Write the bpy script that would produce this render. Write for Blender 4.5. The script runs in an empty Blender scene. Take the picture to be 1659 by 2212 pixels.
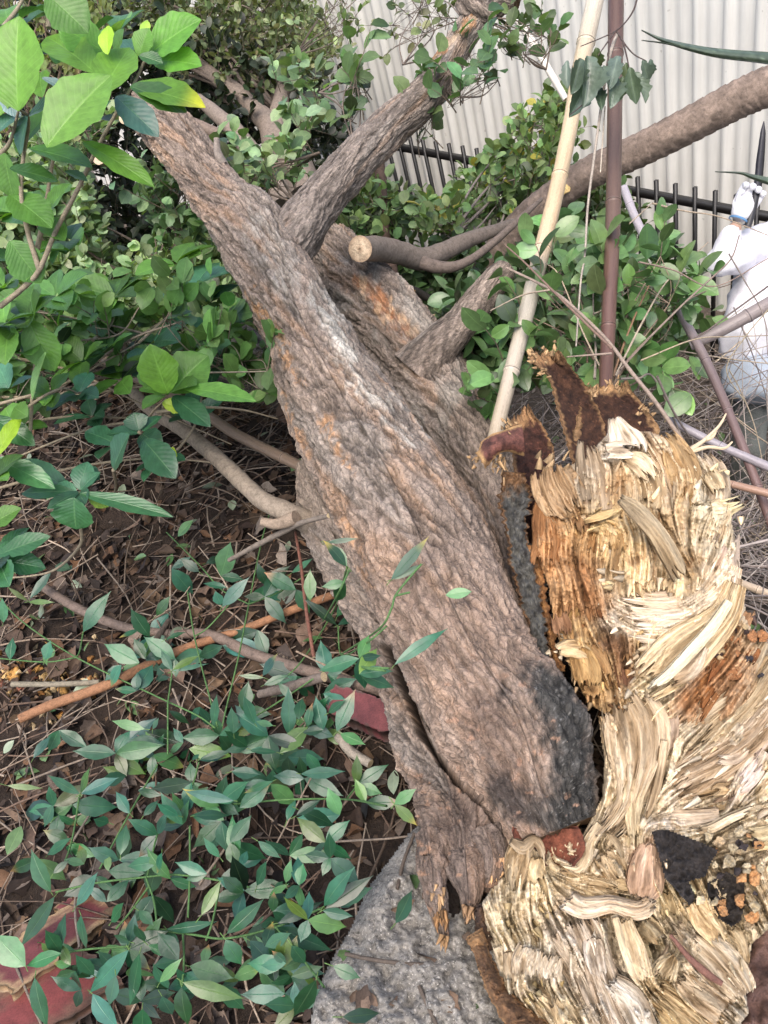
import bpy, math, random
import numpy as np
random.seed(7); rng = np.random.default_rng(7)
S = bpy.context.scene
COL = S.collection
R_ = math.radians

# ------------------------------------------------------------------ camera, sky, sun, exposure
FPX = 1736.0; CX, CY = 829.5, 1106.0            # focal length in the units of a 1659 x 2212 picture
CAM = np.array([0, 0, 1.6])
_p, _r = R_(40), R_(18.8)
FW = np.array([0, math.cos(_p), -math.sin(_p)])
_R0 = np.array([1., 0, 0]); _U0 = np.array([0, math.sin(_p), math.cos(_p)])
RT = math.cos(_r)*_R0 - math.sin(_r)*_U0
UP = math.sin(_r)*_R0 + math.cos(_r)*_U0
cd = bpy.data.cameras.new("camera"); cam = bpy.data.objects.new("camera", cd); COL.objects.link(cam)
from mathutils import Matrix
M = Matrix(((RT[0], UP[0], -FW[0], CAM[0]), (RT[1], UP[1], -FW[1], CAM[1]), (RT[2], UP[2], -FW[2], CAM[2]), (0, 0, 0, 1)))
cam.matrix_world = M
cd.sensor_fit = 'VERTICAL'; cd.angle = 2*math.atan(1106/FPX); cd.clip_start = .02; cd.clip_end = 300
S.camera = cam
W = bpy.data.worlds.new("World"); S.world = W; W.use_nodes = True
wn = W.node_tree.nodes; bg = wn["Background"]; sky = wn.new("ShaderNodeTexSky")
SUN_EL, SUN_AZ = R_(62), R_(200)
sky.sky_type = 'NISHITA'; sky.sun_disc = False; sky.sun_elevation = SUN_EL; sky.sun_rotation = SUN_AZ
sky.air_density = 1.0; sky.dust_density = 4.0; sky.ozone_density = 0.6
W.node_tree.links.new(sky.outputs[0], bg.inputs[0]); bg.inputs[1].default_value = 0.15
sd = bpy.data.lights.new("sun", 'SUN'); sun = bpy.data.objects.new("sun", sd); COL.objects.link(sun)
sd.energy = 1.15; sd.angle = R_(55); sd.color = (1, .97, .93)
sun.rotation_euler = (R_(90)-SUN_EL, 0, R_(180)-SUN_AZ)
S.view_settings.view_transform = 'Standard'; S.view_settings.look = 'None'
S.view_settings.exposure = 1.2; S.view_settings.gamma = 1
S.cycles.max_bounces = 6; S.cycles.transparent_max_bounces = 6

# ------------------------------------------------------------------ geometry helpers
def P(x, y, d):
    """A point of the place: picture direction (x, y in 1659 x 2212) at camera depth d."""
    return CAM + d*(FW + RT*(x-CX)/FPX - UP*(y-CY)/FPX)
def PV(a):
    a = np.asarray(a, float)
    return CAM + a[:, 2:3]*(FW + RT*(a[:, 0:1]-CX)/FPX - UP*(a[:, 1:2]-CY)/FPX)
FN = np.array([.82, .572, 0]); FD = np.array([-.572, .82, 0])     # fence normal / direction
def hsh(ix, iy, iz, seed):
    h = (ix.astype(np.int64)*374761393 + iy.astype(np.int64)*668265263 + iz.astype(np.int64)*2147483647 + seed*974711) & 0xffffffff
    h = ((h ^ (h >> 13))*1274126177) & 0xffffffff
    h = (h ^ (h >> 16)) & 0xffffff
    return h/float(0xffffff)
def vn(x, y, z=None, seed=0):
    x = np.asarray(x, float); y = np.asarray(y, float); z = np.zeros_like(x) if z is None else np.asarray(z, float)
    ix, iy, iz = np.floor(x), np.floor(y), np.floor(z)
    fx, fy, fz = x-ix, y-iy, z-iz
    fx = fx*fx*(3-2*fx); fy = fy*fy*(3-2*fy); fz = fz*fz*(3-2*fz)
    o = 0
    for a in (0, 1):
        for b in (0, 1):
            for c in (0, 1):
                o = o + hsh(ix+a, iy+b, iz+c, seed)*(fx if a else 1-fx)*(fy if b else 1-fy)*(fz if c else 1-fz)
    return o*2-1
def fbm(x, y, z=None, oct=4, seed=0, gain=.5):
    o = 0; a = 1; s = 0
    for k in range(oct):
        f = 2.03**k
        o = o + a*vn(np.asarray(x)*f+k*7.3, np.asarray(y)*f+k*3.1, None if z is None else np.asarray(z)*f, seed+k*17); s += a; a *= gain
    return o/s
def worley(x, y, seed=0):
    ix, iy = np.floor(x), np.floor(y); f1 = np.full(x.shape, 9.); f2 = np.full(x.shape, 9.); idv = np.zeros(x.shape); ox = np.zeros(x.shape); oy = np.zeros(x.shape)
    zz = np.zeros_like(ix)
    for a in (-1, 0, 1):
        for b in (-1, 0, 1):
            cx, cy = ix+a, iy+b
            px = cx+.1+.8*hsh(cx, cy, zz, seed); py = cy+.1+.8*hsh(cx, cy, zz, seed+1)
            d = np.hypot(x-px, y-py); m = d < f1
            f2 = np.where(m, f1, np.minimum(f2, d))
            idv = np.where(m, hsh(cx, cy, zz, seed+2), idv); ox = np.where(m, x-px, ox); oy = np.where(m, y-py, oy)
            f1 = np.where(m, d, f1)
    return f1, f2, idv, ox, oy
def terrain(x, y):
    x = np.asarray(x, float); y = np.asarray(y, float)
    s = x*FN[0]+y*FN[1]
    t = np.clip((s-.95)/2.6, 0, 1)
    z = -1.85*(t*t*(3-2*t)*.35+t*.65)
    return z + .035*fbm(x*2.2, y*2.2, seed=5) + .012*fbm(x*9, y*9, seed=6)
def ground_depth(x, y):
    """camera depth at which a picture direction meets the ground"""
    v = FW + RT*(x-CX)/FPX - UP*(y-CY)/FPX
    d = .6
    while d < 9:
        q = CAM+d*v
        if q[2] < terrain(q[0], q[1]): return d
        d += .02
    return 9
def smooth_pts(p, n):
    """Catmull-Rom through rows of p, n rows out"""
    p = np.asarray(p, float); m = len(p)
    if m == 2: 
        t = np.linspace(0, 1, n)[:, None]; return p[0]*(1-t)+p[1]*t
    q = np.vstack([2*p[0]-p[1], p, 2*p[-1]-p[-2]])
    u = np.linspace(0, m-1-1e-9, n); i = np.floor(u).astype(int); t = (u-i)[:, None]
    a, b, c, d = q[i], q[i+1], q[i+2], q[i+3]
    return .5*(2*b+(c-a)*t+(2*a-5*b+4*c-d)*t*t+(-a+3*b-3*c+d)*t**3)
def unit(v):
    v = np.asarray(v, float); n = np.linalg.norm(v, axis=-1, keepdims=True); return v/np.maximum(n, 1e-9)

class MB:
    """collects pieces into one mesh"""
    def __init__(s): s.V = []; s.F = {}; s.C = []; s.U = []; s.n = 0
    def add(s, V, F, C=None, U=None):
        V = np.asarray(V, float); k = len(V)
        s.V.append(V)
        for f in (F if isinstance(F, list) else [F]):
            f = np.asarray(f, np.int64)
            if len(f): s.F.setdefault(f.shape[1], []).append(f+s.n)
        C = np.ones((k, 3))*.5 if C is None else np.asarray(C, float)
        if C.ndim == 1: C = np.tile(C, (k, 1))
        s.C.append(C); s.U.append(np.zeros((k, 2)) if U is None else np.asarray(U, float)); s.n += k
    def build(s, name, mat, parent=None, smooth=True):
        V = np.vstack(s.V); me = bpy.data.meshes.new(name)
        fs = [np.vstack(v) for k, v in sorted(s.F.items())]
        lv = np.concatenate([f.ravel() for f in fs]); tot = np.concatenate([np.full(len(f), f.shape[1]) for f in fs])
        st = np.concatenate([[0], np.cumsum(tot)[:-1]])
        me.vertices.add(len(V)); me.vertices.foreach_set("co", V.ravel())
        me.loops.add(len(lv)); me.loops.foreach_set("vertex_index", lv.astype(np.int32))
        me.polygons.add(len(tot)); me.polygons.foreach_set("loop_start", st.astype(np.int32)); me.polygons.foreach_set("loop_total", tot.astype(np.int32))
        if smooth: me.polygons.foreach_set("use_smooth", np.ones(len(tot), bool))
        C = np.vstack(s.C); ca = me.color_attributes.new("Col", 'FLOAT_COLOR', 'POINT')
        ca.data.foreach_set("color", np.hstack([np.clip(C, 0, 4), np.ones((len(C), 1))]).astype(np.float32).ravel())
        U = np.vstack(s.U); uv = me.uv_layers.new(name="UVMap"); uv.data.foreach_set("uv", U[lv].astype(np.float32).ravel())
        me.update(calc_edges=True); me.validate()
        o = bpy.data.objects.new(name, me); COL.objects.link(o); me.materials.append(mat)
        if parent is not None: o.parent = parent; o.matrix_parent_inverse = parent.matrix_world.inverted()
        return o
def tag(o, label=None, cat=None, group=None, kind=None):
    if label: o["label"] = label
    if cat: o["category"] = cat
    if group: o["group"] = group
    if kind: o["kind"] = kind
    return o
def thing(name, label, cat, loc=(0, 0, 0), group=None):
    o = bpy.data.objects.new(name, None); COL.objects.link(o); o.location = tuple(float(v) for v in loc)
    o.empty_display_size = .05; bpy.context.view_layer.update()
    return tag(o, label, cat, group)
def gridF(n, m, wrap=False):
    i, j = np.meshgrid(np.arange(n-1), np.arange(m if wrap else m-1), indexing='ij'); i = i.ravel(); j = j.ravel(); k = (j+1) % m
    return np.stack([i*m+j, i*m+k, (i+1)*m+k, (i+1)*m+j], 1)
def frames(c):
    t = unit(np.gradient(c, axis=0)); n = np.zeros_like(t)
    a = np.array([0, 0, 1.]) if abs(t[0, 2]) < .9 else np.array([1., 0, 0])
    n[0] = unit(a-t[0]*(a@t[0]))
    for i in range(1, len(c)):
        v = n[i-1]-t[i]*(n[i-1]@t[i]); n[i] = unit(v)
    return t, n, np.cross(t, n)
def tube(mb, pts, rad, n=24, seg=8, col=(.5, .5, .5), bump=0, seed=0, cap=True, capcol=None):
    """tapering round stick through pts with radius rad (list); returns nothing"""
    a = smooth_pts(np.hstack([np.asarray(pts, float), np.asarray(rad, float)[:, None]]), n); c = a[:, :3]; r = np.maximum(a[:, 3], 1e-4)
    t, nn, b = frames(c); th = np.linspace(0, 2*math.pi, seg, endpoint=False)
    ln = np.concatenate([[0], np.cumsum(np.linalg.norm(np.diff(c, axis=0), axis=1))])
    R = r[:, None]*np.ones((1, seg))
    if bump: R = R*(1+bump*fbm(np.cos(th)[None]*1.5+0*R+seed, np.sin(th)[None]*1.5+0*R, ln[:, None]/r.mean()*.6+0*R, 3, seed))
    V = c[:, None]+R[..., None]*(np.cos(th)[None, :, None]*nn[:, None]+np.sin(th)[None, :, None]*b[:, None])
    U = np.stack([np.tile(th*r.mean(), (n, 1)), np.tile(ln[:, None], (1, seg))], -1)
    C = np.asarray(col, float); C = np.tile(C, (n*seg, 1)) if C.ndim == 1 else C
    mb.add(V.reshape(-1, 3), gridF(n, seg, True), C, U.reshape(-1, 2))
    if cap:
        for k in (0, n-1):
            ring = V[k]; ctr = ring.mean(0)
            mb.add(np.vstack([ring, ctr]), np.array([[i, (i+1) % seg, seg] for i in range(seg)]), np.tile(np.asarray(capcol if capcol is not None else (C[0] if C.ndim > 1 else C)), (seg+1, 1)), np.vstack([np.stack([np.cos(th), np.sin(th)], 1)*r[k], [[0, 0]]]))

# ------------------------------------------------------------------ materials
def newmat(name):
    m = bpy.data.materials.new(name); m.use_nodes = True; nt = m.node_tree
    return m, nt, nt.nodes["Principled BSDF"]
def N(nt, typ, **kw):
    n = nt.nodes.new(typ)
    for k, v in kw.items():
        if k in n.inputs.keys() if hasattr(n.inputs, 'keys') else False: n.inputs[k].default_value = v
        else: setattr(n, k, v)
    return n
def mixc(nt, blend, fac, a, b):
    n = nt.nodes.new("ShaderNodeMix"); n.data_type = 'RGBA'; n.blend_type = blend
    for s, v in ((n.inputs[0], fac), (n.inputs[6], a), (n.inputs[7], b)):
        if isinstance(v, bpy.types.NodeSocket): nt.links.new(v, s)
        elif isinstance(v, (int, float)): s.default_value = v
        else: s.default_value = (*v, 1)
    return n.outputs[2]
def math_(nt, op, a, b=None, clamp=False):
    n = nt.nodes.new("ShaderNodeMath"); n.operation = op; n.use_clamp = clamp
    for s, v in zip(n.inputs, (a, b)):
        if v is None: continue
        if isinstance(v, bpy.types.NodeSocket): nt.links.new(v, s)
        else: s.default_value = v
    return n.outputs[0]
def ramp(nt, fac, stops):
    n = nt.nodes.new("ShaderNodeValToRGB"); e = n.color_ramp.elements
    while len(e) < len(stops): e.new(.5)
    for el, (p, c) in zip(e, stops): el.position = p; el.color = (*c, 1) if not isinstance(c, (int, float)) else (c, c, c, 1)
    nt.links.new(fac, n.inputs[0]); return n.outputs[0]
def coords(nt, kind, scale=(1, 1, 1)):
    tc = nt.nodes.new("ShaderNodeTexCoord"); mp = nt.nodes.new("ShaderNodeMapping"); mp.inputs['Scale'].default_value = scale
    nt.links.new(tc.outputs[kind], mp.inputs[0]); return mp.outputs[0]
def noise(nt, vec, scale, detail=5, rough=.6, dist=0):
    n = nt.nodes.new("ShaderNodeTexNoise"); n.inputs['Scale'].default_value = scale; n.inputs['Detail'].default_value = detail
    n.inputs['Roughness'].default_value = rough; n.inputs['Distortion'].default_value = dist; nt.links.new(vec, n.inputs['Vector']); return n.outputs[0]
def bumpn(nt, h, strength, dist, bs):
    b = nt.nodes.new("ShaderNodeBump"); b.inputs['Strength'].default_value = strength; b.inputs['Distance'].default_value = dist
    nt.links.new(h, b.inputs['Height']); nt.links.new(b.outputs[0], bs.inputs['Normal'])
def attr(nt):
    a = nt.nodes.new("ShaderNodeAttribute"); a.attribute_name = "Col"; return a.outputs['Color']
def tinted(name, rough=.8, nscale=60, amp=.5, bump=.3, bdist=.004, uvscale=None, spec=.3, fine=300):
    """Col attribute broken up by noise"""
    m, nt, bs = newmat(name)
    v = coords(nt, 'UV', uvscale) if uvscale else coords(nt, 'Object')
    n1 = noise(nt, v, nscale, 6, .65); n2 = noise(nt, v, fine, 3, .6)
    c = mixc(nt, 'MULTIPLY', 1.0, attr(nt), ramp(nt, n1, [(.25, 1-amp), (.5, 1.0), (.75, 1+amp*.6)]))
    c = mixc(nt, 'MULTIPLY', .6, c, ramp(nt, n2, [(.3, .55), (.6, 1.15)]))
    nt.links.new(c, bs.inputs['Base Color']); bs.inputs['Roughness'].default_value = rough; bs.inputs['Specular IOR Level'].default_value = spec
    bumpn(nt, math_(nt, 'ADD', n1, math_(nt, 'MULTIPLY', n2, .4)), bump, bdist, bs)
    return m
def leafmat(name, vein=0.0, nvein=9, rough=.42, trans=.22, spec=.4):
    m, nt, bs = newmat(name)
    uv = nt.nodes.new("ShaderNodeTexCoord"); sp = nt.nodes.new("ShaderNodeSeparateXYZ"); nt.links.new(uv.outputs['UV'], sp.inputs[0])
    ax = math_(nt, 'ABSOLUTE', sp.outputs[0]); al = sp.outputs[1]
    base = attr(nt); ob = coords(nt, 'Object')
    n1 = noise(nt, ob, 45, 4, .6)
    c = mixc(nt, 'MULTIPLY', .8, base, ramp(nt, n1, [(.3, .7), (.7, 1.25)]))
    rib = math_(nt, 'SUBTRACT', 1, math_(nt, 'MULTIPLY', ax, 16), True)
    h = rib
    if vein:
        w = math_(nt, 'FRACT', math_(nt, 'SUBTRACT', math_(nt, 'MULTIPLY', al, nvein), math_(nt, 'MULTIPLY', ax, nvein*.28)))
        ln = math_(nt, 'SUBTRACT', 1, math_(nt, 'MULTIPLY', math_(nt, 'ABSOLUTE', math_(nt, 'SUBTRACT', w, .5)), 13), True)
        pil = math_(nt, 'ABSOLUTE', math_(nt, 'SUBTRACT', w, .5))
        c = mixc(nt, 'MIX', math_(nt, 'MULTIPLY', ln, vein), c, mixc(nt, 'ADD', 1, mixc(nt, 'MULTIPLY', 1, base, (1.25, 1.25, 1.3)), (.03, .04, .025)))
        h = math_(nt, 'ADD', h, math_(nt, 'MULTIPLY', pil, -.9))
    c = mixc(nt, 'MIX', math_(nt, 'MULTIPLY', rib, .55), c, mixc(nt, 'ADD', 1, mixc(nt, 'MULTIPLY', 1, base, (1.3, 1.3, 1.2)), (.05, .07, .03)))
    nt.links.new(c, bs.inputs['Base Color']); bs.inputs['Roughness'].default_value = rough; bs.inputs['Specular IOR Level'].default_value = spec
    bumpn(nt, math_(nt, 'ADD', math_(nt, 'MULTIPLY', h, -.6), math_(nt, 'MULTIPLY', n1, .8)), .35, .003, bs)
    if trans:
        tr = nt.nodes.new("ShaderNodeBsdfTranslucent"); nt.links.new(mixc(nt, 'MULTIPLY', 1, c, (1.5, 1.6, .5)), tr.inputs[0])
        mx = nt.nodes.new("ShaderNodeMixShader"); mx.inputs[0].default_value = trans
        nt.links.new(bs.outputs[0], mx.inputs[1]); nt.links.new(tr.outputs[0], mx.inputs[2]); nt.links.new(mx.outputs[0], nt.nodes["Material Output"].inputs[0])
    return m
def barkmat():
    m, nt, bs = newmat("bark")
    uv = coords(nt, 'UV'); ob = coords(nt, 'Object')
    n1 = noise(nt, coords(nt, 'UV', (1, .35, 1)), 90, 6, .7, .6); n2 = noise(nt, uv, 420, 4, .7)
    c = mixc(nt, 'MULTIPLY', 1, attr(nt), ramp(nt, n1, [(.28, .5), (.5, .98), (.72, 1.4)]))
    c = mixc(nt, 'MULTIPLY', .8, c, ramp(nt, n2, [(.3, .55), (.55, 1.0), (.75, 1.35)]))
    vo = nt.nodes.new("ShaderNodeTexVoronoi"); vo.feature = 'DISTANCE_TO_EDGE'; vo.inputs['Scale'].default_value = 1
    mp = coords(nt, 'UV', (95, 24, 1)); nd = nt.nodes.new("ShaderNodeTexNoise"); nd.inputs['Scale'].default_value = 38; nd.inputs['Detail'].default_value = 4; nt.links.new(uv, nd.inputs['Vector'])
    vm = nt.nodes.new("ShaderNodeVectorMath"); vm.operation = 'MULTIPLY_ADD'; nt.links.new(nd.outputs['Color'], vm.inputs[0]); vm.inputs[1].default_value = (2.6, 2.6, 0); nt.links.new(mp, vm.inputs[2]); nt.links.new(vm.outputs[0], vo.inputs['Vector'])
    ck = ramp(nt, vo.outputs['Distance'], [(0, 0), (.05, .35), (.16, 1)])
    c = mixc(nt, 'MULTIPLY', .36, c, ck)
    sp = noise(nt, uv, 330, 2, .5)
    c = mixc(nt, 'MIX', ramp(nt, sp, [(.70, 0), (.76, .55)]), c, (.42, .33, .26))
    nt.links.new(c, bs.inputs['Base Color']); bs.inputs['Roughness'].default_value = .85; bs.inputs['Specular IOR Level'].default_value = .25
    bumpn(nt, math_(nt, 'ADD', math_(nt, 'ADD', n1, math_(nt, 'MULTIPLY', ck, .3)), math_(nt, 'MULTIPLY', n2, .6)), .9, .008, bs)
    return m
WG = np.array([.92, .93, .99])
MAT = dict(
    bark=barkmat(),
    wood=tinted("torn_wood", .8, 30, .45, .5, .004, uvscale=(9, .7, 1), fine=160),
    core=tinted("rotten_wood", .9, 45, .6, .8, .008),
    branch=tinted("branch_bark", .8, 70, .5, .6, .004, fine=350),
    bamboo=tinted("bamboo", .4, 25, .3, .15, .002, uvscale=(6, .5, 1), spec=.45, fine=200),
    twig=tinted("twig", .8, 90, .5, .4, .002, fine=400),
    dead=tinted("dead_leaf", .75, 60, .45, .4, .003, fine=300),
    leaf_big=leafmat("large_leaf", .4, 11, .38, .28),
    leaf_gloss=leafmat("glossy_leaf", .12, 9, .3, .12, .5),
    leaf_small=leafmat("small_leaf", 0, 1, .42, .22),
    leaf_lance=leafmat("lance_leaf", 0, 7, .30, .08, .5),
    cloth=tinted("white_cloth", .9, 14, .12, .4, .01, spec=.2, fine=500),
    metal=tinted("black_metal", .45, 40, .3, .1, .001, spec=.5),
    paint=tinted("red_paint", .55, 20, .35, .3, .003, spec=.4),
    steel=None,
    stone=tinted("granite", .85, 34, .6, 1.0, .02, fine=120),
    soil=tinted("soil", .95, 22, .6, .9, .02, fine=140),
)
def wallmat():
    m, nt, bs = newmat("painted_steel"); v = coords(nt, 'Object'); n1 = noise(nt, v, 1.6, 5, .6); n2 = noise(nt, coords(nt, 'Object', (6, 6, .5)), 5, 4, .6); n3 = noise(nt, v, 26, 2, .4)
    c = mixc(nt, 'MULTIPLY', 1, attr(nt), ramp(nt, n1, [(.3, .90), (.7, 1.05)])); c = mixc(nt, 'MULTIPLY', 1, c, ramp(nt, n2, [(.3, .9), (.7, 1.04)]))
    c = mixc(nt, 'MIX', ramp(nt, n3, [(.74, 0), (.78, .35)]), c, (.2, .18, .15)); nt.links.new(c, bs.inputs['Base Color']); bs.inputs['Roughness'].default_value = .45
    bumpn(nt, n1, .03, .01, bs); return m
MAT['steel'] = wallmat()
def rockmat():
    m, nt, bs = newmat("granite"); v = coords(nt, 'Object'); n1 = noise(nt, v, 18, 6, .7); n2 = noise(nt, v, 120, 4, .7); n3 = noise(nt, v, 260, 2, .5)
    c = mixc(nt, 'MULTIPLY', 1, attr(nt), ramp(nt, n1, [(.3, .6), (.5, 1.0), (.7, 1.35)])); c = mixc(nt, 'MULTIPLY', 1, c, ramp(nt, n2, [(.32, .25), (.46, .9), (.6, 1.25)]))
    c = mixc(nt, 'MIX', ramp(nt, n3, [(.60, 0), (.68, .7)]), c, (.50, .47, .43)); c = mixc(nt, 'MIX', ramp(nt, noise(nt, v, 9, 4, .6), [(.55, 0), (.72, .5)]), c, (.10, .085, .065))
    nt.links.new(c, bs.inputs['Base Color']); bs.inputs['Roughness'].default_value = .9
    bumpn(nt, math_(nt, 'ADD', n1, math_(nt, 'MULTIPLY', n2, .5)), .8, .012, bs); return m
MAT['stone'] = rockmat()
BLACK = (.012, .011, .011)

# ------------------------------------------------------------------ setting: ground, building wall
def make_ground():
    mb = MB(); n = 260
    g = np.linspace(-1, 1, n); g = np.sign(g)*(np.abs(g)*.25+np.abs(g)**3*.75)
    X, Y = np.meshgrid(g*14, 2+g*16, indexing='ij'); Z = terrain(X, Y)
    base = np.array([.030, .020, .014]); k = fbm(X*1.3, Y*1.3, seed=11)[..., None]
    s = X*FN[0]+Y*FN[1]
    C = base*(1+.5*k)+np.clip((s-1.3)/1.5, 0, 1)[..., None]*np.array([.07, .06, .05])
    mb.add(np.stack([X, Y, Z], -1).reshape(-1, 3), gridF(n, n)[:, ::-1], C.reshape(-1, 3), np.stack([X, Y], -1).reshape(-1, 2))
    tag(mb.build("ground", MAT['soil']), kind="structure")
make_ground()
WS = 5.3
def wall_pt(t, z, off=0): return FN*(WS+off)+FD*t+np.array([0, 0, z])
def make_wall():
    mb = MB(); prof = [(0, 0), (.130, 0), (.142, .024), (.176, .024), (.188, 0), (.195, 0)]
    t = []; o = []
    for k in range(-40, 60):
        for a, b in prof[:-1]: t.append(k*.195+a); o.append(-b)
        t += [k*.195+.040, k*.195+.045, k*.195+.085, k*.195+.09]; o += [0, -.004, -.004, 0]
    idx = np.argsort(t); t = np.array(t)[idx]; o = np.array(o)[idx]
    zs = np.linspace(-2.6, 1.75, 12)
    V = FN*(WS+o[None, :, None])+FD*t[None, :, None]+np.array([0, 0, 1.])*zs[:, None, None]
    mb.add(V.reshape(-1, 3), gridF(len(zs), len(t)), (.68, .665, .615), np.stack(np.broadcast_arrays(t[None], zs[:, None]), -1).reshape(-1, 2))
    # back sheet and top cap give the wall its thickness
    B = V.copy(); B = FN*(WS+.12)+FD*t[None, :, None]+np.array([0, 0, 1.])*zs[:, None, None]
    mb.add(B.reshape(-1, 3), gridF(len(zs), len(t))[:, ::-1], (.5, .49, .45))
    mb.add(np.stack([V[-1], B[-1]], 0).reshape(-1, 3), gridF(2, len(t)), (.55, .54, .5))
    o = mb.build("building_wall", MAT['steel'], smooth=False)
    tag(o, "tall cream ribbed steel building wall behind the black fence", "wall")
make_wall()
def rail_z(t): return -.66+.11*(t-2.44)
def make_fence():
    root = thing("picket_fence", "black metal picket fence in front of the cream ribbed wall", "fence", FN*4.59+np.array([0, 0, -1.8]))
    FS = 4.59
    def box(mb, t0, t1, z0a, z0b, h, w, c=BLACK, th=None):
        # bar running along the fence from t0 to t1
        q = []
        for tt, z in ((t0, z0a), (t1, z0b)):
            for dn in (-w/2, w/2):
                for dz in (-h/2, h/2): q.append(FN*(FS+dn)+FD*tt+np.array([0, 0, z+dz]))
        F = np.array([[0, 1, 3, 2], [4, 6, 7, 5], [0, 4, 5, 1], [2, 3, 7, 6], [1, 5, 7, 3], [0, 2, 6, 4]]); mb.add(q, F, c)
    for off, nm in ((0, "rail"), (-.92, "rail")):
        mb = MB(); box(mb, -3, 7, rail_z(-3)+off, rail_z(7)+off, .045, .04); mb.build("rail", MAT['metal'], root, False)
    k = 0; t = -1.6
    while t < 6.5:
        mb = MB(); z = rail_z(t); w = .011
        zs = (z-1.1, z+.105)
        q = [FN*(FS+a)+FD*(t+b)+np.array([0, 0, zz]) for zz in zs for a, b in ((-w-.012, -w), (w-.012, -w), (w-.012, w), (-w-.012, w))]
        F = [[0, 1, 5, 4], [1, 2, 6, 5], [2, 3, 7, 6], [3, 0, 4, 7], [4, 5, 6, 7], [3, 2, 1, 0]]
        mb.add(q, np.array(F), BLACK); mb.build("picket", MAT['metal'], root, False); t += .127
make_fence()

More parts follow.
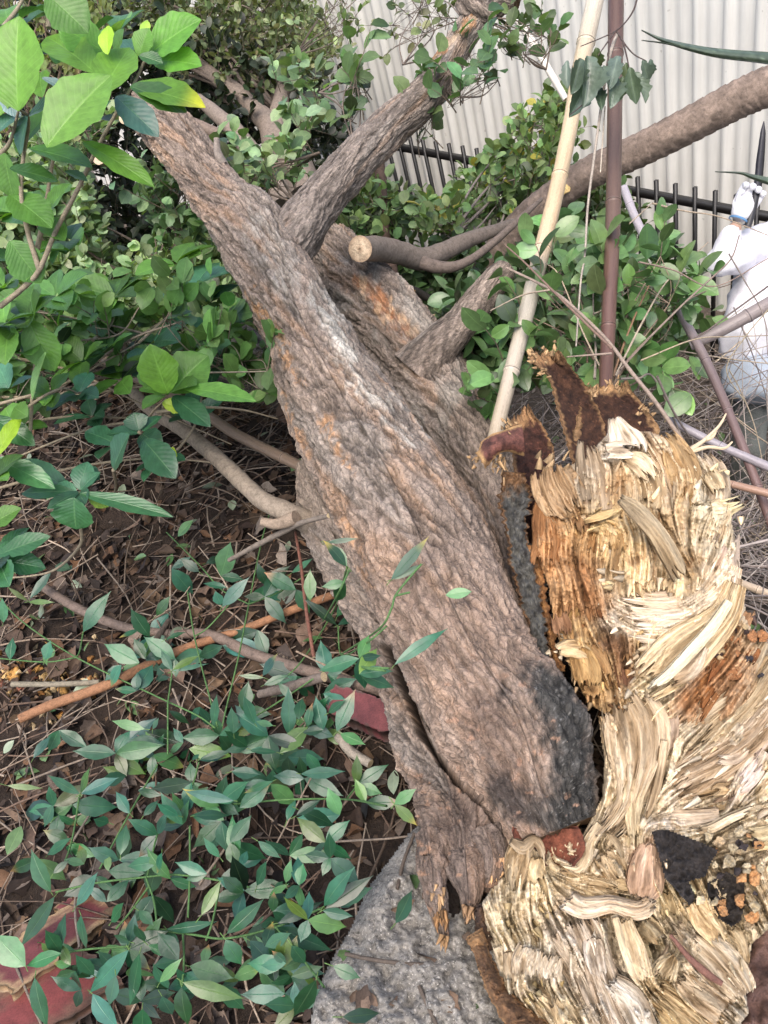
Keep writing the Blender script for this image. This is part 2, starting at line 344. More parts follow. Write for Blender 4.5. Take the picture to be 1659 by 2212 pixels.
# ------------------------------------------------------------------ the fallen tree
def proj(V):
    q = np.asarray(V)-CAM; d = q@FW
    return CX+FPX*(q@RT)/d, CY-FPX*(q@UP)/d, d
def seg_dist(x, y, pl):
    o = np.full(np.shape(x), 1e9)
    for (ax, ay), (bx, by) in zip(pl[:-1], pl[1:]):
        dx, dy = bx-ax, by-ay; t = np.clip(((x-ax)*dx+(y-ay)*dy)/(dx*dx+dy*dy), 0, 1)
        o = np.minimum(o, np.hypot(x-ax-t*dx, y-ay-t*dy))
    return o
GREYB = np.array([.315, .265, .225]); WARM = np.array([.385, .275, .203]); ORNG = np.array([.56, .30, .14]); PALE = np.array([.68, .64, .56]); DARK = np.array([.055, .042, .035])
def sstep(x, a, b):
    t = np.clip((x-a)/(b-a), 0, 1); return t*t*(3-2*t)
def bark_tube(mb, st, n=500, seg=220, plate=(.020, .075), depth=.0065, lump=.03, seed=0, twist=.35, colfn=None, warm=.5, orange=.5, groove=None, endrough=0, end=0, jag0=0, jag1=0, rough_cap=True, capc=(.12, .07, .035)):
    """trunk through stations (x, y, half width, depth) with plated bark built into its surface"""
    st = np.asarray(st, float); w = PV(st[:, [0, 1, 3]]); r = st[:, 2]*st[:, 3]/FPX
    a = smooth_pts(np.hstack([w, r[:, None]]), n); c = a[:, :3]; r = a[:, 3]
    t, nn, b = frames(c); th = np.linspace(0, 2*math.pi, seg, endpoint=False)
    # turn the seam to the side the lens cannot see
    ln = np.concatenate([[0], np.cumsum(np.linalg.norm(np.diff(c, axis=0), axis=1))])
    rm = r.mean(); TH, LN = np.meshgrid(th, ln); 
    lx, ly = np.cos(TH), np.sin(TH)
    lowr = 1+lump*3*fbm(lx*1.1+seed, ly*1.1, LN/rm*.55, 3, seed)
    dirv = lx[..., None]*nn[:, None]+ly[..., None]*b[:, None]
    u = TH*rm; v = LN
    du = .012*fbm(lx*3, ly*3, v*9, 3, seed+3); dv = .03*fbm(lx*3+5, ly*3, v*6, 3, seed+4)
    ua = u+twist*v; U1 = (ua+du*1.5)/plate[0]; V1 = (v+dv)/plate[1]
    def terr(q, k):
        y = q*k; f = np.floor(y); e = y-f; return (f+sstep(e, .0, .14)+.35*(1-e)*sstep(e, 0, .14))/k, (1-sstep(e, 0, .26))
    q1 = fbm(U1*.75, V1*.62, seed=seed+9, oct=4, gain=.55); q2 = fbm(U1*2.3, V1*1.9, seed=seed+29, oct=4, gain=.65)
    t1, e1 = terr(q1, 9.); t2, e2 = terr(q2, 6.)
    rid = 1-np.abs(fbm(U1*.9+3, V1*.42, seed=seed+19, oct=4, gain=.55))*2.6      # long furrows
    crack = sstep(rid, .55, .93); crack2 = np.clip(.55*e1+.5*e2, 0, 1)
    fine = fbm(lx*rm*95, ly*rm*95, v*55, 4, seed+5, .62)
    idv = np.clip(.5+q1*1.1, 0, 1); id2 = np.clip(.5+q2, 0, 1)
    h = depth*(-1.1*crack+1.9*t1+1.0*t2)+.0030*fine
    if endrough:
        ve = v if end == 0 else ln[-1]-v
        h = h+endrough*(1-sstep(ve, .12, .62))*(1.1*fbm(lx*rm*26, ly*rm*26, v*26, 5, seed+50, .65)+.8*np.abs(fbm(lx*rm*13, ly*rm*13, v*13, 4, seed+51)))
    R = r[:, None]*lowr+h*np.clip(r[:, None]/.07, .35, 1)
    V = c[:, None]+R[..., None]*dirv
    gv = 0
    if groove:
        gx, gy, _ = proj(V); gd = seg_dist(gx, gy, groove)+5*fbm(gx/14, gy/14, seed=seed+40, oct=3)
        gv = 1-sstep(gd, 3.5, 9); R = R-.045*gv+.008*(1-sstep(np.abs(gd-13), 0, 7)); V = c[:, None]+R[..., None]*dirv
    low = fbm(lx*2+seed, ly*2, v*3.2, 3, seed+6); strk = fbm((u+twist*v)*26, v*2.6, seed=seed+7, oct=3)
    C = GREYB*(1-warm)+WARM*warm + np.zeros(V.shape)
    C = C*(1+.5*low[..., None])*(.72+.5*idv[..., None]*.7+.35*id2[..., None])
    om = (sstep(strk+.35*low, .30-.25*orange, .62-.25*orange)*(.35+.65*crack2))[..., None]*min(1, orange*1.6)
    C = C*(1-om)+ORNG*om
    gm = (sstep(fbm((u+twist*v)*20+9, v*3.2, seed=seed+8, oct=3), .15, .5)*.55)[..., None]; C = C*(1-gm)+np.array([.36, .315, .27])*(.7+.5*id2[..., None])*gm
    C = C*(1-.5*crack[..., None])*(1-.36*crack2[..., None])*(1+.26*fine[..., None])
    px, py, pd = proj(V)
    if colfn is not None: C = colfn(C, px, py, crack, idv, fine)
    if groove: C = C*(1-gv[..., None])+np.array([.03, .018, .012])*gv[..., None]  # carved groove also coloured near-black brown: rot plus the crack's own shade
    mb.add(V.reshape(-1, 3), gridF(n, seg, True), C.reshape(-1, 3), np.stack([u, v], -1).reshape(-1, 2))
    for k in (0, n-1):
        ctr = V[k].mean(0); rings = [V[k]]
        fr = (.75, .45, .15); sgn = 1 if k == 0 else -1
        for q in fr: rings.append(ctr+(V[k]-ctr)*q+t[k]*sgn*.012*fbm(V[k]@RT*60, V[k]@UP*60+q*30, seed=seed)[:, None])
        vv = np.vstack(rings+[ctr[None]]); nr = len(rings)
        f4 = gridF(nr, seg, True); f3 = np.array([[(nr-1)*seg+i, (nr-1)*seg+(i+1) % seg, nr*seg] for i in range(seg)])
        mb.add(vv, [f4, f3], np.tile(np.asarray(capc), (len(vv), 1)))
    return c, r

tree = thing("fallen_tree", "large fallen tree with furrowed brown trunk, torn pale end and two big limbs", "tree", P(1250, 1900, 1.4)*np.array([1, 1, 0]))
def trunk_col(C, x, y, crack, idv, fine):
    n = fbm(x/60, y/60, seed=3); n2 = fbm(x/11, y/18, seed=4)
    pale = (1-sstep(seg_dist(x, y, [(690, 640), (735, 740), (790, 830), (850, 900), (900, 945)])+24*n2, 8, 42))*(.52+.48*idv)
    pale = np.maximum(pale,   .4*(1-sstep(seg_dist(x, y, [(560, 480), (610, 560), (620, 610)])+30*n2, 10, 40)))
    fl = sstep(idv+.5*fine, .30, .62); pale = pale*(.25+.75*fl)
    C = C*(1-pale[..., None]*.85)+PALE*(1-.5*crack[..., None])*pale[..., None]*.85
    oc = (1-sstep(seg_dist(x, y, [(545, 625), (585, 705), (620, 770), (655, 850)])+14*n2, 3, 22))
    oc = np.maximum(oc, (1-sstep(seg_dist(x, y, [(700, 905), (735, 985), (765, 1030)])+14*n2, 3, 22)))
    oc = np.maximum(oc, .8*(1-sstep(seg_dist(x, y, [(735, 1120), (770, 1190), (800, 1260)])+16*n2, 3, 24)))
    oc = np.maximum(oc, .8*(1-sstep(seg_dist(x, y, [(640, 960), (660, 980), (600, 850), (640, 930)])+16*n2, 2, 16)))
    oc = oc*sstep(fine+.9*(.5-idv), -.12, .3)
    C = C*(1-.75*oc[..., None])+ORNG*1.05*.75*oc[..., None]
    lo = sstep(y, 1050, 1350)[..., None]; C = C*(1-lo)+(C*.55+np.array([.38, .26, .19])*.55*(1+.5*n2[..., None]))*lo
    st = np.maximum(1-sstep(seg_dist(x, y, [(1180, 1480), (1215, 1560), (1235, 1660), (1225, 1760)])+46*n+24*n2, 28, 104), .9*(1-sstep(seg_dist(x, y, [(1100, 1720), (1180, 1770), (1260, 1780)])+30*n+18*n2, 20, 60)))
    spk = sstep(fbm(x/4.2, y/4.2, seed=21), .42, .6)
    blk = np.array([.072, .068, .062])*(1+.9*n2[..., None])*(1+.8*fine[..., None])+np.array([.34, .33, .31])*spk[..., None]*.55
    C = C*(1-st[..., None])+blk*st[..., None]
    dk = .5*(1-sstep(seg_dist(x, y, [(1040, 1560), (1100, 1660), (1120, 1740)])+45*n+15*n2, 10, 80))
    C = C*(1-dk[..., None])+np.array([.075, .05, .042])*(1+.6*n2[..., None])*dk[..., None]
    ch = sstep(fbm(x/26+3, y/20, seed=31), .5, .62)*sstep(y, 1380, 1500)*.7
    return C*(1-ch[..., None])+np.array([.50, .30, .20])*ch[..., None]
mb = MB()
bark_tube(mb, [(1196, 1800, 88, 1.43), (1172, 1745, 112, 1.45), (1122, 1600, 150, 1.52), (1030, 1450, 146, 1.62), (958, 1300, 150, 1.74), (888, 1150, 142, 1.88), (803, 1000, 130, 2.05), (720, 850, 109, 2.24), (650, 700, 86, 2.44), (598, 600, 82, 2.56), (545, 505, 80, 2.68), (478, 430, 58, 2.86), (420, 352, 54, 3.04), (372, 292, 56, 3.2), (335, 262, 46, 3.3), (306, 238, 38, 3.4)],
          n=900, seg=300, seed=2, colfn=trunk_col, warm=.5, orange=.45, depth=.0062, endrough=.017, twist=.16)
mb.build("trunk", MAT['bark'], tree)
def limb_col(C, x, y, crack, idv, fine):
    n2 = fbm(x/9, y/14, seed=64); rd = 1-sstep(seg_dist(x, y, [(930, 120), (965, 100), (1000, 62), (1030, 30)])+12*n2, 4, 15)
    return C*(1-rd[..., None])+np.where((n2 > 0)[..., None], np.array([.62, .46, .32]), np.array([.46, .26, .14]))*rd[..., None]
mb = MB()
bark_tube(mb, [(590, 575, 60, 2.60), (640, 505, 58, 2.64), (688, 440, 49, 2.70), (757, 362, 44, 2.78), (828, 288, 43, 2.86), (898, 228, 41, 2.92), (948, 168, 35, 2.96), (985, 105, 31, 2.98), (1018, 55, 30, 3.0), (1045, 18, 32, 3.02), (1085, -2, 30, 3.02), (1118, 2, 20, 3.0)], n=420, seg=170, seed=12, plate=(.018, .08), warm=.15, orange=.34, depth=.0035, colfn=limb_col, twist=.05)
limb = mb.build("limb", MAT['bark'], tree)
mb = MB()   # knob where a limb tip is doubled back
bark_tube(mb, [(1060, 45, 20, 3.0), (1040, 30, 30, 2.98), (1025, 12, 34, 2.97), (1010, -10, 30, 2.97)], n=60, seg=70, seed=14, lump=.08, warm=.3, orange=.1)
mb.build("knot", MAT['bark'], limb)
def stem_col(C, x, y, crack, idv, fine):
    n2 = fbm(x/9, y/14, seed=44)
    rd = 1-sstep(seg_dist(x, y, [(785, 610), (815, 640), (850, 690), (895, 722)])+16*n2, 8, 26)
    c2 = np.where((fbm(x/16, y/30, seed=45) > .1)[..., None], np.array([.62, .40, .24]), np.array([.42, .20, .10]))
    C = C*(1-rd[..., None])+c2*rd[..., None]
    gg = .6*sstep(fbm(x/30, y/60, seed=46), -.1, .4)*(1-sstep(y, 880, 1000))
    return C*(1-gg[..., None])+np.array([.40, .37, .32])*(.55+.6*idv[..., None])*(1-.5*crack[..., None])*gg[..., None]
mb = MB()
bark_tube(mb, [(1110, 1330, 70, 2.10), (1085, 1240, 84, 2.18), (1046, 1100, 88, 2.42), (996, 960, 94, 2.62), (934, 850, 95, 2.78), (868, 750, 92, 2.90), (800, 655, 82, 3.06), (744, 575, 62, 3.20), (714, 530, 48, 3.28)], n=520, seg=230, seed=22, plate=(.018, .085), depth=.008, colfn=stem_col, warm=.3, orange=.4, twist=.2)
rear = mb.build("stem", MAT['bark'], tree)
mb = MB()
bark_tube(mb, [(900, 805, 60, 2.72), (945, 750, 46, 2.70), (990, 705, 39, 2.71), (1040, 645, 34, 2.74), (1076, 600, 31, 2.76), (1089, 584, 25, 2.78)], n=140, seg=90, seed=24, plate=(.02, .12), depth=.002, warm=.3, orange=.05, lump=.03)
mb.build("stub", MAT['bark'], rear)
def low_col(C, x, y, crack, idv, fine):
    n = fbm(x/50, y/50, seed=53); n2 = fbm(x/10, y/14, seed=54)
    g = (1-sstep(y, 1200, 1500))*.6
    C = C*(1-g[..., None])+np.array([.40, .335, .28])*(.8+.3*n2[..., None])*g[..., None]
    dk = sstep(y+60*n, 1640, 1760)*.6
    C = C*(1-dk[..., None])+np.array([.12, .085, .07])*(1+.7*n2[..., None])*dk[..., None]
    ch = sstep(fbm(x/22+3, y/18, seed=51), .42, .58)*sstep(y, 1600, 1700)*.75
    return C*(1-ch[..., None])+np.array([.42, .25, .16])*ch[..., None]
mb = MB()
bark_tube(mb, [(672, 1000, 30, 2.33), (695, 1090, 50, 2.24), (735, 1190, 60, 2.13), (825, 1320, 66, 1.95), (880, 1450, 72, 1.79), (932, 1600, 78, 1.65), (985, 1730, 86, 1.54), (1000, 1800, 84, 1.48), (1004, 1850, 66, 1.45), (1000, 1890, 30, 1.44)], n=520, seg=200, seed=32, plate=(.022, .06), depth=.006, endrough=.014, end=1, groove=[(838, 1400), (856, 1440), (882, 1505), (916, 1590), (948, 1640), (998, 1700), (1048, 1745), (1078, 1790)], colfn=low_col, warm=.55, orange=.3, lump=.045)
low = mb.build("stem", MAT['bark'], tree)
DS = lambda x, y: np.interp(y, [590, 655, 750], [3.0, 2.935, 2.775])+.0006*np.clip(np.asarray(x)-(700+.95*(np.asarray(y)-560)), 0, 99)
# broken spikes of bark at the end of the low stem
def spike(st, seed, col, parent, nm="bark_spike"):
    mb = MB(); bark_tube(mb, st, n=90, seg=60, seed=seed, plate=(.008, .05), depth=.003, warm=.9, orange=.6, lump=.07); return mb.build(nm, MAT['bark'], parent)
for k, st in enumerate(([(928, 1800, 30, 1.455), (932, 1860, 34, 1.42), (938, 1915, 27, 1.39), (946, 1965, 18, 1.38), (957, 2015, 10, 1.38), (964, 2058, 2, 1.38)],
                        [(1010, 1840, 50, 1.43), (1014, 1890, 44, 1.40), (1016, 1930, 28, 1.385), (1012, 1965, 12, 1.385), (1008, 1992, 2, 1.385)],
                        [(1050, 1800, 40, 1.43), (1066, 1850, 34, 1.40), (1062, 1890, 22, 1.39), (1048, 1925, 4, 1.39)],
                        [(920, 1850, 10, 1.40), (922, 1890, 12, 1.385), (926, 1935, 8, 1.38), (930, 1965, 2, 1.38)])):
    mb = MB(); bark_tube(mb, st, n=150, seg=110, seed=61+k, plate=(.010, .05), depth=.005, warm=.5, orange=.5, lump=.09, colfn=low_col, endrough=.008, end=1); mb.build("bark_spike", MAT['bark'], low)
mb = MB(); tube(mb, [P(478, 352, 2.9), P(470, 325, 2.88), P(468, 298, 2.87)], [.022, .013, .010], 16, 14, (.24, .2, .17), .15, 5); mb.build("stub", MAT['branch'], tree)
# the pale branch that runs out over the litter on the far side
mb = MB()
tube(mb, [P(*q) for q in ((735, 1175, 2.26), (672, 1132, 2.17), (610, 1102, 2.15), (560, 1075, 2.2), (480, 1000, 2.38), (400, 932, 2.6), (320, 880, 2.82), (255, 812, 3.0))], [h*d/FPX for h, d in ((36, 2.0), (27, 2.1), (22, 2.14), (20, 2.2), (18, 2.38), (16, 2.6), (14, 2.82), (9, 3.0))], 90, 20, (.235, .19, .145), .12, 3, capcol=(.4, .3, .2))
tube(mb, [P(*q) for q in ((640, 1118, 2.1), (600, 1132, 2.13), (565, 1127, 2.14))], [.02, .015, .012], 16, 14, (.25, .19, .14), .1, 4)
mb.build("side_branch", MAT['branch'], tree)

# ---- torn wood
def D(x, y):
    return np.interp(y, [850, 1000, 1200, 1300, 1500, 1700, 1800, 2000, 2212, 2400], [1.98, 1.88, 1.72, 1.66, 1.55, 1.46, 1.42, 1.34, 1.26, 1.2]) - .00006*(np.asarray(x)-1400)
def inside(x, y, poly):
    r = np.zeros(x.shape, bool); n = len(poly)
    for i in range(n):
        (ax, ay), (bx, by) = poly[i], poly[(i+1) % n]
        c = ((ay > y) != (by > y)) & (x < (bx-ax)*(y-ay)/((by-ay) if by != ay else 1e-9)+ax); r ^= c
    return r
def blob(mb, poly, off=0., bulge=.05, back=.25, step=6, lump=.02, ls=40, seed=0, col=(.2, .1, .04), col2=(.08, .035, .015), edge=45, dfn=D, fn=None, colfrom=None):
    """closed lump filling an outline: domed and broken in front, rounded behind"""
    p = np.array(poly, float); x0, y0 = p.min(0)-step; x1, y1 = p.max(0)+step
    gx, gy = np.meshgrid(np.arange(x0, x1, step), np.arange(y0, y1, step), indexing='ij')
    ins = inside(gx, gy, poly); ds = seg_dist(gx, gy, list(map(tuple, poly))+[tuple(poly[0])])
    e = np.where(ins, ds, 0); k = np.sqrt(np.clip(e/edge, 0, 1)*(2-np.clip(e/edge, 0, 1)))
    nz = fbm(gx/ls, gy/ls, seed=seed, oct=5, gain=.6)
    wob = fbm(gx/30, gy/30, seed=seed+2)*step*1.5
    fd = dfn(gx, gy)-off-bulge*k+lump*nz*k; bd = dfn(gx, gy)-off+back*k
    if fn is not None: fd = np.where(k > 0, fn(gx, gy, fd)*np.clip(k*1.5, 0, 1)+fd*(1-np.clip(k*1.5, 0, 1)), fd)
    m = ins[:-1, :-1] & ins[1:, :-1] & ins[1:, 1:] & ins[:-1, 1:]
    idx = np.arange(gx.size).reshape(gx.shape)
    q = np.stack([idx[:-1, :-1][m], idx[1:, :-1][m], idx[1:, 1:][m], idx[:-1, 1:][m]], 1)
    # border edges close front to back
    cnt = {}
    for f in q:
        for i in range(4):
            a, b = f[i], f[(i+1) % 4]; key = (min(a, b), max(a, b))
            if key in cnt: cnt[key] = None
            else: cnt[key] = (a, b)
    n = gx.size; side = np.array([[b, a, a+n, b+n] for v in cnt.values() if v is not None for a, b in [v]])
    Vf = PV(np.stack([gx+wob*(1-k), gy, fd], -1).reshape(-1, 3)); Vb = PV(np.stack([gx, gy, bd], -1).reshape(-1, 3))
    t = (.5+.5*fbm(gx/25, gy/25, seed=seed+5, oct=4)).reshape(-1, 1)
    C = np.asarray(col)*t*1.3+np.asarray(col2)*(1-t)
    if colfrom is not None: C = colfrom.C.reshape(-1, 3)
    use = np.unique(q); rm = np.full(2*n, -1); keep = np.concatenate([use, use+n]); rm[keep] = np.arange(len(keep))
    V = np.vstack([Vf, Vb])[keep]; CC = np.vstack([C, C*.8])[keep]; UU = np.vstack([np.stack([gx, gy], -1).reshape(-1, 2)/FPX]*2)[keep]
    mb.add(V, rm[np.vstack([q, q[:, ::-1]+n, side])], CC, UU)
FLOW = []
def stroke(mb, pts, fr, off=.02, col=(.6, .45, .25), col2=None, ja=.0, jb=.2, lift=.0, bulge=.02, rid=.006, seed=None, cols=None, thick=.008, streak=.5, dark=.35, curl0=0, dfn=D, freq=1., rec=True):
    """a torn sheet of fibres along a spine given in a crop frame (scale, ox, oy)"""
    sc, ox, oy = fr; a = np.array(pts, float); a = np.stack([a[:, 0]*sc+ox, a[:, 1]*sc+oy, a[:, 2]*sc], 1)
    seed = int(abs(a[0, 0]*7+a[0, 1]*13)) % 997 if seed is None else seed
    ln = np.sum(np.hypot(*np.diff(a[:, :2], axis=0).T)); w = a[:, 2].mean()
    nt = cols or int(np.clip(w*2/1.7, 8, 130)); ns = int(np.clip(ln/5, 12, 90))
    b = smooth_pts(a, ns*3); t = np.linspace(-1, 1, nt)
    if rec:
        for i in range(0, len(b)-4, max(3, len(b)//12)): FLOW.append((b[i, 0], b[i, 1], math.atan2(b[i+3, 1]-b[i, 1], b[i+3, 0]-b[i, 0]), col))
    tn = np.gradient(b[:, :2], axis=0); tn /= np.linalg.norm(tn, axis=1, keepdims=True)+1e-9; nr = np.stack([-tn[:, 1], tn[:, 0]], 1)
    q = hsh(np.floor((t+1)*nt/5.3), np.zeros(nt), np.zeros(nt), seed); q2 = hsh(np.arange(nt), np.zeros(nt), np.zeros(nt), seed+3)
    lowf = .5+.5*vn(t*2.3+seed, np.zeros(nt), seed=seed)
    s0 = ja*(.55*q+.3*q2+.4*lowf); s1 = 1-jb*(.55*q[::-1]+.3*hsh(np.arange(nt), np.ones(nt), np.zeros(nt), seed+5)+.4*lowf[::-1])
    s = s0[None]+(s1-s0)[None]*np.linspace(0, 1, ns)[:, None]
    fi = np.clip(s*(ns*3-1), 0, ns*3-1.001); i0 = fi.astype(int); f = (fi-i0)[..., None]
    bb = b[i0]*(1-f)+b[np.minimum(i0+1, ns*3-1)]*f; nn = nr[i0]
    tw = t[None]+.05*vn(t[None]*4+seed, s*5, seed=seed+9)
    x = bb[..., 0]+nn[..., 0]*bb[..., 2]*tw; y = bb[..., 1]+nn[..., 1]*bb[..., 2]*tw
    T = t[None]+0*s; ws = w*freq
    f1 = vn(T*ws/9+seed, s*2.2, seed=seed+1); f2 = vn(T*ws/3.2+seed, s*4, seed=seed+2); f3 = vn(T*ws/28+seed, s*1.3, seed=seed+4)
    sharp = 1-2*np.abs(f1)
    wm = w*1.5/FPX; bulge = min(bulge, wm*.45); rid = min(rid, wm*.32)
    bq = T*ws/4.6+1.3*vn(T*ws/14+seed, s*3.1, seed=seed+6)+.5*vn(T*3, s*9, seed=seed+8); bi = np.floor(bq); be = bq-bi
    bh = hsh(bi, np.floor(s*3.3+hsh(bi, bi*0, bi*0, seed+11)*5), bi*0, seed+12)-.5; gap = 1-sstep(np.minimum(be, 1-be), 0, .16)
    d = dfn(x, y)-off-bulge*(1-T*T)-rid*(f1*.5+f2*.45+1.5*f3+.3*sharp+.75*bh-.55*gap)-lift*s*s-curl0*(1-s)**2
    V = PV(np.stack([x, y, d], -1).reshape(-1, 3))
    c = np.asarray(col, float)*WG; c2 = c*np.array([.56, .46, .35]) if col2 is None else np.asarray(col2, float)
    m = np.clip(.5-.55*f1*streak*2-.5*f2*streak, 0, 1)
    m = np.clip(m*.8+.5*np.clip(f3, 0, 1), 0, 1)[..., None]
    C = c*(1-m)+c2*m
    C = C*(1-dark*sstep(-f1-.3*f2, .25, .8)[..., None])*(1+.16*f2[..., None])*(1+.26*bh[..., None])*(1-.26*gap[..., None])
    n = ns*nt; back = V+FW*thick
    U = np.stack([T*w/FPX*1.6+seed*.37, s*ln/FPX*1.6], -1).reshape(-1, 2)
    F = gridF(ns, nt); idx = np.arange(n).reshape(ns, nt)
    loop = np.concatenate([idx[0], idx[1:, -1], idx[-1, -2::-1], idx[-2:0:-1, 0]]); nx = np.roll(loop, -1)
    side = np.stack([loop, nx, nx+n, loop+n], 1)
    mb.add(np.vstack([V, back]), np.vstack([F, F[:, ::-1]+n, side]), np.vstack([C.reshape(-1, 3), C.reshape(-1, 3)*.75]), np.vstack([U, U]))
def filler(mb, poly, n, seed, off=(.028, .062), L=(50, 170), hw=(6, 22), jit=.2, exclude=None):
    """shards and small fibre bundles over an outline, following the grain of the large sheets"""
    r = np.random.default_rng(seed); p = np.array(poly, float); FL = np.array([f[:3] for f in FLOW]); k = 0
    while k < n:
        x, y = r.uniform(*[(p[:, i].min(), p[:, i].max()) for i in (0,)][0]), r.uniform(p[:, 1].min(), p[:, 1].max())
        if not inside(np.array([x]), np.array([y]), poly)[0] or (exclude and any(math.hypot(x-a, y-b) < c for a, b, c in exclude)): continue
        j = int(np.argmin((FL[:, 0]-x)**2+(FL[:, 1]-y)**2+r.uniform(0, 900, len(FL)))); a = FL[j, 2]+r.normal(0, jit); l = r.uniform(*L); w = r.uniform(*hw); b = r.normal(0, .35)
        c = np.asarray(FLOW[j][3])*r.uniform(.6, 1.15)*np.array([1, r.uniform(.92, 1.02), r.uniform(.85, 1.08)])
        q = [(x-math.cos(a)*l/2, y-math.sin(a)*l/2, w*.7), (x, y, w), (x+math.cos(a+b)*l/2, y+math.sin(a+b)*l/2, w*.5)]
        stroke(mb, q, (1, 0, 0), r.uniform(*off), np.clip(c, .02, .85), ja=.35, jb=.55, rid=r.uniform(.004, .010), lift=r.uniform(-.005, .03), curl0=r.uniform(-.01, .015), seed=k+seed*1000, rec=False, thick=.004); k += 1
def tufts(mb, x, y, ang, n, ln, spread=.5, rad=20, off=.04, col=(.6, .42, .2), wid=2.2, seed=0, lift=.35, var=.25, fr=None, dfn=D, thin=.8):
    """a spray of small splinters; ang is the picture direction they point (degrees, 0 right, 90 down)"""
    if fr: x, y, ln, rad = x*fr[0]+fr[1], y*fr[0]+fr[2], ln*fr[0], rad*fr[0]
    r = np.random.default_rng(seed+int(x)*3+int(y))
    for k in range(int(n*thin)):
        a = R_(ang)+r.normal(0, spread*.42); bx, by = x+r.normal(0, rad*.5), y+r.normal(0, rad*.5); L = ln*r.uniform(.4, 1.15); d0 = float(dfn(bx, by))-off*r.uniform(.5, 1.2)
        wv = wid*r.uniform(.5, 2.4); pts = []
        m = 5; bend = r.normal(0, .35)
        for i in range(m):
            s = i/(m-1); aa = a+bend*s
            cx, cy = bx+math.cos(a)*L*s+(-math.sin(a))*L*.3*bend*s*s, by+math.sin(a)*L*s+math.cos(a)*L*.3*bend*s*s
            wd = wv*(1-s)**.6+.25; dd = d0-lift*L/FPX*d0*s
            nx, ny = -math.sin(aa), math.cos(aa)
            pts += [(cx-nx*wd, cy-ny*wd, dd), (cx, cy, dd-wd*.9/FPX*d0), (cx+nx*wd, cy+ny*wd, dd), (cx, cy, dd+wd*.7/FPX*d0)]
        c = np.asarray(col)*(1+r.normal(0, var)); C = np.repeat(np.linspace(.75, 1.12, m)[:, None], 4, 0)*np.clip(c, .02, 1)  # roots darker than tips: occlusion painted into the splinters' colour
        mb.add(PV(pts), gridF(m, 4, True), C, np.array([[j*.004, i*.01] for i in range(m) for j in range(4)])+r.uniform(0, 3, 2))
def fibres(gx, gy, seed=0):
    """grain that flows along the large torn sheets: two heights and a colour for every grid point"""
    FL = np.array([(f[0], f[1], math.cos(2*f[2]), math.sin(2*f[2]), *f[3]) for f in FLOW]); x, y = gx.ravel(), gy.ravel()
    wx, wy = x+26*fbm(x/45, y/45, seed=seed+1), y+26*fbm(x/45+9, y/45, seed=seed+2)
    A = np.zeros((len(x), 5)); Wt = np.zeros(len(x))
    for f in FL:
        w = 1/((wx-f[0])**2+(wy-f[1])**2+120)**1.6; Wt += w; A += w[:, None]*f[2:]
    A /= Wt[:, None]; ang = .5*np.arctan2(A[:, 1], A[:, 0])+.30*fbm(x/70, y/70, seed=seed+3, oct=3)
    x0, y0 = gx[0, 0], gy[0, 0]; st = gx[1, 0]-gx[0, 0]; sh = gx.shape; CA, SA = np.cos(ang).reshape(sh), np.sin(ang).reshape(sh)
    lf = np.zeros(len(x)); lc = np.zeros(len(x)); n = 0
    for sg in (1, -1):
        px, py = x.copy(), y.copy(); pvx, pvy = CA.ravel()*sg, SA.ravel()*sg
        for k in range(22):
            i = np.clip(((px-x0)/st).round().astype(int), 0, sh[0]-1); j = np.clip(((py-y0)/st).round().astype(int), 0, sh[1]-1)
            vx, vy = CA[i, j], SA[i, j]; q = np.sign(vx*pvx+vy*pvy); q[q == 0] = 1; vx, vy = vx*q, vy*q; pvx, pvy = vx, vy
            if k < 15: lf += vn(px/2.3, py/2.3, seed=seed+5)
            lc += vn(px/6.5, py/6.5, seed=seed+6); px = px+vx*2.6; py = py+vy*2.6; n += 1
    lf = lf/lf.std(); lc = lc/lc.std()
    return lf.reshape(sh), lc.reshape(sh), A[:, 2:].reshape(*sh, 3)
def fibre_body(mb, poly, off, bulge, back, step, lump, ls, seed, edge, dark):
    def shape(gx, gy, fd):
        lf, lc, col = fibres(gx, gy, seed); q = fbm(gx/55, gy/55, seed=seed+31, oct=3)*3.4+.42*lc+.25*lf; f = np.floor(q); e = q-f
        shape.C = (col*WG*(1+.20*lf[..., None])*(1+.16*lc[..., None])*(1-.22*(1-sstep(e, 0, .25))[..., None])).clip(.01, .85)
        rot = sstep(fbm(gx/38, gy/38, seed=seed+33, oct=4), .22, .55)[..., None]*.6; shape.C = shape.C*(1-rot)+np.asarray(dark)*(1+.3*lf[..., None])*rot
        return fd-.0030*np.clip(lf, -2, 2)-.0052*np.clip(lc, -2, 2)-.012*((f+sstep(e, 0, .2))*.9)
    blob(mb, poly, off, bulge, back, step, lump, ls, seed, edge=edge, fn=shape, colfrom=shape)
F1 = (.375, 1019.6, 743.1); F2 = (.375, 1036.9, 1175.2); F3 = (.375, 1036.9, 1607.2); ID = (1, 0, 0)
CRM = (.72, .585, .41); CRM2 = (.76, .645, .475); GTN = (.52, .43, .305); TAN = (.54, .405, .25); ORT = (.43, .29, .155); BRN = (.20, .10, .04); GRY = (.58, .49, .37); PNK = (.60, .42, .28); DBR = (.05, .022, .012)

mb = MB(); blob(mb, [(950, 1880), (975, 1870), (992, 1920), (996, 1975), (975, 2010), (962, 2000), (955, 1940)], 0, .0, .05, 3, .01, 12, 5, (.02, .013, .009), (.008, .006, .005), 10, dfn=lambda x, y: 1.43+0*x); mb.build("dark_hollow_fill", MAT['core'], low)  # near-black fill puts the shade of the hollow between bark tips into colour
tw = MB()
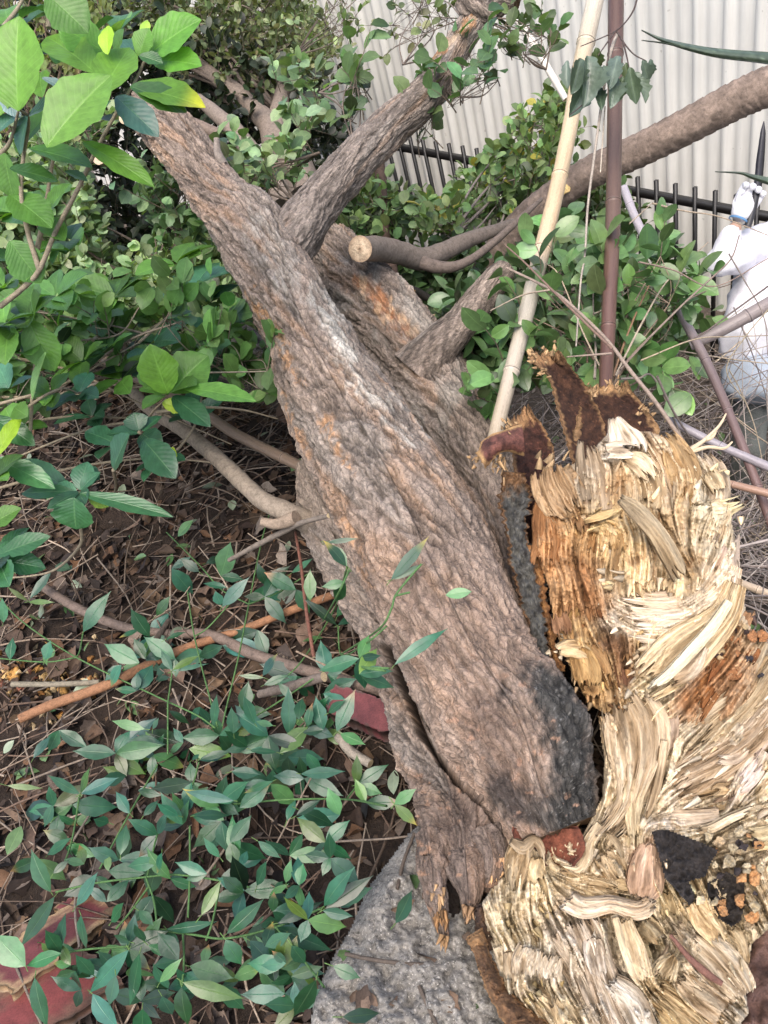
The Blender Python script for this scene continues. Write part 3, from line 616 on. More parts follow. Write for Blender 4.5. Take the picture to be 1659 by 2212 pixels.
# upper broken face
stroke(tw, [(720, 960, 110), (700, 780, 90), (680, 660, 66), (640, 520, 16)], F1, .045, (.40, .31, .20), jb=.35, rid=.006)
stroke(tw, [(650, 900, 40), (630, 760, 32), (625, 620, 22), (632, 515, 8)], F1, .06, (.33, .26, .17), jb=.2)
stroke(tw, [(990, 520, 50), (1050, 640, 90), (1110, 800, 90), (1150, 960, 50)], F1, .03, TAN, ja=.3, jb=.3, rid=.01)
stroke(tw, [(1100, 500, 30), (1180, 640, 90), (1230, 780, 95), (1190, 940, 60)], F1, .045, (.48, .33, .16), ja=.15, jb=.3, rid=.011)
stroke(tw, [(1290, 610, 60), (1370, 740, 95), (1410, 860, 80), (1380, 980, 60)], F1, .02, GTN, ja=.25, jb=.2, rid=.014)
stroke(tw, [(1330, 700, 40), (1400, 790, 50), (1440, 870, 40)], F1, .055, (.58, .46, .27), ja=.3, jb=.3, rid=.01)
stroke(tw, [(1420, 910, 80), (1410, 1020, 80), (1380, 1180, 80)], F1, .035, (.56, .46, .30), ja=.3, jb=.2, rid=.012)
stroke(tw, [(1360, 940, 30), (1430, 935, 45), (1495, 930, 20)], F1, .075, (.78, .66, .42), ja=.2, jb=.5, rid=.008)
stroke(tw, [(880, 680, 50), (960, 740, 90), (1000, 870, 110), (980, 960, 90)], F1, .055, (.52, .39, .22), jb=.35, rid=.007)
stroke(tw, [(850, 700, 60), (850, 800, 70), (850, 930, 70)], F1, .02, (.42, .27, .13), ja=.6, jb=.2, rid=.014)
stroke(tw, [(815, 410, 26), (850, 500, 70), (890, 580, 115), (900, 660, 110)], F1, .075, CRM2, ja=.1, jb=.4, rid=.009, bulge=.03)
stroke(tw, [(760, 620, 40), (850, 610, 50), (1000, 625, 30)], F1, .10, CRM2, ja=.15, jb=.4, rid=.006)
stroke(tw, [(870, 650, 22), (960, 680, 60), (1030, 760, 50), (1070, 850, 20)], F1, .09, (.68, .54, .33), ja=.1, jb=.5, rid=.006)
# orange crumbling block
stroke(tw, [(450, 660, 90), (470, 780, 130), (530, 900, 140), (600, 1000, 110)], F1, .07, ORT, ja=.3, jb=.3, rid=.018, freq=1.6)
stroke(tw, [(430, 830, 60), (440, 980, 90), (450, 1150, 100), (430, 1330, 110)], F1, .05, (.36, .18, .07), ja=.2, jb=.2, rid=.016)
stroke(tw, [(600, 950, 80), (640, 1080, 100), (620, 1260, 100)], F1, .03, (.38, .22, .09), ja=.3, jb=.3, rid=.018)
for k, (x, y, a, n, l, c) in enumerate([(450, 720, -70, 60, 70, ORT), (520, 800, 30, 60, 60, (.58, .36, .15)), (480, 700, -80, 40, 50, (.50, .28, .10)), (590, 740, -60, 40, 60, ORT), (530, 880, 40, 50, 80, (.66, .46, .23)), (420, 780, 60, 26, 50, (.72, .55, .33)), (640, 870, 10, 40, 60, ORT), (460, 980, 80, 50, 60, (.48, .28, .11)), (560, 1010, 60, 40, 60, (.56, .36, .16)), (840, 830, -70, 30, 130, TAN), (900, 880, -80, 24, 130, GTN), (1060, 900, -70, 34, 110, TAN), (1150, 930, 100, 40, 90, GTN), (1190, 1010, -60, 40, 110, (.42, .30, .16)), (1080, 1010, -120, 40, 130, (.38, .25, .12)), (1240, 1080, 70, 40, 100, TAN), (1330, 880, -60, 40, 80, GTN), (1420, 760, -40, 40, 60, (.60, .48, .28)), (1450, 1000, 80, 40, 80, (.66, .52, .32)), (1400, 1150, 70, 40, 80, GTN), (860, 1090, 200, 60, 90, (.60, .42, .20)), (900, 1040, 60, 50, 70, (.68, .50, .27)), (800, 1100, 190, 50, 100, (.64, .46, .23)), (760, 1160, 100, 50, 80, CRM), (920, 1140, 80, 50, 80, CRM), (700, 1000, 170, 40, 90, TAN), (1120, 1130, 80, 40, 90, (.34, .22, .10)), (1000, 560, 100, 30, 70, TAN)]):
    tufts(tw, x, y, a, n, l, .4, 80, .05, c, 4.6, k, fr=F1, thin=.10)
stroke(tw, [(650, 1022, 14), (760, 985, 24), (850, 955, 8)], F1, .09, (.62, .44, .20), rid=.003)
stroke(tw, [(800, 1000, 60), (850, 1100, 110), (830, 1240, 120)], F1, .045, (.58, .41, .20), ja=.3, jb=.4, rid=.018)
stroke(tw, [(1000, 930, 70), (1060, 1050, 100), (1160, 1200, 110), (1250, 1320, 90)], F1, .0, (.34, .22, .10), ja=.4, jb=.3, rid=.02)
# cream sweep across the middle
stroke(tw, [(1440, 110, 80), (1370, 250, 110), (1190, 370, 120), (950, 390, 115), (690, 340, 90)], F2, .055, CRM, jb=.28, rid=.010, bulge=.03)
stroke(tw, [(1470, 190, 50), (1420, 330, 75), (1200, 470, 120), (920, 480, 100), (740, 420, 60)], F2, .065, CRM2, jb=.3, rid=.010, bulge=.03)
stroke(tw, [(1480, 230, 60), (1400, 420, 95), (1200, 600, 150), (1040, 740, 140), (880, 860, 90)], F2, .085, (.72, .57, .34), jb=.25, rid=.011, bulge=.035)
stroke(tw, [(1440, 330, 26), (1340, 480, 32), (1200, 640, 34), (1080, 760, 28), (920, 880, 22)], F2, .12, (.80, .68, .44), jb=.2, rid=.007)
stroke(tw, [(1290, 590, 34), (1210, 720, 55), (1060, 800, 40)], F2, .10, (.64, .52, .36), jb=.3, rid=.008)
stroke(tw, [(1000, 480, 70), (960, 560, 90), (960, 620, 70)], F2, .05, (.60, .43, .21), jb=.6, rid=.012)
stroke(tw, [(950, 170, 50), (950, 250, 60), (970, 330, 40)], F2, .07, (.70, .53, .30), ja=.5, jb=.5, rid=.01)
stroke(tw, [(1080, 180, 40), (1080, 240, 40), (1070, 320, 20)], F2, .07, (.70, .53, .30), ja=.3, jb=.5, rid=.01)
for k, (x, y, a, n, l, c) in enumerate([(740, 200, 190, 50, 90, CRM), (760, 260, 200, 50, 80, (.72, .55, .30)), (700, 340, 180, 40, 50, CRM2), (780, 440, 140, 36, 60, CRM), (900, 860, 130, 30, 60, CRM2), (960, 230, 90, 34, 90, CRM), (1080, 250, 90, 26, 80, CRM), (860, 190, 100, 40, 90, TAN), (980, 590, 150, 40, 60, TAN), (880, 760, 150, 40, 60, CRM)]):
    tufts(tw, x, y, a, n, l, .35, 70, .06, np.array(c)*.8, 4.4, k+50, fr=F2, thin=.10)
f = MB()
for p_, c_ in (([(780, 590, 7), (800, 615, 12), (840, 655, 14), (870, 680, 8)], (.58, .38, .22)), ([(800, 600, 8), (845, 635, 12), (890, 690, 12), (905, 715, 5)], (.50, .27, .13)), ([(790, 630, 6), (830, 670, 10), (880, 715, 9), (900, 728, 4)], (.62, .45, .30)), ([(850, 640, 6), (880, 660, 9), (900, 690, 7)], (.40, .22, .10))):
    stroke(f, p_, ID, .015, c_, ja=.3, jb=.4, rid=.008, bulge=.008, dfn=DS, rec=False)
tufts(f, 880, 655, -60, 26, 26, .8, 14, .02, (.46, .27, .13), 2.2, 5, dfn=DS); f.build("torn_patch", MAT['wood'], tree)
# small curled lump on the left of the hollow
stroke(tw, [(440, 620, 34), (510, 600, 50), (590, 610, 50), (650, 640, 30)], F2, .085, (.62, .47, .26), ja=.15, jb=.5, rid=.014, bulge=.02)
stroke(tw, [(480, 660, 30), (560, 670, 50), (640, 720, 50), (680, 790, 30)], F2, .07, (.52, .36, .17), ja=.3, jb=.5, rid=.016)
stroke(tw, [(600, 560, 40), (660, 640, 60), (710, 730, 50), (730, 810, 30)], F2, .055, (.40, .24, .10), ja=.4, jb=.4, rid=.016)
stroke(tw, [(600, 800, 40), (640, 840, 50), (640, 900, 30)], F2, .06, (.42, .25, .10), ja=.4, jb=.4, rid=.018)
stroke(tw, [(560, 500, 50), (580, 620, 70), (620, 760, 80), (610, 860, 40)], F2, .08, (.50, .31, .12), ja=.3, jb=.3, rid=.018)
for k, (x, y, a, n, l, c) in enumerate([(500, 560, 190, 60, 60, CRM2), (470, 640, 170, 50, 50, CRM), (520, 540, 230, 40, 60, CRM2), (600, 700, 90, 50, 60, ORT), (680, 800, 80, 50, 60, (.50, .32, .13)), (640, 860, 100, 40, 50, ORT), (760, 860, 40, 30, 60, BRN), (560, 420, 60, 60, 90, BRN), (640, 300, 80, 60, 90, BRN), (560, 150, 80, 60, 90, (.34, .18, .07)), (640, 480, 70, 60, 90, (.30, .15, .06)), (800, 650, 100, 50, 80, (.26, .13, .05)), (870, 700, 80, 40, 70, (.34, .18, .07))]):
    tufts(tw, x, y, a, n, l, .4, 80, .05, c, 4.2, k+80, fr=F2, thin=.10)
stroke(tw, [(440, 110, 20), (480, 190, 24), (490, 300, 20), (490, 480, 6)], F2, .06, (.44, .25, .11), rid=.004)
stroke(tw, [(560, 80, 90), (600, 240, 90), (640, 420, 90)], F2, .02, (.24, .11, .04), ja=.2, jb=.2, rid=.016)
stroke(tw, [(760, 520, 80), (800, 640, 90), (820, 780, 90)], F2, -.03, (.15, .07, .03), rid=.016)
# right edge of the broken end
stroke(tw, [(1450, 440, 80), (1380, 560, 70), (1310, 700, 50)], F2, .04, (.38, .24, .12), ja=.3, jb=.4, rid=.022)
stroke(tw, [(1400, 640, 80), (1310, 760, 100), (1200, 930, 90)], F2, .035, (.34, .15, .05), jb=.2, rid=.014, bulge=.05)
for k, (x, y, a, n, l, c) in enumerate([(1440, 500, 120, 50, 60, TAN), (1350, 590, 120, 50, 60, (.44, .28, .14)), (1500, 440, 60, 40, 60, (.08, .05, .04)), (1320, 650, 110, 40, 70, TAN)]):
    tufts(tw, x, y, a, n, l, .5, 70, .06, c, 4.4, k+110, fr=F2, thin=.10)
UPOLY = [(1185, 1180), (1205, 1060), (1275, 1015), (1315, 950), (1400, 940), (1480, 970), (1540, 1015), (1570, 1090), (1592, 1220), (1602, 1330), (1625, 1400), (1620, 1490), (1550, 1540), (1440, 1560), (1330, 1540), (1275, 1500), (1235, 1420), (1210, 1350)]
filler(tw, UPOLY, 46, 5, exclude=[(1400, 1330, 90), (1480, 1290, 70), (1345, 1430, 30), (1320, 1370, 40)])
core = MB(); fibre_body(core, [(1150, 1180), (1165, 1080), (1195, 1020), (1262, 990), (1312, 935), (1400, 930), (1480, 960), (1545, 1010), (1575, 1090), (1600, 1220), (1612, 1330), (1640, 1400), (1640, 1500), (1560, 1560), (1440, 1580), (1330, 1560), (1270, 1520), (1225, 1430), (1195, 1350), (1185, 1270)], .022, .03, .3, 2.2, .030, 45, 1, 45, (.17, .085, .035))
core.build("rotten_heartwood", MAT['wood'], tree)
tw.build("torn_fibres", MAT['wood'], tree)
sp = MB()
stroke(sp, [(850, 885, 26), (950, 960, 48), (1060, 1080, 52), (1150, 1230, 56), (1220, 1370, 50)], F1, .16, (.46, .37, .23), ja=.05, jb=.2, rid=.004, curl0=.05, thick=.012, bulge=.008, streak=.3)
sp.build("long_splinter", MAT['wood'], tree)
# dark bark rim along the torn edge
rim = MB()
def sheet(mb, L, Rr, n=60, m=30, off=.03, col=(.06, .055, .05), col2=(.02, .018, .016), lump=.012, ls=14, bow=.03, thick=.014, jag=.0, seed=0, jags=0, dfn=D, edgec=None):
    """a curved plate between two picture rails (x, y, extra depth towards the lens)"""
    L = smooth_pts(L, n); Rr = smooth_pts(Rr, n); t = np.linspace(0, 1, m)[None, :, None]
    q = L[:, None]*(1-t)+Rr[:, None]*t; tt = t[..., 0]
    x, y, e = q[..., 0], q[..., 1], q[..., 2]
    if jag:
        je = jag*(np.clip(tt*2-1, 0, 1)**2*fbm(y/6+seed, y*0, seed=seed, oct=4)-np.clip(1-tt*2, 0, 1)**2*fbm(y/6, y*0+4, seed=seed+1, oct=4)); x = x+je
    if jags:
        s = np.linspace(0, 1, n)[:, None]; hh = hsh(np.arange(m), np.zeros(m), np.zeros(m), seed)[None]*.6+.4*vn(np.arange(m)/4., np.zeros(m), seed=seed)[None]
        y = y+jags*hh*np.clip(1-s*5, 0, 1)
    d = dfn(x, y)-off-e-bow*4*tt*(1-tt)+lump*fbm(x/ls, y/ls, seed=seed, oct=5, gain=.6)
    V = PV(np.stack([x, y, d], -1).reshape(-1, 3)); N_ = n*m
    k = np.clip(.5+.8*fbm(x/11, y/11, seed=seed+3, oct=4), 0, 1)[..., None]; C = np.asarray(col)*k+np.asarray(col2)*(1-k)
    if edgec is not None:
        g = (sstep(np.abs(tt*2-1)+.15*fbm(x/8, y/8, seed=seed+8), .78, .95)+sstep(1-np.linspace(0, 1, n)[:, None]+.06*fbm(x/8, y/8, seed=seed+9)+0*tt, .84, .94)).clip(0, 1)[..., None]
        C = C*(1-g)+np.asarray(edgec)*g
    spk = sstep(fbm(x/3.5, y/3.5, seed=seed+7), .45, .6)[..., None]; C = C+.22*spk*np.asarray(col)/max(max(col), .01)*.4
    idx = np.arange(N_).reshape(n, m); loop = np.concatenate([idx[0], idx[1:, -1], idx[-1, -2::-1], idx[-2:0:-1, 0]]); nx = np.roll(loop, -1)
    F = gridF(n, m); U = np.stack([x, y], -1).reshape(-1, 2)/FPX
    mb.add(np.vstack([V, V+FW*thick]), np.vstack([F, F[:, ::-1]+N_, np.stack([loop, nx, nx+N_, loop+N_], 1)]), np.vstack([C.reshape(-1, 3)]*2), np.vstack([U, U]))
sheet(rim, [(1086, 1018, 0), (1084, 1090, 0), (1100, 1190, 0), (1118, 1270, .0), (1140, 1350, 0), (1160, 1430, 0), (1180, 1500, 0)], [(1132, 1022, 0), (1146, 1075, 0), (1138, 1150, 0), (1160, 1240, 0), (1180, 1340, 0), (1192, 1420, 0), (1240, 1500, 0)], 150, 50, .05, (.13, .125, .11), (.035, .033, .03), .034, 13, .015, .02, 13, 3, edgec=(.16, .085, .04))
rim.build("bark_rim", MAT['core'], tree)
rim = MB()
sheet(rim, [(1128, 1175, 0), (1150, 1240, 0), (1172, 1330, 0), (1188, 1400, 0), (1196, 1450, 0)], [(1160, 1180, 0), (1176, 1250, 0), (1186, 1310, 0), (1204, 1390, 0), (1222, 1450, 0)], 100, 24, .035, (.34, .17, .06), (.12, .05, .02), .014, 10, .01, .012, 9, 7)
rim.build("inner_bark", MAT['core'], tree)
# brown, curled flaps of inner bark standing up behind the torn end
def flap(L, Rr, seed, off, bow, col=(.070, .032, .018), col2=(.022, .010, .007), edgec=(.27, .15, .07), jags=-22, n=90, m=60, lump=.008):
    f = MB(); sheet(f, L, Rr, n, m, off, col, col2, lump, 9, bow, .012, 5, seed, jags, edgec=edgec); return f.build("bark_flap", MAT['core'], tree)
flap([(1142, 772, -.12), (1185, 815, -.10), (1205, 880, -.06), (1225, 950, -.03), (1240, 1010, 0)], [(1215, 768, -.12), (1245, 805, -.1), (1275, 850, -.06), (1300, 900, -.04), (1310, 960, 0)], 5, .0, -.05)
flap([(1262, 842, -.08), (1250, 890, -.06), (1240, 950, -.02), (1245, 1015, .0)], [(1355, 836, -.10), (1395, 880, -.08), (1424, 930, -.05), (1425, 985, -.02)], 6, -.03, -.06, edgec=(.32, .19, .09))
flap([(1098, 925, .0), (1108, 990, .0), (1118, 1060, 0), (1140, 1170, 0)], [(1148, 884, -.03), (1188, 950, -.03), (1196, 1010, -.02), (1160, 1180, 0)], 8, -.02, -.05, (.075, .030, .020), (.02, .009, .007))
flap([(1030, 978, .10), (1050, 945, .10), (1085, 930, .08), (1128, 915, .04)], [(1052, 1012, .12), (1066, 992, .12), (1095, 975, .10), (1135, 985, .05)], 9, .02, .05, (.19, .075, .055), (.07, .028, .022), (.42, .25, .11), 0, lump=.004)
for x, y, a in ((1080, 1000, 100), (1150, 775, 200), (1170, 800, 180), (1190, 765, -80), (1285, 850, -70), (1330, 838, -80), (1390, 890, -30), (1100, 925, -130), (1040, 985, 150)):
    f = MB(); tufts(f, x, y, a, 22 if x == 1080 else 14, 22 if x == 1080 else 13, .8, 20, -.08 if y < 900 else .12, (.38, .24, .12), 2.4, int(x)); f.build("frayed_edge", MAT['wood'], tree)
# orange ragged bits along the seam and end of the low stem
f = MB()
DL = lambda x, y: np.interp(y, [1450, 1600, 1750, 1850, 1960, 2060], [1.60, 1.50, 1.43, 1.395, 1.375, 1.37])
def split_edge(lst):
    f = MB()
    for x, y, a, n, l, c in lst: tufts(f, x, y, a, n, l, .5, 17, .012, c, 3.0, int(y), dfn=DL, thin=1.)
    f.build("splintered_edge", MAT['wood'], tree)
split_edge(((1240, 1790, 90, 26, 20, (.46, .30, .14)),))
split_edge(((940, 1930, 85, 12, 30, (.40, .25, .13)), (952, 1975, 85, 12, 34, (.26, .14, .06)), (962, 2025, 90, 10, 26, (.32, .19, .09))))
split_edge(((1012, 1960, 95, 14, 24, (.36, .22, .12)),))
for x, y, a, n, l, c in ((1085, 1850, 100, 26, 24, (.50, .30, .16)), (1072, 1885, 110, 22, 22, (.46, .28, .14))):
    tufts(f, x, y, a, n, l, .5, 17, .012, c, 3.0, int(y), dfn=DL, thin=1.)
f.build("splintered_edge", MAT['wood'], tree)

# ------------------------------------------------------------------ the broken stump it tore away from
stump = thing("broken_stump", "broken tree stump of pale shredded wood with a charred hollow, beside the grey rock", "stump", P(1400, 2150, 1.35)*np.array([1, 1, 0]))
LPOLY = [(1290, 1545), (1400, 1560), (1540, 1560), (1640, 1480), (1690, 1440), (1720, 1700), (1690, 1900), (1668, 2000), (1625, 2040), (1612, 2130), (1618, 2190), (1580, 2240), (1560, 2330), (1180, 2330), (1120, 2212), (1085, 2130), (1050, 2020), (1040, 1950), (1085, 1880), (1095, 1810), (1180, 1830), (1260, 1800), (1300, 1720), (1305, 1640)]
lw = MB(); GC = (.66, .55, .40); GC2 = (.62, .52, .385)
stroke(lw, [(820, -300, 130), (890, -120, 190), (905, 60, 175), (885, 220, 120), (850, 350, 85), (770, 470, 75), (640, 590, 45)], F3, .055, (.62, .50, .33), ja=.10, jb=.2, rid=.013, bulge=.03)
stroke(lw, [(900, 200, 60), (880, 330, 60), (880, 450, 40), (890, 560, 30)], F3, .07, (.56, .45, .27), jb=.2, rid=.012)
stroke(lw, [(1640, -590, 60), (1500, -340, 70), (1260, -160, 70), (1080, -10, 60)], F3, .03, (.50, .41, .27), jb=.3, rid=.012)
stroke(lw, [(1700, -480, 60), (1560, -260, 80), (1380, -80, 100), (1180, 90, 110)], F3, .025, (.50, .40, .25), jb=.3, rid=.016)
stroke(lw, [(1720, -250, 90), (1580, -60, 110), (1400, 80, 120), (1180, 200, 120), (1040, 330, 60)], F3, .03, GC, jb=.3, rid=.016)
stroke(lw, [(1720, 0, 90), (1600, 130, 110), (1420, 250, 110), (1150, 330, 110)], F3, .02, (.54, .42, .25), jb=.3, rid=.018)
stroke(lw, [(1640, 40, 60), (1530, 200, 60), (1440, 360, 40)], F3, .05, GC, jb=.4, rid=.01)
stroke(lw, [(1060, -20, 20), (1040, 160, 24), (1000, 320, 22), (950, 440, 10)], F3, .075, (.64, .52, .34), rid=.004, jb=.2)
stroke(lw, [(1600, 360, 14), (1450, 430, 22), (1330, 490, 22), (1220, 500, 12)], F3, .07, (.70, .58, .38), rid=.004, ja=.2)
stroke(lw, [(1380, 420, 50), (1200, 440, 60), (1000, 440, 60), (900, 500, 40)], F3, .03, GC2, jb=.3, rid=.012)
# lip round the red-brown cup
stroke(lw, [(700, 470, 40), (630, 560, 36), (610, 650, 34), (560, 725, 34), (430, 700, 34)], F3, .06, (.60, .48, .30), jb=.2, rid=.008)
stroke(lw, [(180, 560, 20), (250, 600, 40), (310, 555, 30), (350, 600, 24), (370, 690, 16)], F3, .075, (.48, .38, .24), rid=.006)
stroke(lw, [(260, 580, 80), (245, 690, 100), (225, 800, 80), (215, 890, 46)], F3, .055, (.56, .45, .28), ja=.1, jb=.5, rid=.012)
stroke(lw, [(330, 640, 40), (320, 740, 60), (340, 820, 40)], F3, .065, (.60, .48, .28), ja=.2, jb=.5, rid=.012)
stroke(lw, [(400, 720, 70), (540, 810, 120), (700, 860, 140), (880, 880, 100)], F3, .04, (.48, .36, .20), ja=.3, jb=.3, rid=.016, freq=1.4)
stroke(lw, [(700, 600, 70), (760, 700, 80), (820, 800, 60)], F3, .045, (.52, .41, .25), ja=.3, jb=.3, rid=.02)
stroke(lw, [(985, 560, 60), (965, 690, 95), (950, 820, 110), (930, 900, 60)], F3, .065, PNK, ja=.1, jb=.15, rid=.004, streak=.25)
stroke(lw, [(480, 880, 70), (600, 950, 60), (760, 930, 46), (920, 965, 50), (1050, 885, 36)], F3, .085, (.68, .55, .38), ja=.1, jb=.2, rid=.008)
# long grey slabs running down
stroke(lw, [(560, 970, 90), (640, 1150, 95), (700, 1320, 90), (770, 1500, 95), (860, 1700, 90)], F3, .055, GRY, ja=.15, rid=.008, jb=.1)
stroke(lw, [(400, 1000, 90), (490, 1150, 105), (590, 1320, 100), (680, 1500, 110), (760, 1700, 100)], F3, .04, (.50, .42, .31), ja=.25, rid=.010, jb=.1)
stroke(lw, [(640, 1090, 50), (660, 1220, 60), (700, 1370, 40)], F3, .075, (.62, .54, .42), ja=.2, jb=.25, rid=.006)
stroke(lw, [(820, 990, 46), (870, 1150, 66), (920, 1290, 66), (960, 1370, 44)], F3, .09, (.68, .54, .33), ja=.1, jb=.12, rid=.006)
stroke(lw, [(780, 1000, 20), (830, 1180, 24), (880, 1320, 20), (930, 1400, 12)], F3, .10, (.70, .57, .36), jb=.2, rid=.004)
stroke(lw, [(200, 1040, 80), (250, 1150, 90), (290, 1260, 90)], F3, .03, (.46, .37, .22), ja=.3, jb=.4, rid=.02)
stroke(lw, [(170, 1200, 36), (185, 1300, 44), (200, 1400, 36)], F3, .055, (.62, .52, .36), jb=.25, rid=.006)
stroke(lw, [(300, 1160, 70), (270, 1270, 85), (260, 1370, 70)], F3, .06, (.64, .55, .40), ja=.15, jb=.35, rid=.012)
stroke(lw, [(430, 1190, 60), (400, 1300, 70), (400, 1380, 50)], F3, .055, (.60, .51, .37), ja=.3, jb=.4, rid=.014)
stroke(lw, [(300, 1400, 80), (400, 1500, 95), (500, 1640, 100), (560, 1760, 90)], F3, .03, (.54, .43, .26), ja=.2, jb=.2, rid=.016)
stroke(lw, [(420, 1440, 40), (480, 1560, 60), (560, 1700, 60)], F3, .055, (.58, .47, .29), ja=.3, jb=.1, rid=.01)
stroke(lw, [(740, 1370, 55), (860, 1470, 80), (950, 1640, 80), (1000, 1760, 70)], F3, .06, (.60, .54, .43), ja=.1, rid=.005)
stroke(lw, [(980, 1390, 80), (1130, 1500, 100), (1290, 1640, 110), (1380, 1760, 100)], F3, .04, (.52, .39, .21), ja=.2, jb=.1, rid=.01, freq=1.5)
stroke(lw, [(1080, 1040, 70), (1190, 1180, 90), (1340, 1380, 100), (1500, 1560, 100)], F3, .035, (.50, .41, .28), ja=.2, jb=.15, rid=.008)
stroke(lw, [(1180, 1080, 90), (1380, 1250, 110), (1500, 1400, 90), (1540, 1470, 60)], F3, .05, (.58, .48, .33), ja=.15, jb=.25, rid=.008)
stroke(lw, [(1400, 1080, 90), (1480, 1180, 70), (1500, 1300, 50)], F3, .03, (.54, .43, .26), ja=.2, jb=.3, rid=.008)
stroke(lw, [(1130, 1330, 60), (1260, 1450, 80), (1420, 1560, 90)], F3, .045, (.56, .45, .30), ja=.2, jb=.1, rid=.006)
stroke(lw, [(1230, 890, 60), (1290, 1000, 80), (1360, 1090, 70), (1400, 1180, 40)], F3, .075, (.68, .52, .29), ja=.1, jb=.4, rid=.007)
stroke(lw, [(1130, 1220, 30), (1080, 1300, 66), (1040, 1370, 80)], F3, .08, (.56, .45, .27), ja=.1, jb=.4, rid=.01)
stroke(lw, [(900, 1000, 60), (980, 1090, 80), (1040, 1180, 70)], F3, .05, (.52, .42, .25), ja=.3, jb=.4, rid=.016)
stroke(lw, [(1050, 820, 40), (1090, 920, 60), (1100, 1010, 50)], F3, .045, (.48, .38, .21), ja=.3, jb=.4, rid=.016)
for k, (x, y, a, n, l, c) in enumerate([(660, 610, 110, 40, 90, GC), (880, 560, 100, 40, 60, (.56, .46, .28)), (760, 640, 80, 50, 60, GC), (560, 780, 20, 70, 60, (.48, .36, .19)), (700, 800, 10, 70, 60, (.54, .41, .23)), (800, 860, 20, 60, 60, (.50, .38, .20)), (620, 900, 40, 60, 60, (.56, .42, .24)), (240, 830, 70, 40, 60, GC), (330, 820, 60, 40, 60, GC), (270, 900, 60, 50, 70, (.50, .38, .20)), (360, 930, 50, 60, 70, (.50, .38, .20)), (300, 1020, 60, 60, 80, (.48, .37, .2)), (150, 1000, 80, 50, 80, (.42, .32, .17)), (120, 1100, 70, 50, 70, (.46, .36, .2)), (430, 1340, 90, 40, 60, (.40, .30, .14)), (240, 1420, 60, 50, 60, (.54, .43, .24)), (320, 1440, 50, 50, 60, (.5, .39, .2)), (1040, 960, 60, 50, 70, (.50, .39, .21)), (1000, 1040, 50, 40, 70, GC2), (1380, 1130, 50, 36, 60, (.66, .50, .28)), (1240, 940, 100, 30, 60, CRM), (1100, 1350, 60, 40, 60, (.52, .41, .23)), (1220, 90, 150, 50, 120, GC), (1350, 150, 150, 50, 120, (.52, .40, .24)), (1200, 250, 140, 50, 110, GC2), (1500, 60, 140, 40, 120, GC), (820, -290, 250, 60, 50, (.66, .56, .42)), (950, -260, 270, 40, 50, (.52, .42, .3))]):
    tufts(lw, x, y, a, n, l, .35, 80, .05, c, 4.6, k+200, fr=F3, thin=.10)
EXC = [(1480, 1880, 60), (1550, 1990, 36), (1140, 1850, 60), (1190, 1850, 60), (1455, 1870, 50), (1390, 1900, 30)]
filler(lw, [(1310, 1560), (1540, 1580), (1640, 1520), (1680, 1460), (1700, 1700), (1660, 1960), (1610, 2040), (1600, 2190), (1560, 2230), (1150, 2240), (1090, 2110), (1055, 2010), (1060, 1960), (1100, 1900), (1200, 1850), (1290, 1790), (1315, 1700)], 40, 9, exclude=EXC, jit=.12)
c2 = MB(); fibre_body(c2, LPOLY, .016, .02, .34, 2.2, .026, 50, 41, 40, (.26, .19, .10))
c2.build("stump_core", MAT['wood'], stump)
lw.build("torn_fibres", MAT['wood'], stump)
# red-brown smooth cup, charred hollow, crumbs, rind of bark
m_ = MB(); sheet(m_, [(1110, 1790, 0), (1110, 1810, 0), (1130, 1840, 0), (1170, 1870, 0)], [(1250, 1790, 0), (1262, 1810, 0), (1262, 1840, 0), (1240, 1872, 0)], 40, 60, .072, (.25, .085, .05), (.12, .04, .025), .006, 30, -.04, .012, 3, 2)
m_.build("red_heartwood", MAT['core'], stump)
m_ = MB(); blob(m_, [(1405, 1795), (1440, 1790), (1500, 1812), (1555, 1835), (1535, 1870), (1525, 1895), (1490, 1905), (1505, 1940), (1490, 1960), (1460, 1925), (1435, 1900), (1425, 1860)], .098, -.01, .05, 3, .02, 9, 8, (.035, .03, .028), (.012, .01, .01), 14)
blob(m_, [(1530, 1905), (1570, 1880), (1610, 1905), (1612, 1950), (1602, 1990), (1580, 2005), (1550, 1985), (1530, 1950)], .085, -.01, .05, 3, .025, 9, 9, (.04, .032, .026), (.010, .009, .009), 14)  # near-black lump: the darkness of a second hole put in as colour
m_.build("char_and_dark_hole", MAT['core'], stump)
m_ = MB(); r = np.random.default_rng(4)
for k in range(46):
    x, y = r.uniform(1500, 1640), r.uniform(1790, 2000)
    if math.hypot(x-1580, y-1985) < 22: continue
    rr = r.uniform(5, 17); a = np.linspace(0, 2*math.pi, 9)[:-1]; pol = [(x+rr*math.cos(q)*r.uniform(.6, 1.3), y+rr*math.sin(q)*r.uniform(.6, 1.3)) for q in a]
    c = [(.54, .44, .28), (.46, .35, .22), (.50, .27, .12), (.05, .04, .04), (.58, .48, .32)][r.integers(5)]
    blob(m_, pol, r.uniform(.06, .09), .006, .03, 2.2, .016, 7, k, c, tuple(np.array(c)*.45), 8)
m_.build("rotten_crumbs", MAT['core'], stump); m_ = MB()
for k in range(24):
    x, y = r.uniform(1540, 1650), r.uniform(1340, 1480)
    if x < 1560 and y > 1440: continue
    rr = r.uniform(6, 18); a = np.linspace(0, 2*math.pi, 9)[:-1]; pol = [(x+rr*math.cos(q)*r.uniform(.6, 1.3), y+rr*math.sin(q)*r.uniform(.6, 1.3)) for q in a]
    c = [(.46, .34, .19), (.06, .035, .03), (.34, .16, .07), (.045, .04, .045)][r.integers(4)]
    blob(m_, pol, r.uniform(.055, .08), .008, .05, 2.4, .016, 7, k+60, c, tuple(np.array(c)*.5), 8)
m_.build("rotten_crumbs", MAT['core'], stump)
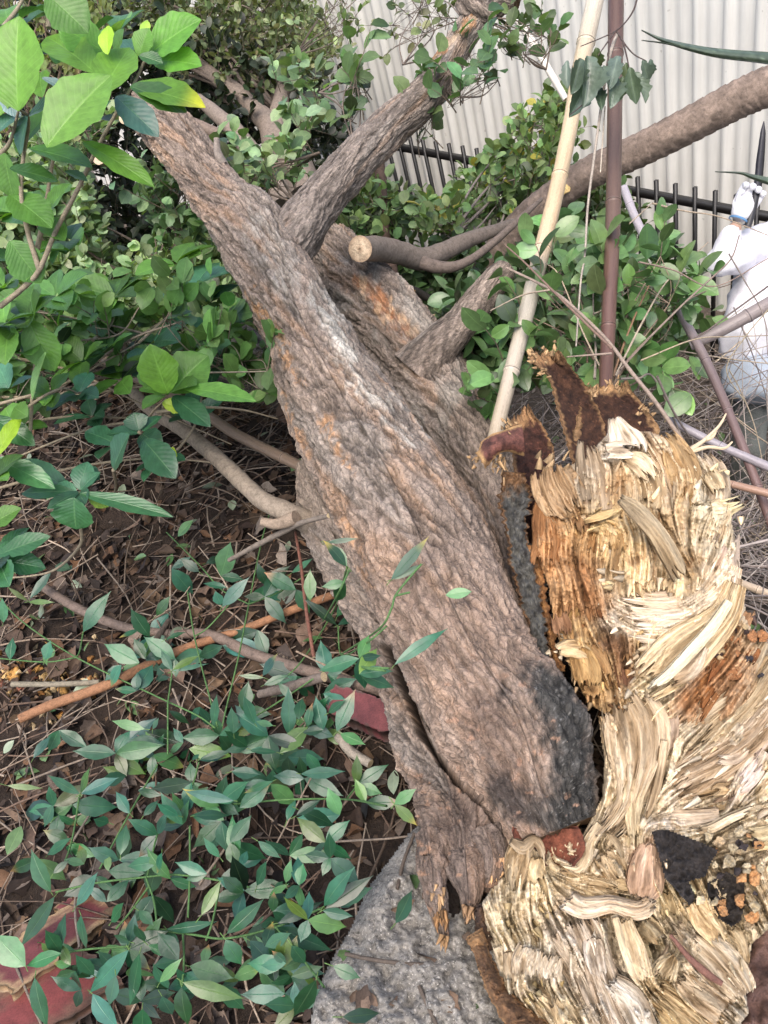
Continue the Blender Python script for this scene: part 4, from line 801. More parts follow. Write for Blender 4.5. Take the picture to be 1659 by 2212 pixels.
m_ = MB(); blob(m_, [(1640, 1990), (1700, 1960), (1760, 2000), (1740, 2280), (1600, 2290), (1570, 2230), (1600, 2190), (1605, 2130), (1612, 2060)], -.03, .03, .2, 6, .03, 26, 71, (.13, .075, .06), (.05, .03, .028), 40)
m_.build("bark", MAT['core'], stump)
m_ = MB(); sheet(m_, [(1010, 2030, 0), (1030, 2080, 0), (1045, 2130, 0), (1075, 2190, 0), (1120, 2260, 0)], [(1044, 2010, 0), (1062, 2070, 0), (1085, 2120, 0), (1125, 2170, 0), (1215, 2240, 0)], 110, 26, .045, (.22, .12, .06), (.07, .04, .025), .02, 14, .03, .01, 7, 5, edgec=(.30, .17, .08))
sheet(m_, [(1028, 1960, 0), (1030, 2010, 0), (1045, 2060, 0)], [(1046, 1960, 0), (1056, 2010, 0), (1070, 2050, 0)], 50, 16, .02, (.12, .07, .04), (.04, .025, .02), .014, 10, .015, .01, 6, 6)
m_.build("bark_rim", MAT['core'], stump)
m_ = MB(); tube(m_, [P(x, y, D(x, y)-.085) for x, y in ((1448, 2020), (1490, 2070), (1530, 2105), (1560, 2125))], [.003, .005, .006, .004], 24, 8, (.16, .075, .055), .1); m_.build("root", MAT['branch'], stump)

# ------------------------------------------------------------------ rock
def rock_d(x, y): return np.interp(y, [1700, 1800, 2000, 2212, 2500], [1.66, 1.60, 1.46, 1.34, 1.22])
m_ = MB(); blob(m_, [(905, 1776), (930, 1790), (1000, 1900), (1080, 1960), (1150, 2100), (1200, 2420), (690, 2420), (664, 2240), (680, 2140), (722, 2062), (760, 1995), (790, 1920), (850, 1842), (880, 1800)], 0, .05, .3, 4, .045, 55, 90, (.215, .20, .178), (.12, .112, .10), 60, dfn=rock_d)
tag(m_.build("rock", MAT['stone']), "big rough grey speckled rock beneath the trunk's broken end", "rock")

# ------------------------------------------------------------------ poles, canes, sticks
def pole(name, label, cat, pts, col, group=None, mat='bamboo', n=60, seg=18, bump=.03, nodes=(), seed=0, capcol=(.6, .48, .3), kind_parts=False):
    """pts: (x, y, half width, depth)"""
    w = [P(a, b, d) for a, b, h, d in pts]; r = [h*d/FPX for a, b, h, d in pts]
    root = thing(name, label, cat, w[0], group) if nodes else None
    mb = MB(); a = smooth_pts(np.array([(*q, x) for q, x in zip(w, r)]), n)
    col = np.asarray(col, float)
    if col.ndim == 2:
        cc = smooth_pts(col, n); C = np.repeat(cc, seg, 0)
    else: C = col
    tube(mb, a[:, :3], a[:, 3], n, seg, C, bump, seed, capcol=capcol)
    o = mb.build("culm" if nodes else name, MAT[mat], root)
    if not nodes: return tag(o, label, cat, group)
    for k in nodes:
        i = int(k*(n-1)); i = min(max(i, 1), n-2); t = unit(a[i+1, :3]-a[i-1, :3]); c = a[i, :3]; rr = a[i, 3]; m2 = MB()
        b = np.array([c-t*rr*.35, c-t*rr*.12, c, c+t*rr*.12, c+t*rr*.35]); cn = C[i*seg] if np.ndim(C) > 1 else C
        tube(m2, b, [rr*1.0, rr*1.10, rr*1.03, rr*1.10, rr*.99], 9, seg, np.repeat(np.array([cn*1.1, cn*1.15, cn*1.1, cn*.5, cn*.35, cn*.6, cn*1.2, cn*1.2, cn]), seg, 0), 0, cap=False)
        m2.build("node_ring", MAT[mat], root)
    return root
BCR = (.66, .50, .29)
pole("bamboo_pole", "thick cream bamboo pole leaning in front of the leaves, split near its top", "pole",
     [(1292, -30, 19, 2.95), (1268, 80, 19, 2.9), (1247, 180, 17, 2.85), (1232, 270, 17, 2.8), (1205, 400, 17, 2.72), (1176, 520, 18, 2.64), (1146, 640, 18, 2.56), (1108, 790, 17, 2.46), (1076, 915, 16, 2.38), (1064, 965, 15, 2.34)],
     [(.50, .44, .35), (.48, .41, .31), (.50, .385, .25), (.53, .42, .28), (.55, .41, .26), (.53, .40, .265), (.47, .42, .34), (.45, .39, .31), (.43, .36, .27), (.4, .33, .23)], nodes=(.125, .43, .575, .79), n=90)
pole("bamboo_pole", "tall straight dark brown bamboo pole standing behind the torn bark flaps", "pole",
     [(1331, -30, 17, 2.72), (1329, 150, 16, 2.64), (1327, 300, 16, 2.56), (1324, 480, 16, 2.46), (1317, 640, 15.5, 2.36), (1311, 780, 15, 2.28), (1306, 900, 15, 2.2)],
     [(.085, .047, .036), (.10, .057, .043), (.11, .066, .05), (.115, .07, .053), (.11, .06, .047), (.115, .058, .042), (.09, .05, .038)], nodes=(.135, .47, .745), n=90)
pole("bamboo_cane", "thin lilac grey bamboo cane slanting down to the right beside the worker", "pole",
     [(1347, 405, 9, 2.95), (1372, 470, 9, 2.9), (1420, 570, 9.5, 2.82), (1478, 690, 10, 2.72), (1530, 790, 10, 2.64), (1590, 930, 10, 2.52), (1640, 1060, 10, 2.42), (1690, 1200, 10, 2.32)],
     [(.42, .38, .40), (.42, .38, .40), (.40, .36, .38), (.30, .25, .25), (.17, .13, .13), (.15, .10, .095), (.16, .10, .09), (.15, .09, .08)], nodes=(.1, .35, .56, .68, .86), n=80, seg=12)
pole("bamboo_cane", "grey bamboo cane crossing low in front of the worker's trousers", "pole",
     [(1720, 620, 15, 2.75), (1640, 668, 15, 2.75), (1560, 712, 14, 2.78), (1490, 745, 13, 2.82)], (.25, .21, .20), nodes=(.45,), n=40, seg=14)
pole("bamboo_cane", "blue grey bamboo cane lying on dry twigs right of the torn wood", "pole",
     [(1380, 985, 8, 2.5), (1440, 905, 9, 2.55), (1480, 925, 9, 2.55), (1560, 965, 9, 2.5), (1659, 1008, 10, 2.42), (1730, 1040, 10, 2.36)][1:], (.30, .27, .29), nodes=(.5,), n=40, seg=12)
pole("bamboo_cane", "reddish tan cane on the ground at the right edge, above the pale one", "pole",
     [(1500, 1020, 8, 2.45), (1570, 1043, 8, 2.4), (1659, 1066, 9, 2.34), (1740, 1090, 9, 2.3)], (.34, .21, .15), nodes=(.4,), n=40, seg=12)
pole("bamboo_cane", "pale cream cane on the ground at the right edge of the torn wood", "pole",
     [(1560, 1245, 8, 2.2), (1605, 1262, 9, 2.16), (1680, 1290, 9, 2.1), (1740, 1310, 9, 2.06)], (.58, .46, .34), nodes=(.5,), n=30, seg=12)
pole("bamboo_cane", "slim whitish cane leaning on the ribbed wall behind the right limb", "pole",
     [(1085, 0, 8, 3.6), (1130, 60, 8, 3.6), (1170, 125, 8, 3.6), (1222, 215, 7, 3.58)], (.72, .66, .58), nodes=(.6,), n=30, seg=10)
pole("bamboo_cane", "brown jointed bamboo cane on the litter behind the pale side branch", "pole",
     [(215, 770, 10, 3.2), (285, 812, 11, 3.1), (350, 842, 11, 3.0), (430, 885, 11, 2.88), (510, 938, 12, 2.72), (640, 1003, 12, 2.5), (690, 1030, 12, 2.42)], (.21, .15, .11), nodes=(.18, .45, .8), n=50, seg=14)
pole("fallen_stick", "long smooth orange brown stick lying on the leaf litter", "stick",
     [(42, 1553, 10, 2.1), (110, 1523, 11, 2.12), (230, 1480, 11, 2.14), (350, 1422, 10.5, 2.18), (430, 1390, 9.5, 2.2), (520, 1362, 9, 2.21), (620, 1322, 9, 2.22), (720, 1285, 9, 2.24)], (.27, .135, .07), mat='branch', bump=.06, seed=3, capcol=(.45, .28, .14))
pole("fallen_stick", "long grey brown knotty stick crossing over the orange stick", "stick",
     [(85, 1262, 9, 2.5), (160, 1310, 10, 2.42), (260, 1352, 10, 2.34), (370, 1370, 10, 2.28), (450, 1370, 11, 2.22), (545, 1412, 12, 2.12), (650, 1445, 12, 2.02), (735, 1468, 12, 1.95), (830, 1495, 12, 1.88)], (.17, .125, .10), mat='branch', bump=.15, seed=5)
pole("fallen_stick", "crooked thin grey stick reaching from the litter up to the trunk's side", "stick",
     [(495, 1210, 5, 2.3), (560, 1175, 6, 2.22), (615, 1147, 6.5, 2.15), (650, 1130, 6, 2.08), (710, 1114, 5, 1.98)], (.17, .14, .115), mat='branch', bump=.2, seed=6)
pole("fallen_stick", "short grey stick on dry leaves below the orange stick", "stick",
     [(25, 1478, 6, 2.2), (120, 1478, 6, 2.2), (215, 1474, 6, 2.2)], (.22, .19, .14), mat='branch', bump=.1, seed=7)
pole("fallen_stick", "dark bent stick beneath the orange stick in the litter", "stick",
     [(190, 1500, 7, 2.2), (270, 1445, 7, 2.22), (330, 1390, 7, 2.25), (365, 1340, 6, 2.3)], (.085, .065, .05), mat='branch', bump=.15, seed=8)
pole("fallen_stick", "grey stick below the red block, half under the green leaves", "stick",
     [(730, 1590, 10, 1.86), (760, 1625, 11, 1.82), (800, 1650, 10, 1.79)], (.30, .26, .21), mat='branch', bump=.1, seed=9)
pole("fallen_stick", "thick grey brown stick poking from under the crossing stick near the trunk", "stick",
     [(560, 1500, 9, 2.02), (620, 1485, 11, 1.98), (700, 1462, 11, 1.92)], (.15, .12, .10), mat='branch', bump=.15, seed=10)
pole("fallen_stick", "thin rust red stem standing beside the trunk over the orange stick", "stick",
     [(638, 1150, 3, 2.2), (650, 1220, 3.5, 2.12), (662, 1320, 4, 2.02), (678, 1420, 4, 1.95)], (.15, .065, .045), mat='branch', bump=.1, seed=11)
# leaning ringed trunk on the right
def ringed(name, label, pts, col, seed, rings=40, n=300, seg=60, amp=.05, parent=None):
    w = np.array([(*P(a, b, d), h*d/FPX) for a, b, h, d in pts]); a = smooth_pts(w, n); c = a[:, :3]; t, nn, b = frames(c); th = np.linspace(0, 2*math.pi, seg, endpoint=False)
    s = np.linspace(0, 1, n)[:, None]; TH = th[None]
    q = s*rings+.55*fbm(np.cos(TH)*1.6+0*s, np.sin(TH)*1.6+0*s, s*rings*.35, 3, seed)+.10*np.sign(np.sin(TH*5+np.floor(s*rings)))*.6; f = q-np.floor(q)
    R = a[:, 3:4]*(1+amp*(1-f)-.05*(1-sstep(f, 0, .08))+.03*fbm(np.cos(TH)*4, np.sin(TH)*4, s*rings*2, 3, seed+1))
    V = c[:, None]+R[..., None]*(np.cos(th)[None, :, None]*nn[:, None]+np.sin(th)[None, :, None]*b[:, None])
    k = fbm(np.cos(TH)*2+0*s, np.sin(TH)*2+0*s, s*rings*.8, 3, seed+2)[..., None]
    C = np.asarray(col)*(1+.45*k)*(1-.35*(1-sstep(f, 0, .1))[..., None])*(.85+.35*hsh(np.floor(q), np.floor(TH*2.2)+0*q, 0*q, seed)[..., None])
    mb = MB(); mb.add(V.reshape(-1, 3), gridF(n, seg, True), C.reshape(-1, 3), np.stack([TH*.05+0*s, s*2+0*TH], -1).reshape(-1, 2))
    return mb, V
pt = thing("leaning_trunk", "long slender ringed brown trunk leaning across the ribbed wall", "tree trunk", P(1040, 640, 4.0))
mb, _ = ringed("leaning_trunk", "", [(2500, -120, 44, 2.7), (2100, 20, 42, 2.9), (1780, 148, 40, 3.1), (1659, 187, 40, 3.2), (1580, 222, 38, 3.28), (1480, 275, 36, 3.38), (1380, 325, 34, 3.5), (1290, 365, 33, 3.6), (1214, 412, 32, 3.7), (1140, 470, 31, 3.82), (1085, 535, 32, 3.92), (1045, 600, 34, 4.0), (1020, 650, 34, 4.06), (985, 720, 34, 4.12)], (.20, .15, .118), 5, 52, n=420, amp=.075)
mb.build("trunk", MAT['branch'], pt)
m2 = MB(); blob(m2, [(1208, 400), (1222, 390), (1236, 402), (1232, 415), (1212, 424), (1204, 416)], 0, .006, .05, 2, .004, 8, 3, (.62, .46, .2), (.5, .34, .14), 8, dfn=lambda x, y: 3.62+0*x); m2.build("cut_scar", MAT['core'], pt)
mb, _ = ringed("palm_log", "", [(340, 705, 16, 3.3), (390, 735, 20, 3.2), (440, 760, 21, 3.12), (480, 782, 19, 3.05)], (.19, .13, .11), 9, 14, 120, 40, .12)
tube(mb, [P(478, 781, 3.052), P(482, 783, 3.045)], [.0345, .02], 4, 20, (.12, .08, .06)); tag(mb.build("scaly_log", MAT['branch']), "short scaly pinkish brown log lying behind the leaves left of the trunk", "log")
m2 = MB(); bark_tube(m2, [(400, 660, 22, 3.4), (430, 690, 34, 3.32), (480, 705, 30, 3.2), (530, 735, 30, 3.1), (590, 770, 28, 3.0)], n=130, seg=80, seed=71, warm=.1, orange=0, depth=.003, lump=.07)
tag(m2.build("fallen_log", MAT['bark']), "thick grey log half hidden behind the main trunk on the left", "log")
# sawn branch with a pale round cut
br = thing("sawn_branch", "mottled grey branch with a round pale sawn end beside the right limb", "branch", P(850, 560, 3.0))
m2 = MB(); pts = [(779, 538, 26, 2.78), (816, 538, 26, 2.92), (866, 547, 25, 3.05), (910, 560, 24, 3.14), (955, 545, 21, 3.22), (1000, 523, 18, 3.3), (1062, 500, 13, 3.4), (1110, 480, 8, 3.5)]
tube(m2, [P(a, b, d) for a, b, h, d in pts], [h*d/FPX for a, b, h, d in pts], 90, 26, (.185, .15, .125), .14, 8, capcol=(.50, .38, .26)); m2.build("branch_wood", MAT['branch'], br)
m2 = MB(); pts = [(895, 560, 16, 3.10), (940, 576, 14, 3.12), (985, 575, 11, 3.14), (1030, 552, 9, 3.18), (1080, 512, 8, 3.24), (1130, 466, 7, 3.3), (1170, 430, 4, 3.34)]
tube(m2, [P(a, b, d) for a, b, h, d in pts], [h*d/FPX for a, b, h, d in pts], 70, 14, (.16, .125, .105), .12, 9); m2.build("side_branch", MAT['branch'], br)
m2 = MB(); c0 = P(778, 538, 2.776); ax = unit(P(779, 538, 2.78)-P(816, 538, 2.92)); e1 = unit(np.cross(ax, UP)); e2 = np.cross(ax, e1); rr = 26*2.78/FPX
vv = [c0+ax*.004*(1-q)+(e1*math.cos(a)+e2*math.sin(a))*rr*q*1.06 for q in (1, .7, .4, .1) for a in np.linspace(0, 2*math.pi, 24, endpoint=False)]
m2.add(vv, [gridF(4, 24, True)], np.repeat([(.34, .24, .16), (.52, .40, .28), (.56, .44, .31), (.42, .30, .2)], 24, 0)); m2.build("sawn_end", MAT['core'], br)
for nm, lb, pts, col, cc in (("sawn_branch", "thin branch with a small white sawn end beneath the mottled branch", [(885, 626, 10, 3.2), (905, 633, 9, 3.3), (950, 660, 7, 3.4)], (.10, .085, .07), (.75, .66, .56)),
                             ("sawn_branch", "upper cut branch with a round cream end behind the limb's knobbly tip", [(268, 256, 11, 3.0), (282, 259, 13, 3.12), (330, 275, 14, 3.4)], (.2, .16, .12), (.62, .48, .32)),
                             ("sawn_branch", "lower cut branch with an oval cream end under the large leaves", [(213, 342, 13, 2.95), (226, 346, 13, 3.08), (270, 360, 12, 3.4)], (.2, .16, .12), (.62, .46, .32)),
                             ("tree_trunk", "thin dark upright trunk below the right limb, near the fence", [(812, 320, 12, 3.6), (822, 380, 12, 3.6), (832, 500, 11, 3.55), (846, 575, 12, 3.5), (856, 650, 13, 3.45), (862, 740, 13, 3.4)], (.085, .055, .042), (.1, .07, .05))):
    m2 = MB(); tube(m2, [P(a, b, d) for a, b, h, d in pts], [h*d/FPX for a, b, h, d in pts], 40, 16, col, .1, 3, capcol=cc); tag(m2.build(nm, MAT['branch']), lb, "branch" if nm[0] == 's' else "tree")

# ------------------------------------------------------------------ red boards and block
def board(name, label, cat, quad, th, mat='paint', col=(.15, .042, .042), wear=(.33, .22, .12), seed=0, nu=50, nv=26, wearamt=.25):
    q = np.array([P(*v) for v in quad]); u = np.linspace(0, 1, nu)[:, None, None]; v = np.linspace(0, 1, nv)[None, :, None]
    X = q[0]*(1-u)*(1-v)+q[1]*u*(1-v)+q[2]*u*v+q[3]*(1-u)*v; nrm = unit(np.cross(q[1]-q[0], q[3]-q[0])); nrm = nrm if nrm@FW < 0 else -nrm
    uu, vv = u[..., 0]+0*v[..., 0], v[..., 0]+0*u[..., 0]
    X = X+unit(q[3]-q[0])*(.012*fbm(uu*9, vv*0, seed=seed)*np.clip(2*np.abs(vv-.5), 0, 1)**4)[..., None]+unit(q[1]-q[0])*(.012*fbm(vv*9, uu*0, seed=seed+1)*np.clip(2*np.abs(uu-.5), 0, 1)**6)[..., None]
    ed = np.minimum(np.minimum(uu, 1-uu)*3, np.minimum(vv, 1-vv)); w = (1-sstep(ed+.16*fbm(uu*12, vv*12, seed=seed+3), 0, wearamt))[..., None]
    k = fbm(uu*14, vv*5, seed=seed+4)[..., None]; C = np.asarray(col)*(1+.25*k)*(1-w)+np.asarray(wear)*(1+.5*fbm(uu*4, vv*30, seed=seed+5)[..., None])*w
    m = MB(); n = nu*nv; idx = np.arange(n).reshape(nu, nv); loop = np.concatenate([idx[0], idx[1:, -1], idx[-1, -2::-1], idx[-2:0:-1, 0]]); nx = np.roll(loop, -1); F = gridF(nu, nv)
    m.add(np.vstack([X.reshape(-1, 3), X.reshape(-1, 3)-nrm*th]), np.vstack([F, F[:, ::-1]+n, np.stack([loop, nx, nx+n, loop+n], 1)]), np.vstack([C.reshape(-1, 3), C.reshape(-1, 3)*.5]), np.tile(np.stack([uu*.3, vv*.1], -1).reshape(-1, 2), (2, 1)))
    return tag(m.build(name, MAT[mat], smooth=False), label, cat)
board("red_block", "dull red painted block on the ground against the trunk's lower stem", "block", [(722, 1482, 1.88), (850, 1512, 1.80), (862, 1590, 1.74), (702, 1540, 1.83)], .04, wearamt=.08, seed=2, wear=(.09, .05, .04))
board("painted_board", "upper rotten red painted board with broken pale edges at bottom left", "board", [(-60, 2090, 1.62), (190, 1925, 1.78), (260, 1960, 1.74), (30, 2150, 1.56)], .02, seed=4, wearamt=.3)
board("painted_board", "lower dark red board beneath the rotten one at the bottom left corner", "board", [(-80, 2190, 1.56), (170, 2040, 1.66), (270, 2120, 1.58), (0, 2300, 1.46)], .02, seed=6, col=(.17, .04, .035), wearamt=.35, wear=(.12, .07, .045))
board("painted_board", "broken red board end showing at the left edge under the creeper leaves", "board", [(120, 1960, 1.75), (200, 1905, 1.80), (225, 1925, 1.78), (140, 1985, 1.72)], .02, seed=8, wearamt=.12)

# ------------------------------------------------------------------ leaves
PROF = dict(
    lance=np.array([[0, .04], [.12, .42], [.3, .85], [.48, 1], [.68, .78], [.86, .36], [1, .02]]),
    oval=np.array([[0, .06], [.12, .5], [.3, .88], [.52, 1], [.74, .86], [.9, .5], [1, .06]]),
    ovate=np.array([[0, .05], [.1, .34], [.28, .72], [.5, 1], [.68, 1], [.86, .62], [1, .04]]),
    round3=np.array([[0, .08], [.2, .70], [.5, 1], [.8, .78], [1, .10]]),
    dead=np.array([[0, .05], [.22, .75], [.5, 1], [.78, .7], [1, .06]]))
def leaves(mb, base, dirv, nrm, L, Wd, col, prof='round3', fold=.25, bend=.25, cup=0., r=rng, edge=0, ripple=0., curl=0., across=3, tipcol=None):
    """N leaves at once; dirv and nrm unit vectors, L length, Wd half width"""
    base = np.atleast_2d(base); n = len(base); pr = PROF[prof]
    if edge:
        a = np.linspace(0, 1, edge); e1, e2 = dict(lance=(.85, 1.2), oval=(1.0, .8), ovate=(1.10, .62), dead=(.95, .9)).get(prof, (1, .8)); pr = np.stack([a, np.clip(np.sin(math.pi*a**e1)**e2*(1-.25*sstep(a, .8, 1)), .012, 1)], 1)
    na = len(pr); dirv = unit(np.atleast_2d(dirv)); side = unit(np.cross(dirv, np.atleast_2d(nrm))); up = np.cross(side, dirv)
    L = np.broadcast_to(L, (n,)); Wd = np.broadcast_to(Wd, (n,)); bend = np.broadcast_to(bend, (n,)); curl = np.broadcast_to(curl, (n,))
    tv = np.linspace(-1, 1, across)
    a = pr[:, 0][None, :, None]; w = pr[:, 1][None, :, None]; t = tv[None, None, :]
    if edge: w = w*(1+ripple*np.abs(t)*fbm(a*9+np.arange(n)[:, None, None]*3.7+t*0, t*2+0*a+np.arange(n)[:, None, None], oct=3))
    X = t*w*Wd[:, None, None]; Y = a*L[:, None, None]
    Z = np.abs(t)*w*Wd[:, None, None]*fold-bend[:, None, None]*a*a*L[:, None, None]+curl[:, None, None]*(t*w)**2*Wd[:, None, None]
    if edge: Z = Z+ripple*.5*Wd[:, None, None]*np.abs(t)*fbm(a*5+np.arange(n)[:, None, None]*1.7, t*1.5+0*a, seed=3, oct=2)
    V = base[:, None, None]+X[..., None]*side[:, None, None]+Y[..., None]*dirv[:, None, None]+Z[..., None]*up[:, None, None]
    k = na*across; f = gridF(na, across); F = (f[None]+(np.arange(n)*k)[:, None, None]).reshape(-1, 4)
    col = np.atleast_2d(col); col = np.broadcast_to(col, (n, 3)); C = np.repeat(col[:, None], k, 1)
    if tipcol is not None:
        g = np.repeat(sstep(pr[:, 0], .62, 1), across)[None, :, None]*tipcol[1][:, None, None]; C = C*(1-g)+tipcol[0]*g
    U = np.tile(np.stack([np.tile(tv, na), np.repeat(pr[:, 0], across)], -1), (n, 1))
    mb.add(V.reshape(-1, 3), F, C.reshape(-1, 3), U)
def rdir(n, r=rng): return unit(r.normal(size=(n, 3)))
def gcol(n, base, var=.25, r=rng, yel=.0):
    b = np.asarray(base)[None]*(1+r.normal(0, var, (n, 1)))*(1+r.normal(0, .08, (n, 3)))
    y = r.random(n) < yel; b[y] = np.array([.30, .27, .05])*(1+r.normal(0, .2, (y.sum(), 1)))
    return np.clip(b, .008, .8)
def crown(mb, mt, centers, per, Lr, Wr, col, twig_r=.0016, twig_len=(.06, .16), twig_col=(.16, .125, .09), prof='round3', r=rng, var=.28, yel=0., outward=None, up=.35, fold=.25, bend=.2):
    """leafy twigs: at each centre a short twig with leaves alternating along it"""
    for c in centers:
        d = rdir(1, r)[0]
        if outward is not None: d = unit(d*.8+unit(c-outward)*.9)
        d = unit(d+np.array([0, 0, .25])); l = r.uniform(*twig_len); m = max(3, int(r.normal(per, 1.5)))
        bnd = rdir(1, r)[0]*l*.25; s = np.linspace(.12, 1, m); pts = c+np.outer(s, d)*l+np.outer(s*s, bnd)
        rd = rdir(m, r); ld = unit(rd*.75+d*.55+np.array([0, 0, .12])); nn = unit(np.array([0, 0, 1.])*up*2.2+rdir(m, r)*.8-FW*.15)
        L = r.uniform(*Lr, m); 
        leaves(mb, pts, ld, nn, L, L*r.uniform(*Wr, m), gcol(m, col, var, r, yel)*(1+.0*r.random()), prof, fold, r.uniform(0, bend*2, m))
        if mt is not None: tube(mt, [c-d*l*.3, c+d*l*.5+bnd*.25, c+d*l+bnd], [twig_r*1.4, twig_r, twig_r*.5], 5, 4, twig_col, cap=False)
def bough(mt, a, b, r0, r1, sag=.1, col=(.17, .13, .10), r=rng, n=14, seg=7):
    a, b = np.asarray(a, float), np.asarray(b, float); m = (a+b)/2+rdir(1, r)[0]*np.linalg.norm(b-a)*sag
    tube(mt, [a, m, b], [r0, (r0+r1)/2, r1], n, seg, col, .1, int(r.integers(99)), cap=False)
def poly_points(poly, n, dr, r, dens=None):
    """n points inside a picture outline, spread over a range of depths"""
    p = np.array(poly, float); out = []
    while len(out) < n:
        q = np.stack([r.uniform(p[:, 0].min(), p[:, 0].max(), 400), r.uniform(p[:, 1].min(), p[:, 1].max(), 400)], 1)
        q = q[inside(q[:, 0], q[:, 1], poly)]
        if dens is not None and len(q): q = q[r.random(len(q)) < dens(q[:, 0], q[:, 1])]
        for x, y in q:
            d = r.uniform(*dr) if not callable(dr) else dr(x, y, r); out.append(P(x, y, d))
    return np.array(out[:n])
def shrub(name, label, cat, poly, n, dr, per, Lr, Wr, col, roots, group=None, mat='leaf_small', seed=0, boughs=10, var=.28, yel=0., prof='round3', dens=None, twig_len=(.06, .16), br=.010, bcol=(.16, .125, .10), up=.35, fold=.25):
    r = np.random.default_rng(seed+100); root = thing(name, label, cat, roots[0], group)
    pts = poly_points(poly, n, dr, r, dens); mb, mt = MB(), MB(); ctr = pts.mean(0)
    crown(mb, mt, pts, per, Lr, Wr, col, twig_len=twig_len, r=r, var=var, yel=yel, prof=prof, outward=ctr-np.array([0, 0, .3]), up=up, fold=fold)
    for k in range(boughs):
        rt = roots[k % len(roots)]; e = pts[r.integers(len(pts))]; bough(mt, rt, e, br, br*.3, .12, bcol, r)
    for k in range(boughs*5):
        a = pts[r.integers(len(pts))]; j = np.argsort(np.linalg.norm(pts-a, axis=1))[min(len(pts)-1, 1+r.integers(14))]; bough(mt, a, pts[j], br*.3, br*.16, .15, bcol, r, 7, 5)
    root['kind'] = 'thing'; mb.build("foliage", MAT[mat], root); mt.build("branches", MAT['twig'], root); return root

# the dense small-leaved tree at the back, over its forked trunk
bt = shrub("background_tree", "dense small leaved olive green tree behind the limbs at top left", "tree",
      [(175, -60), (600, -60), (645, 10), (668, 60), (705, 110), (690, 150), (650, 185), (600, 200), (560, 190), (500, 175), (440, 165), (400, 185), (330, 150), (250, 160), (150, 120)], 1500, (5.0, 6.6), 8, (.035, .06), (.24, .36), (.17, .205, .095), [P(575, 270, 5.0), P(600, 240, 5.1), P(480, 185, 5.0)], seed=1, boughs=30, br=.016, twig_len=(.08, .24), up=.2)
m2 = MB()
for pts, col in (([(660, 430, 40, 4.7), (634, 350, 38, 4.8), (600, 310, 33, 4.85), (582, 270, 26, 4.9), (542, 230, 20, 4.95), (510, 198, 18, 5.0), (470, 172, 16, 5.05), (420, 130, 12, 5.2)], (.20, .16, .13)), ([(596, 300, 24, 4.85), (600, 260, 22, 4.9), (604, 235, 20, 4.95), (612, 190, 14, 5.1), (640, 130, 10, 5.3)], (.20, .16, .13)),
                 ([(612, 445, 24, 4.3), (600, 405, 23, 4.35), (571, 360, 22, 4.4), (540, 325, 21, 4.45), (505, 280, 19, 4.5), (471, 250, 16, 4.6), (430, 215, 12, 4.8)], (.23, .185, .15)), ([(470, 290, 12, 4.4), (420, 270, 14, 4.4), (380, 262, 14, 4.4)], (.2, .15, .12))):
    tube(m2, [P(a, b, d) for a, b, h, d in pts], [h*d/FPX for a, b, h, d in pts], 60, 20, col, .1, len(pts))
m2.build("trunk", MAT['branch'], bt)
# behind everything on the left: added hedge closing the gap, leaf colour carrying the hollow's shade
shrub("hedge_bush", "added hedge bush, leaves coloured near black as shade in the hollow beneath the background tree", "bush", [(-80, 60), (200, 60), (450, 120), (640, 180), (700, 260), (700, 420), (640, 540), (420, 600), (200, 560), (-80, 540)], 1700, (4.9, 6.9), 9, (.05, .085), (.28, .40), (.022, .032, .016), [P(300, 480, 6.2)], seed=2, boughs=10, twig_len=(.1, .3))
shrub("hedge_bush", "mixed yellow green bush with bare twigs at the top left edge", "bush", [(-90, -60), (200, -60), (240, 60), (200, 150), (60, 240), (-90, 260)], 420, (3.9, 5.2), 7, (.03, .055), (.3, .42), (.16, .19, .06), [P(60, 330, 4.6)], seed=3, boughs=30, br=.012, twig_len=(.08, .22), bcol=(.24, .17, .12))
def hollow(x, y): return np.where((np.hypot((x-300)/120, (y-440)/150) < 1) | (np.hypot((x-390)/70, (y-500)/80) < .8), .02, 1.)
shrub("cut_foliage", "pale green heap of small leaved branches left of the trunk fork", "foliage", [(-90, 420), (60, 400), (190, 420), (330, 540), (420, 480), (470, 520), (520, 640), (540, 720), (480, 760), (330, 740), (200, 720), (60, 720), (-90, 720)], 900, (3.2, 4.2), 9, (.038, .068), (.32, .46), (.24, .33, .16), [P(330, 690, 3.6), P(420, 640, 3.5), P(100, 640, 3.6)], seed=4, boughs=16, dens=hollow, twig_len=(.06, .2))
shrub("cut_foliage", "leafy twigs with mid green leaves sprawled over the jointed brown cane", "foliage", [(-90, 640), (150, 680), (450, 690), (560, 750), (600, 840), (520, 850), (440, 790), (330, 770), (220, 750), (100, 870), (-90, 930)], 150, (2.35, 3.0), 6, (.05, .085), (.30, .42), (.10, .20, .055), [P(300, 800, 2.8), P(100, 860, 2.6), P(520, 830, 2.7)], seed=24, boughs=22, br=.006, bcol=(.24, .20, .15))
shrub("cut_foliage", "bright small leaved sprays beside the dark hollow at far left", "foliage", [(150, 240), (215, 240), (250, 330), (230, 420), (160, 560), (20, 600), (-60, 480), (0, 380)], 240, (3.3, 4.0), 8, (.035, .06), (.30, .44), (.22, .30, .14), [P(120, 560, 3.6)], seed=5, boughs=10, dens=hollow)
shrub("leafy_branch", "drooping leafy branch with twisted bare twigs in the dark hollow", "branch", [(310, 420), (370, 400), (430, 440), (440, 520), (400, 560), (330, 540), (340, 470)], 46, (3.2, 3.5), 7, (.04, .065), (.30, .42), (.12, .20, .09), [P(400, 400, 3.4), P(330, 620, 3.3)], seed=6, boughs=8, br=.006)
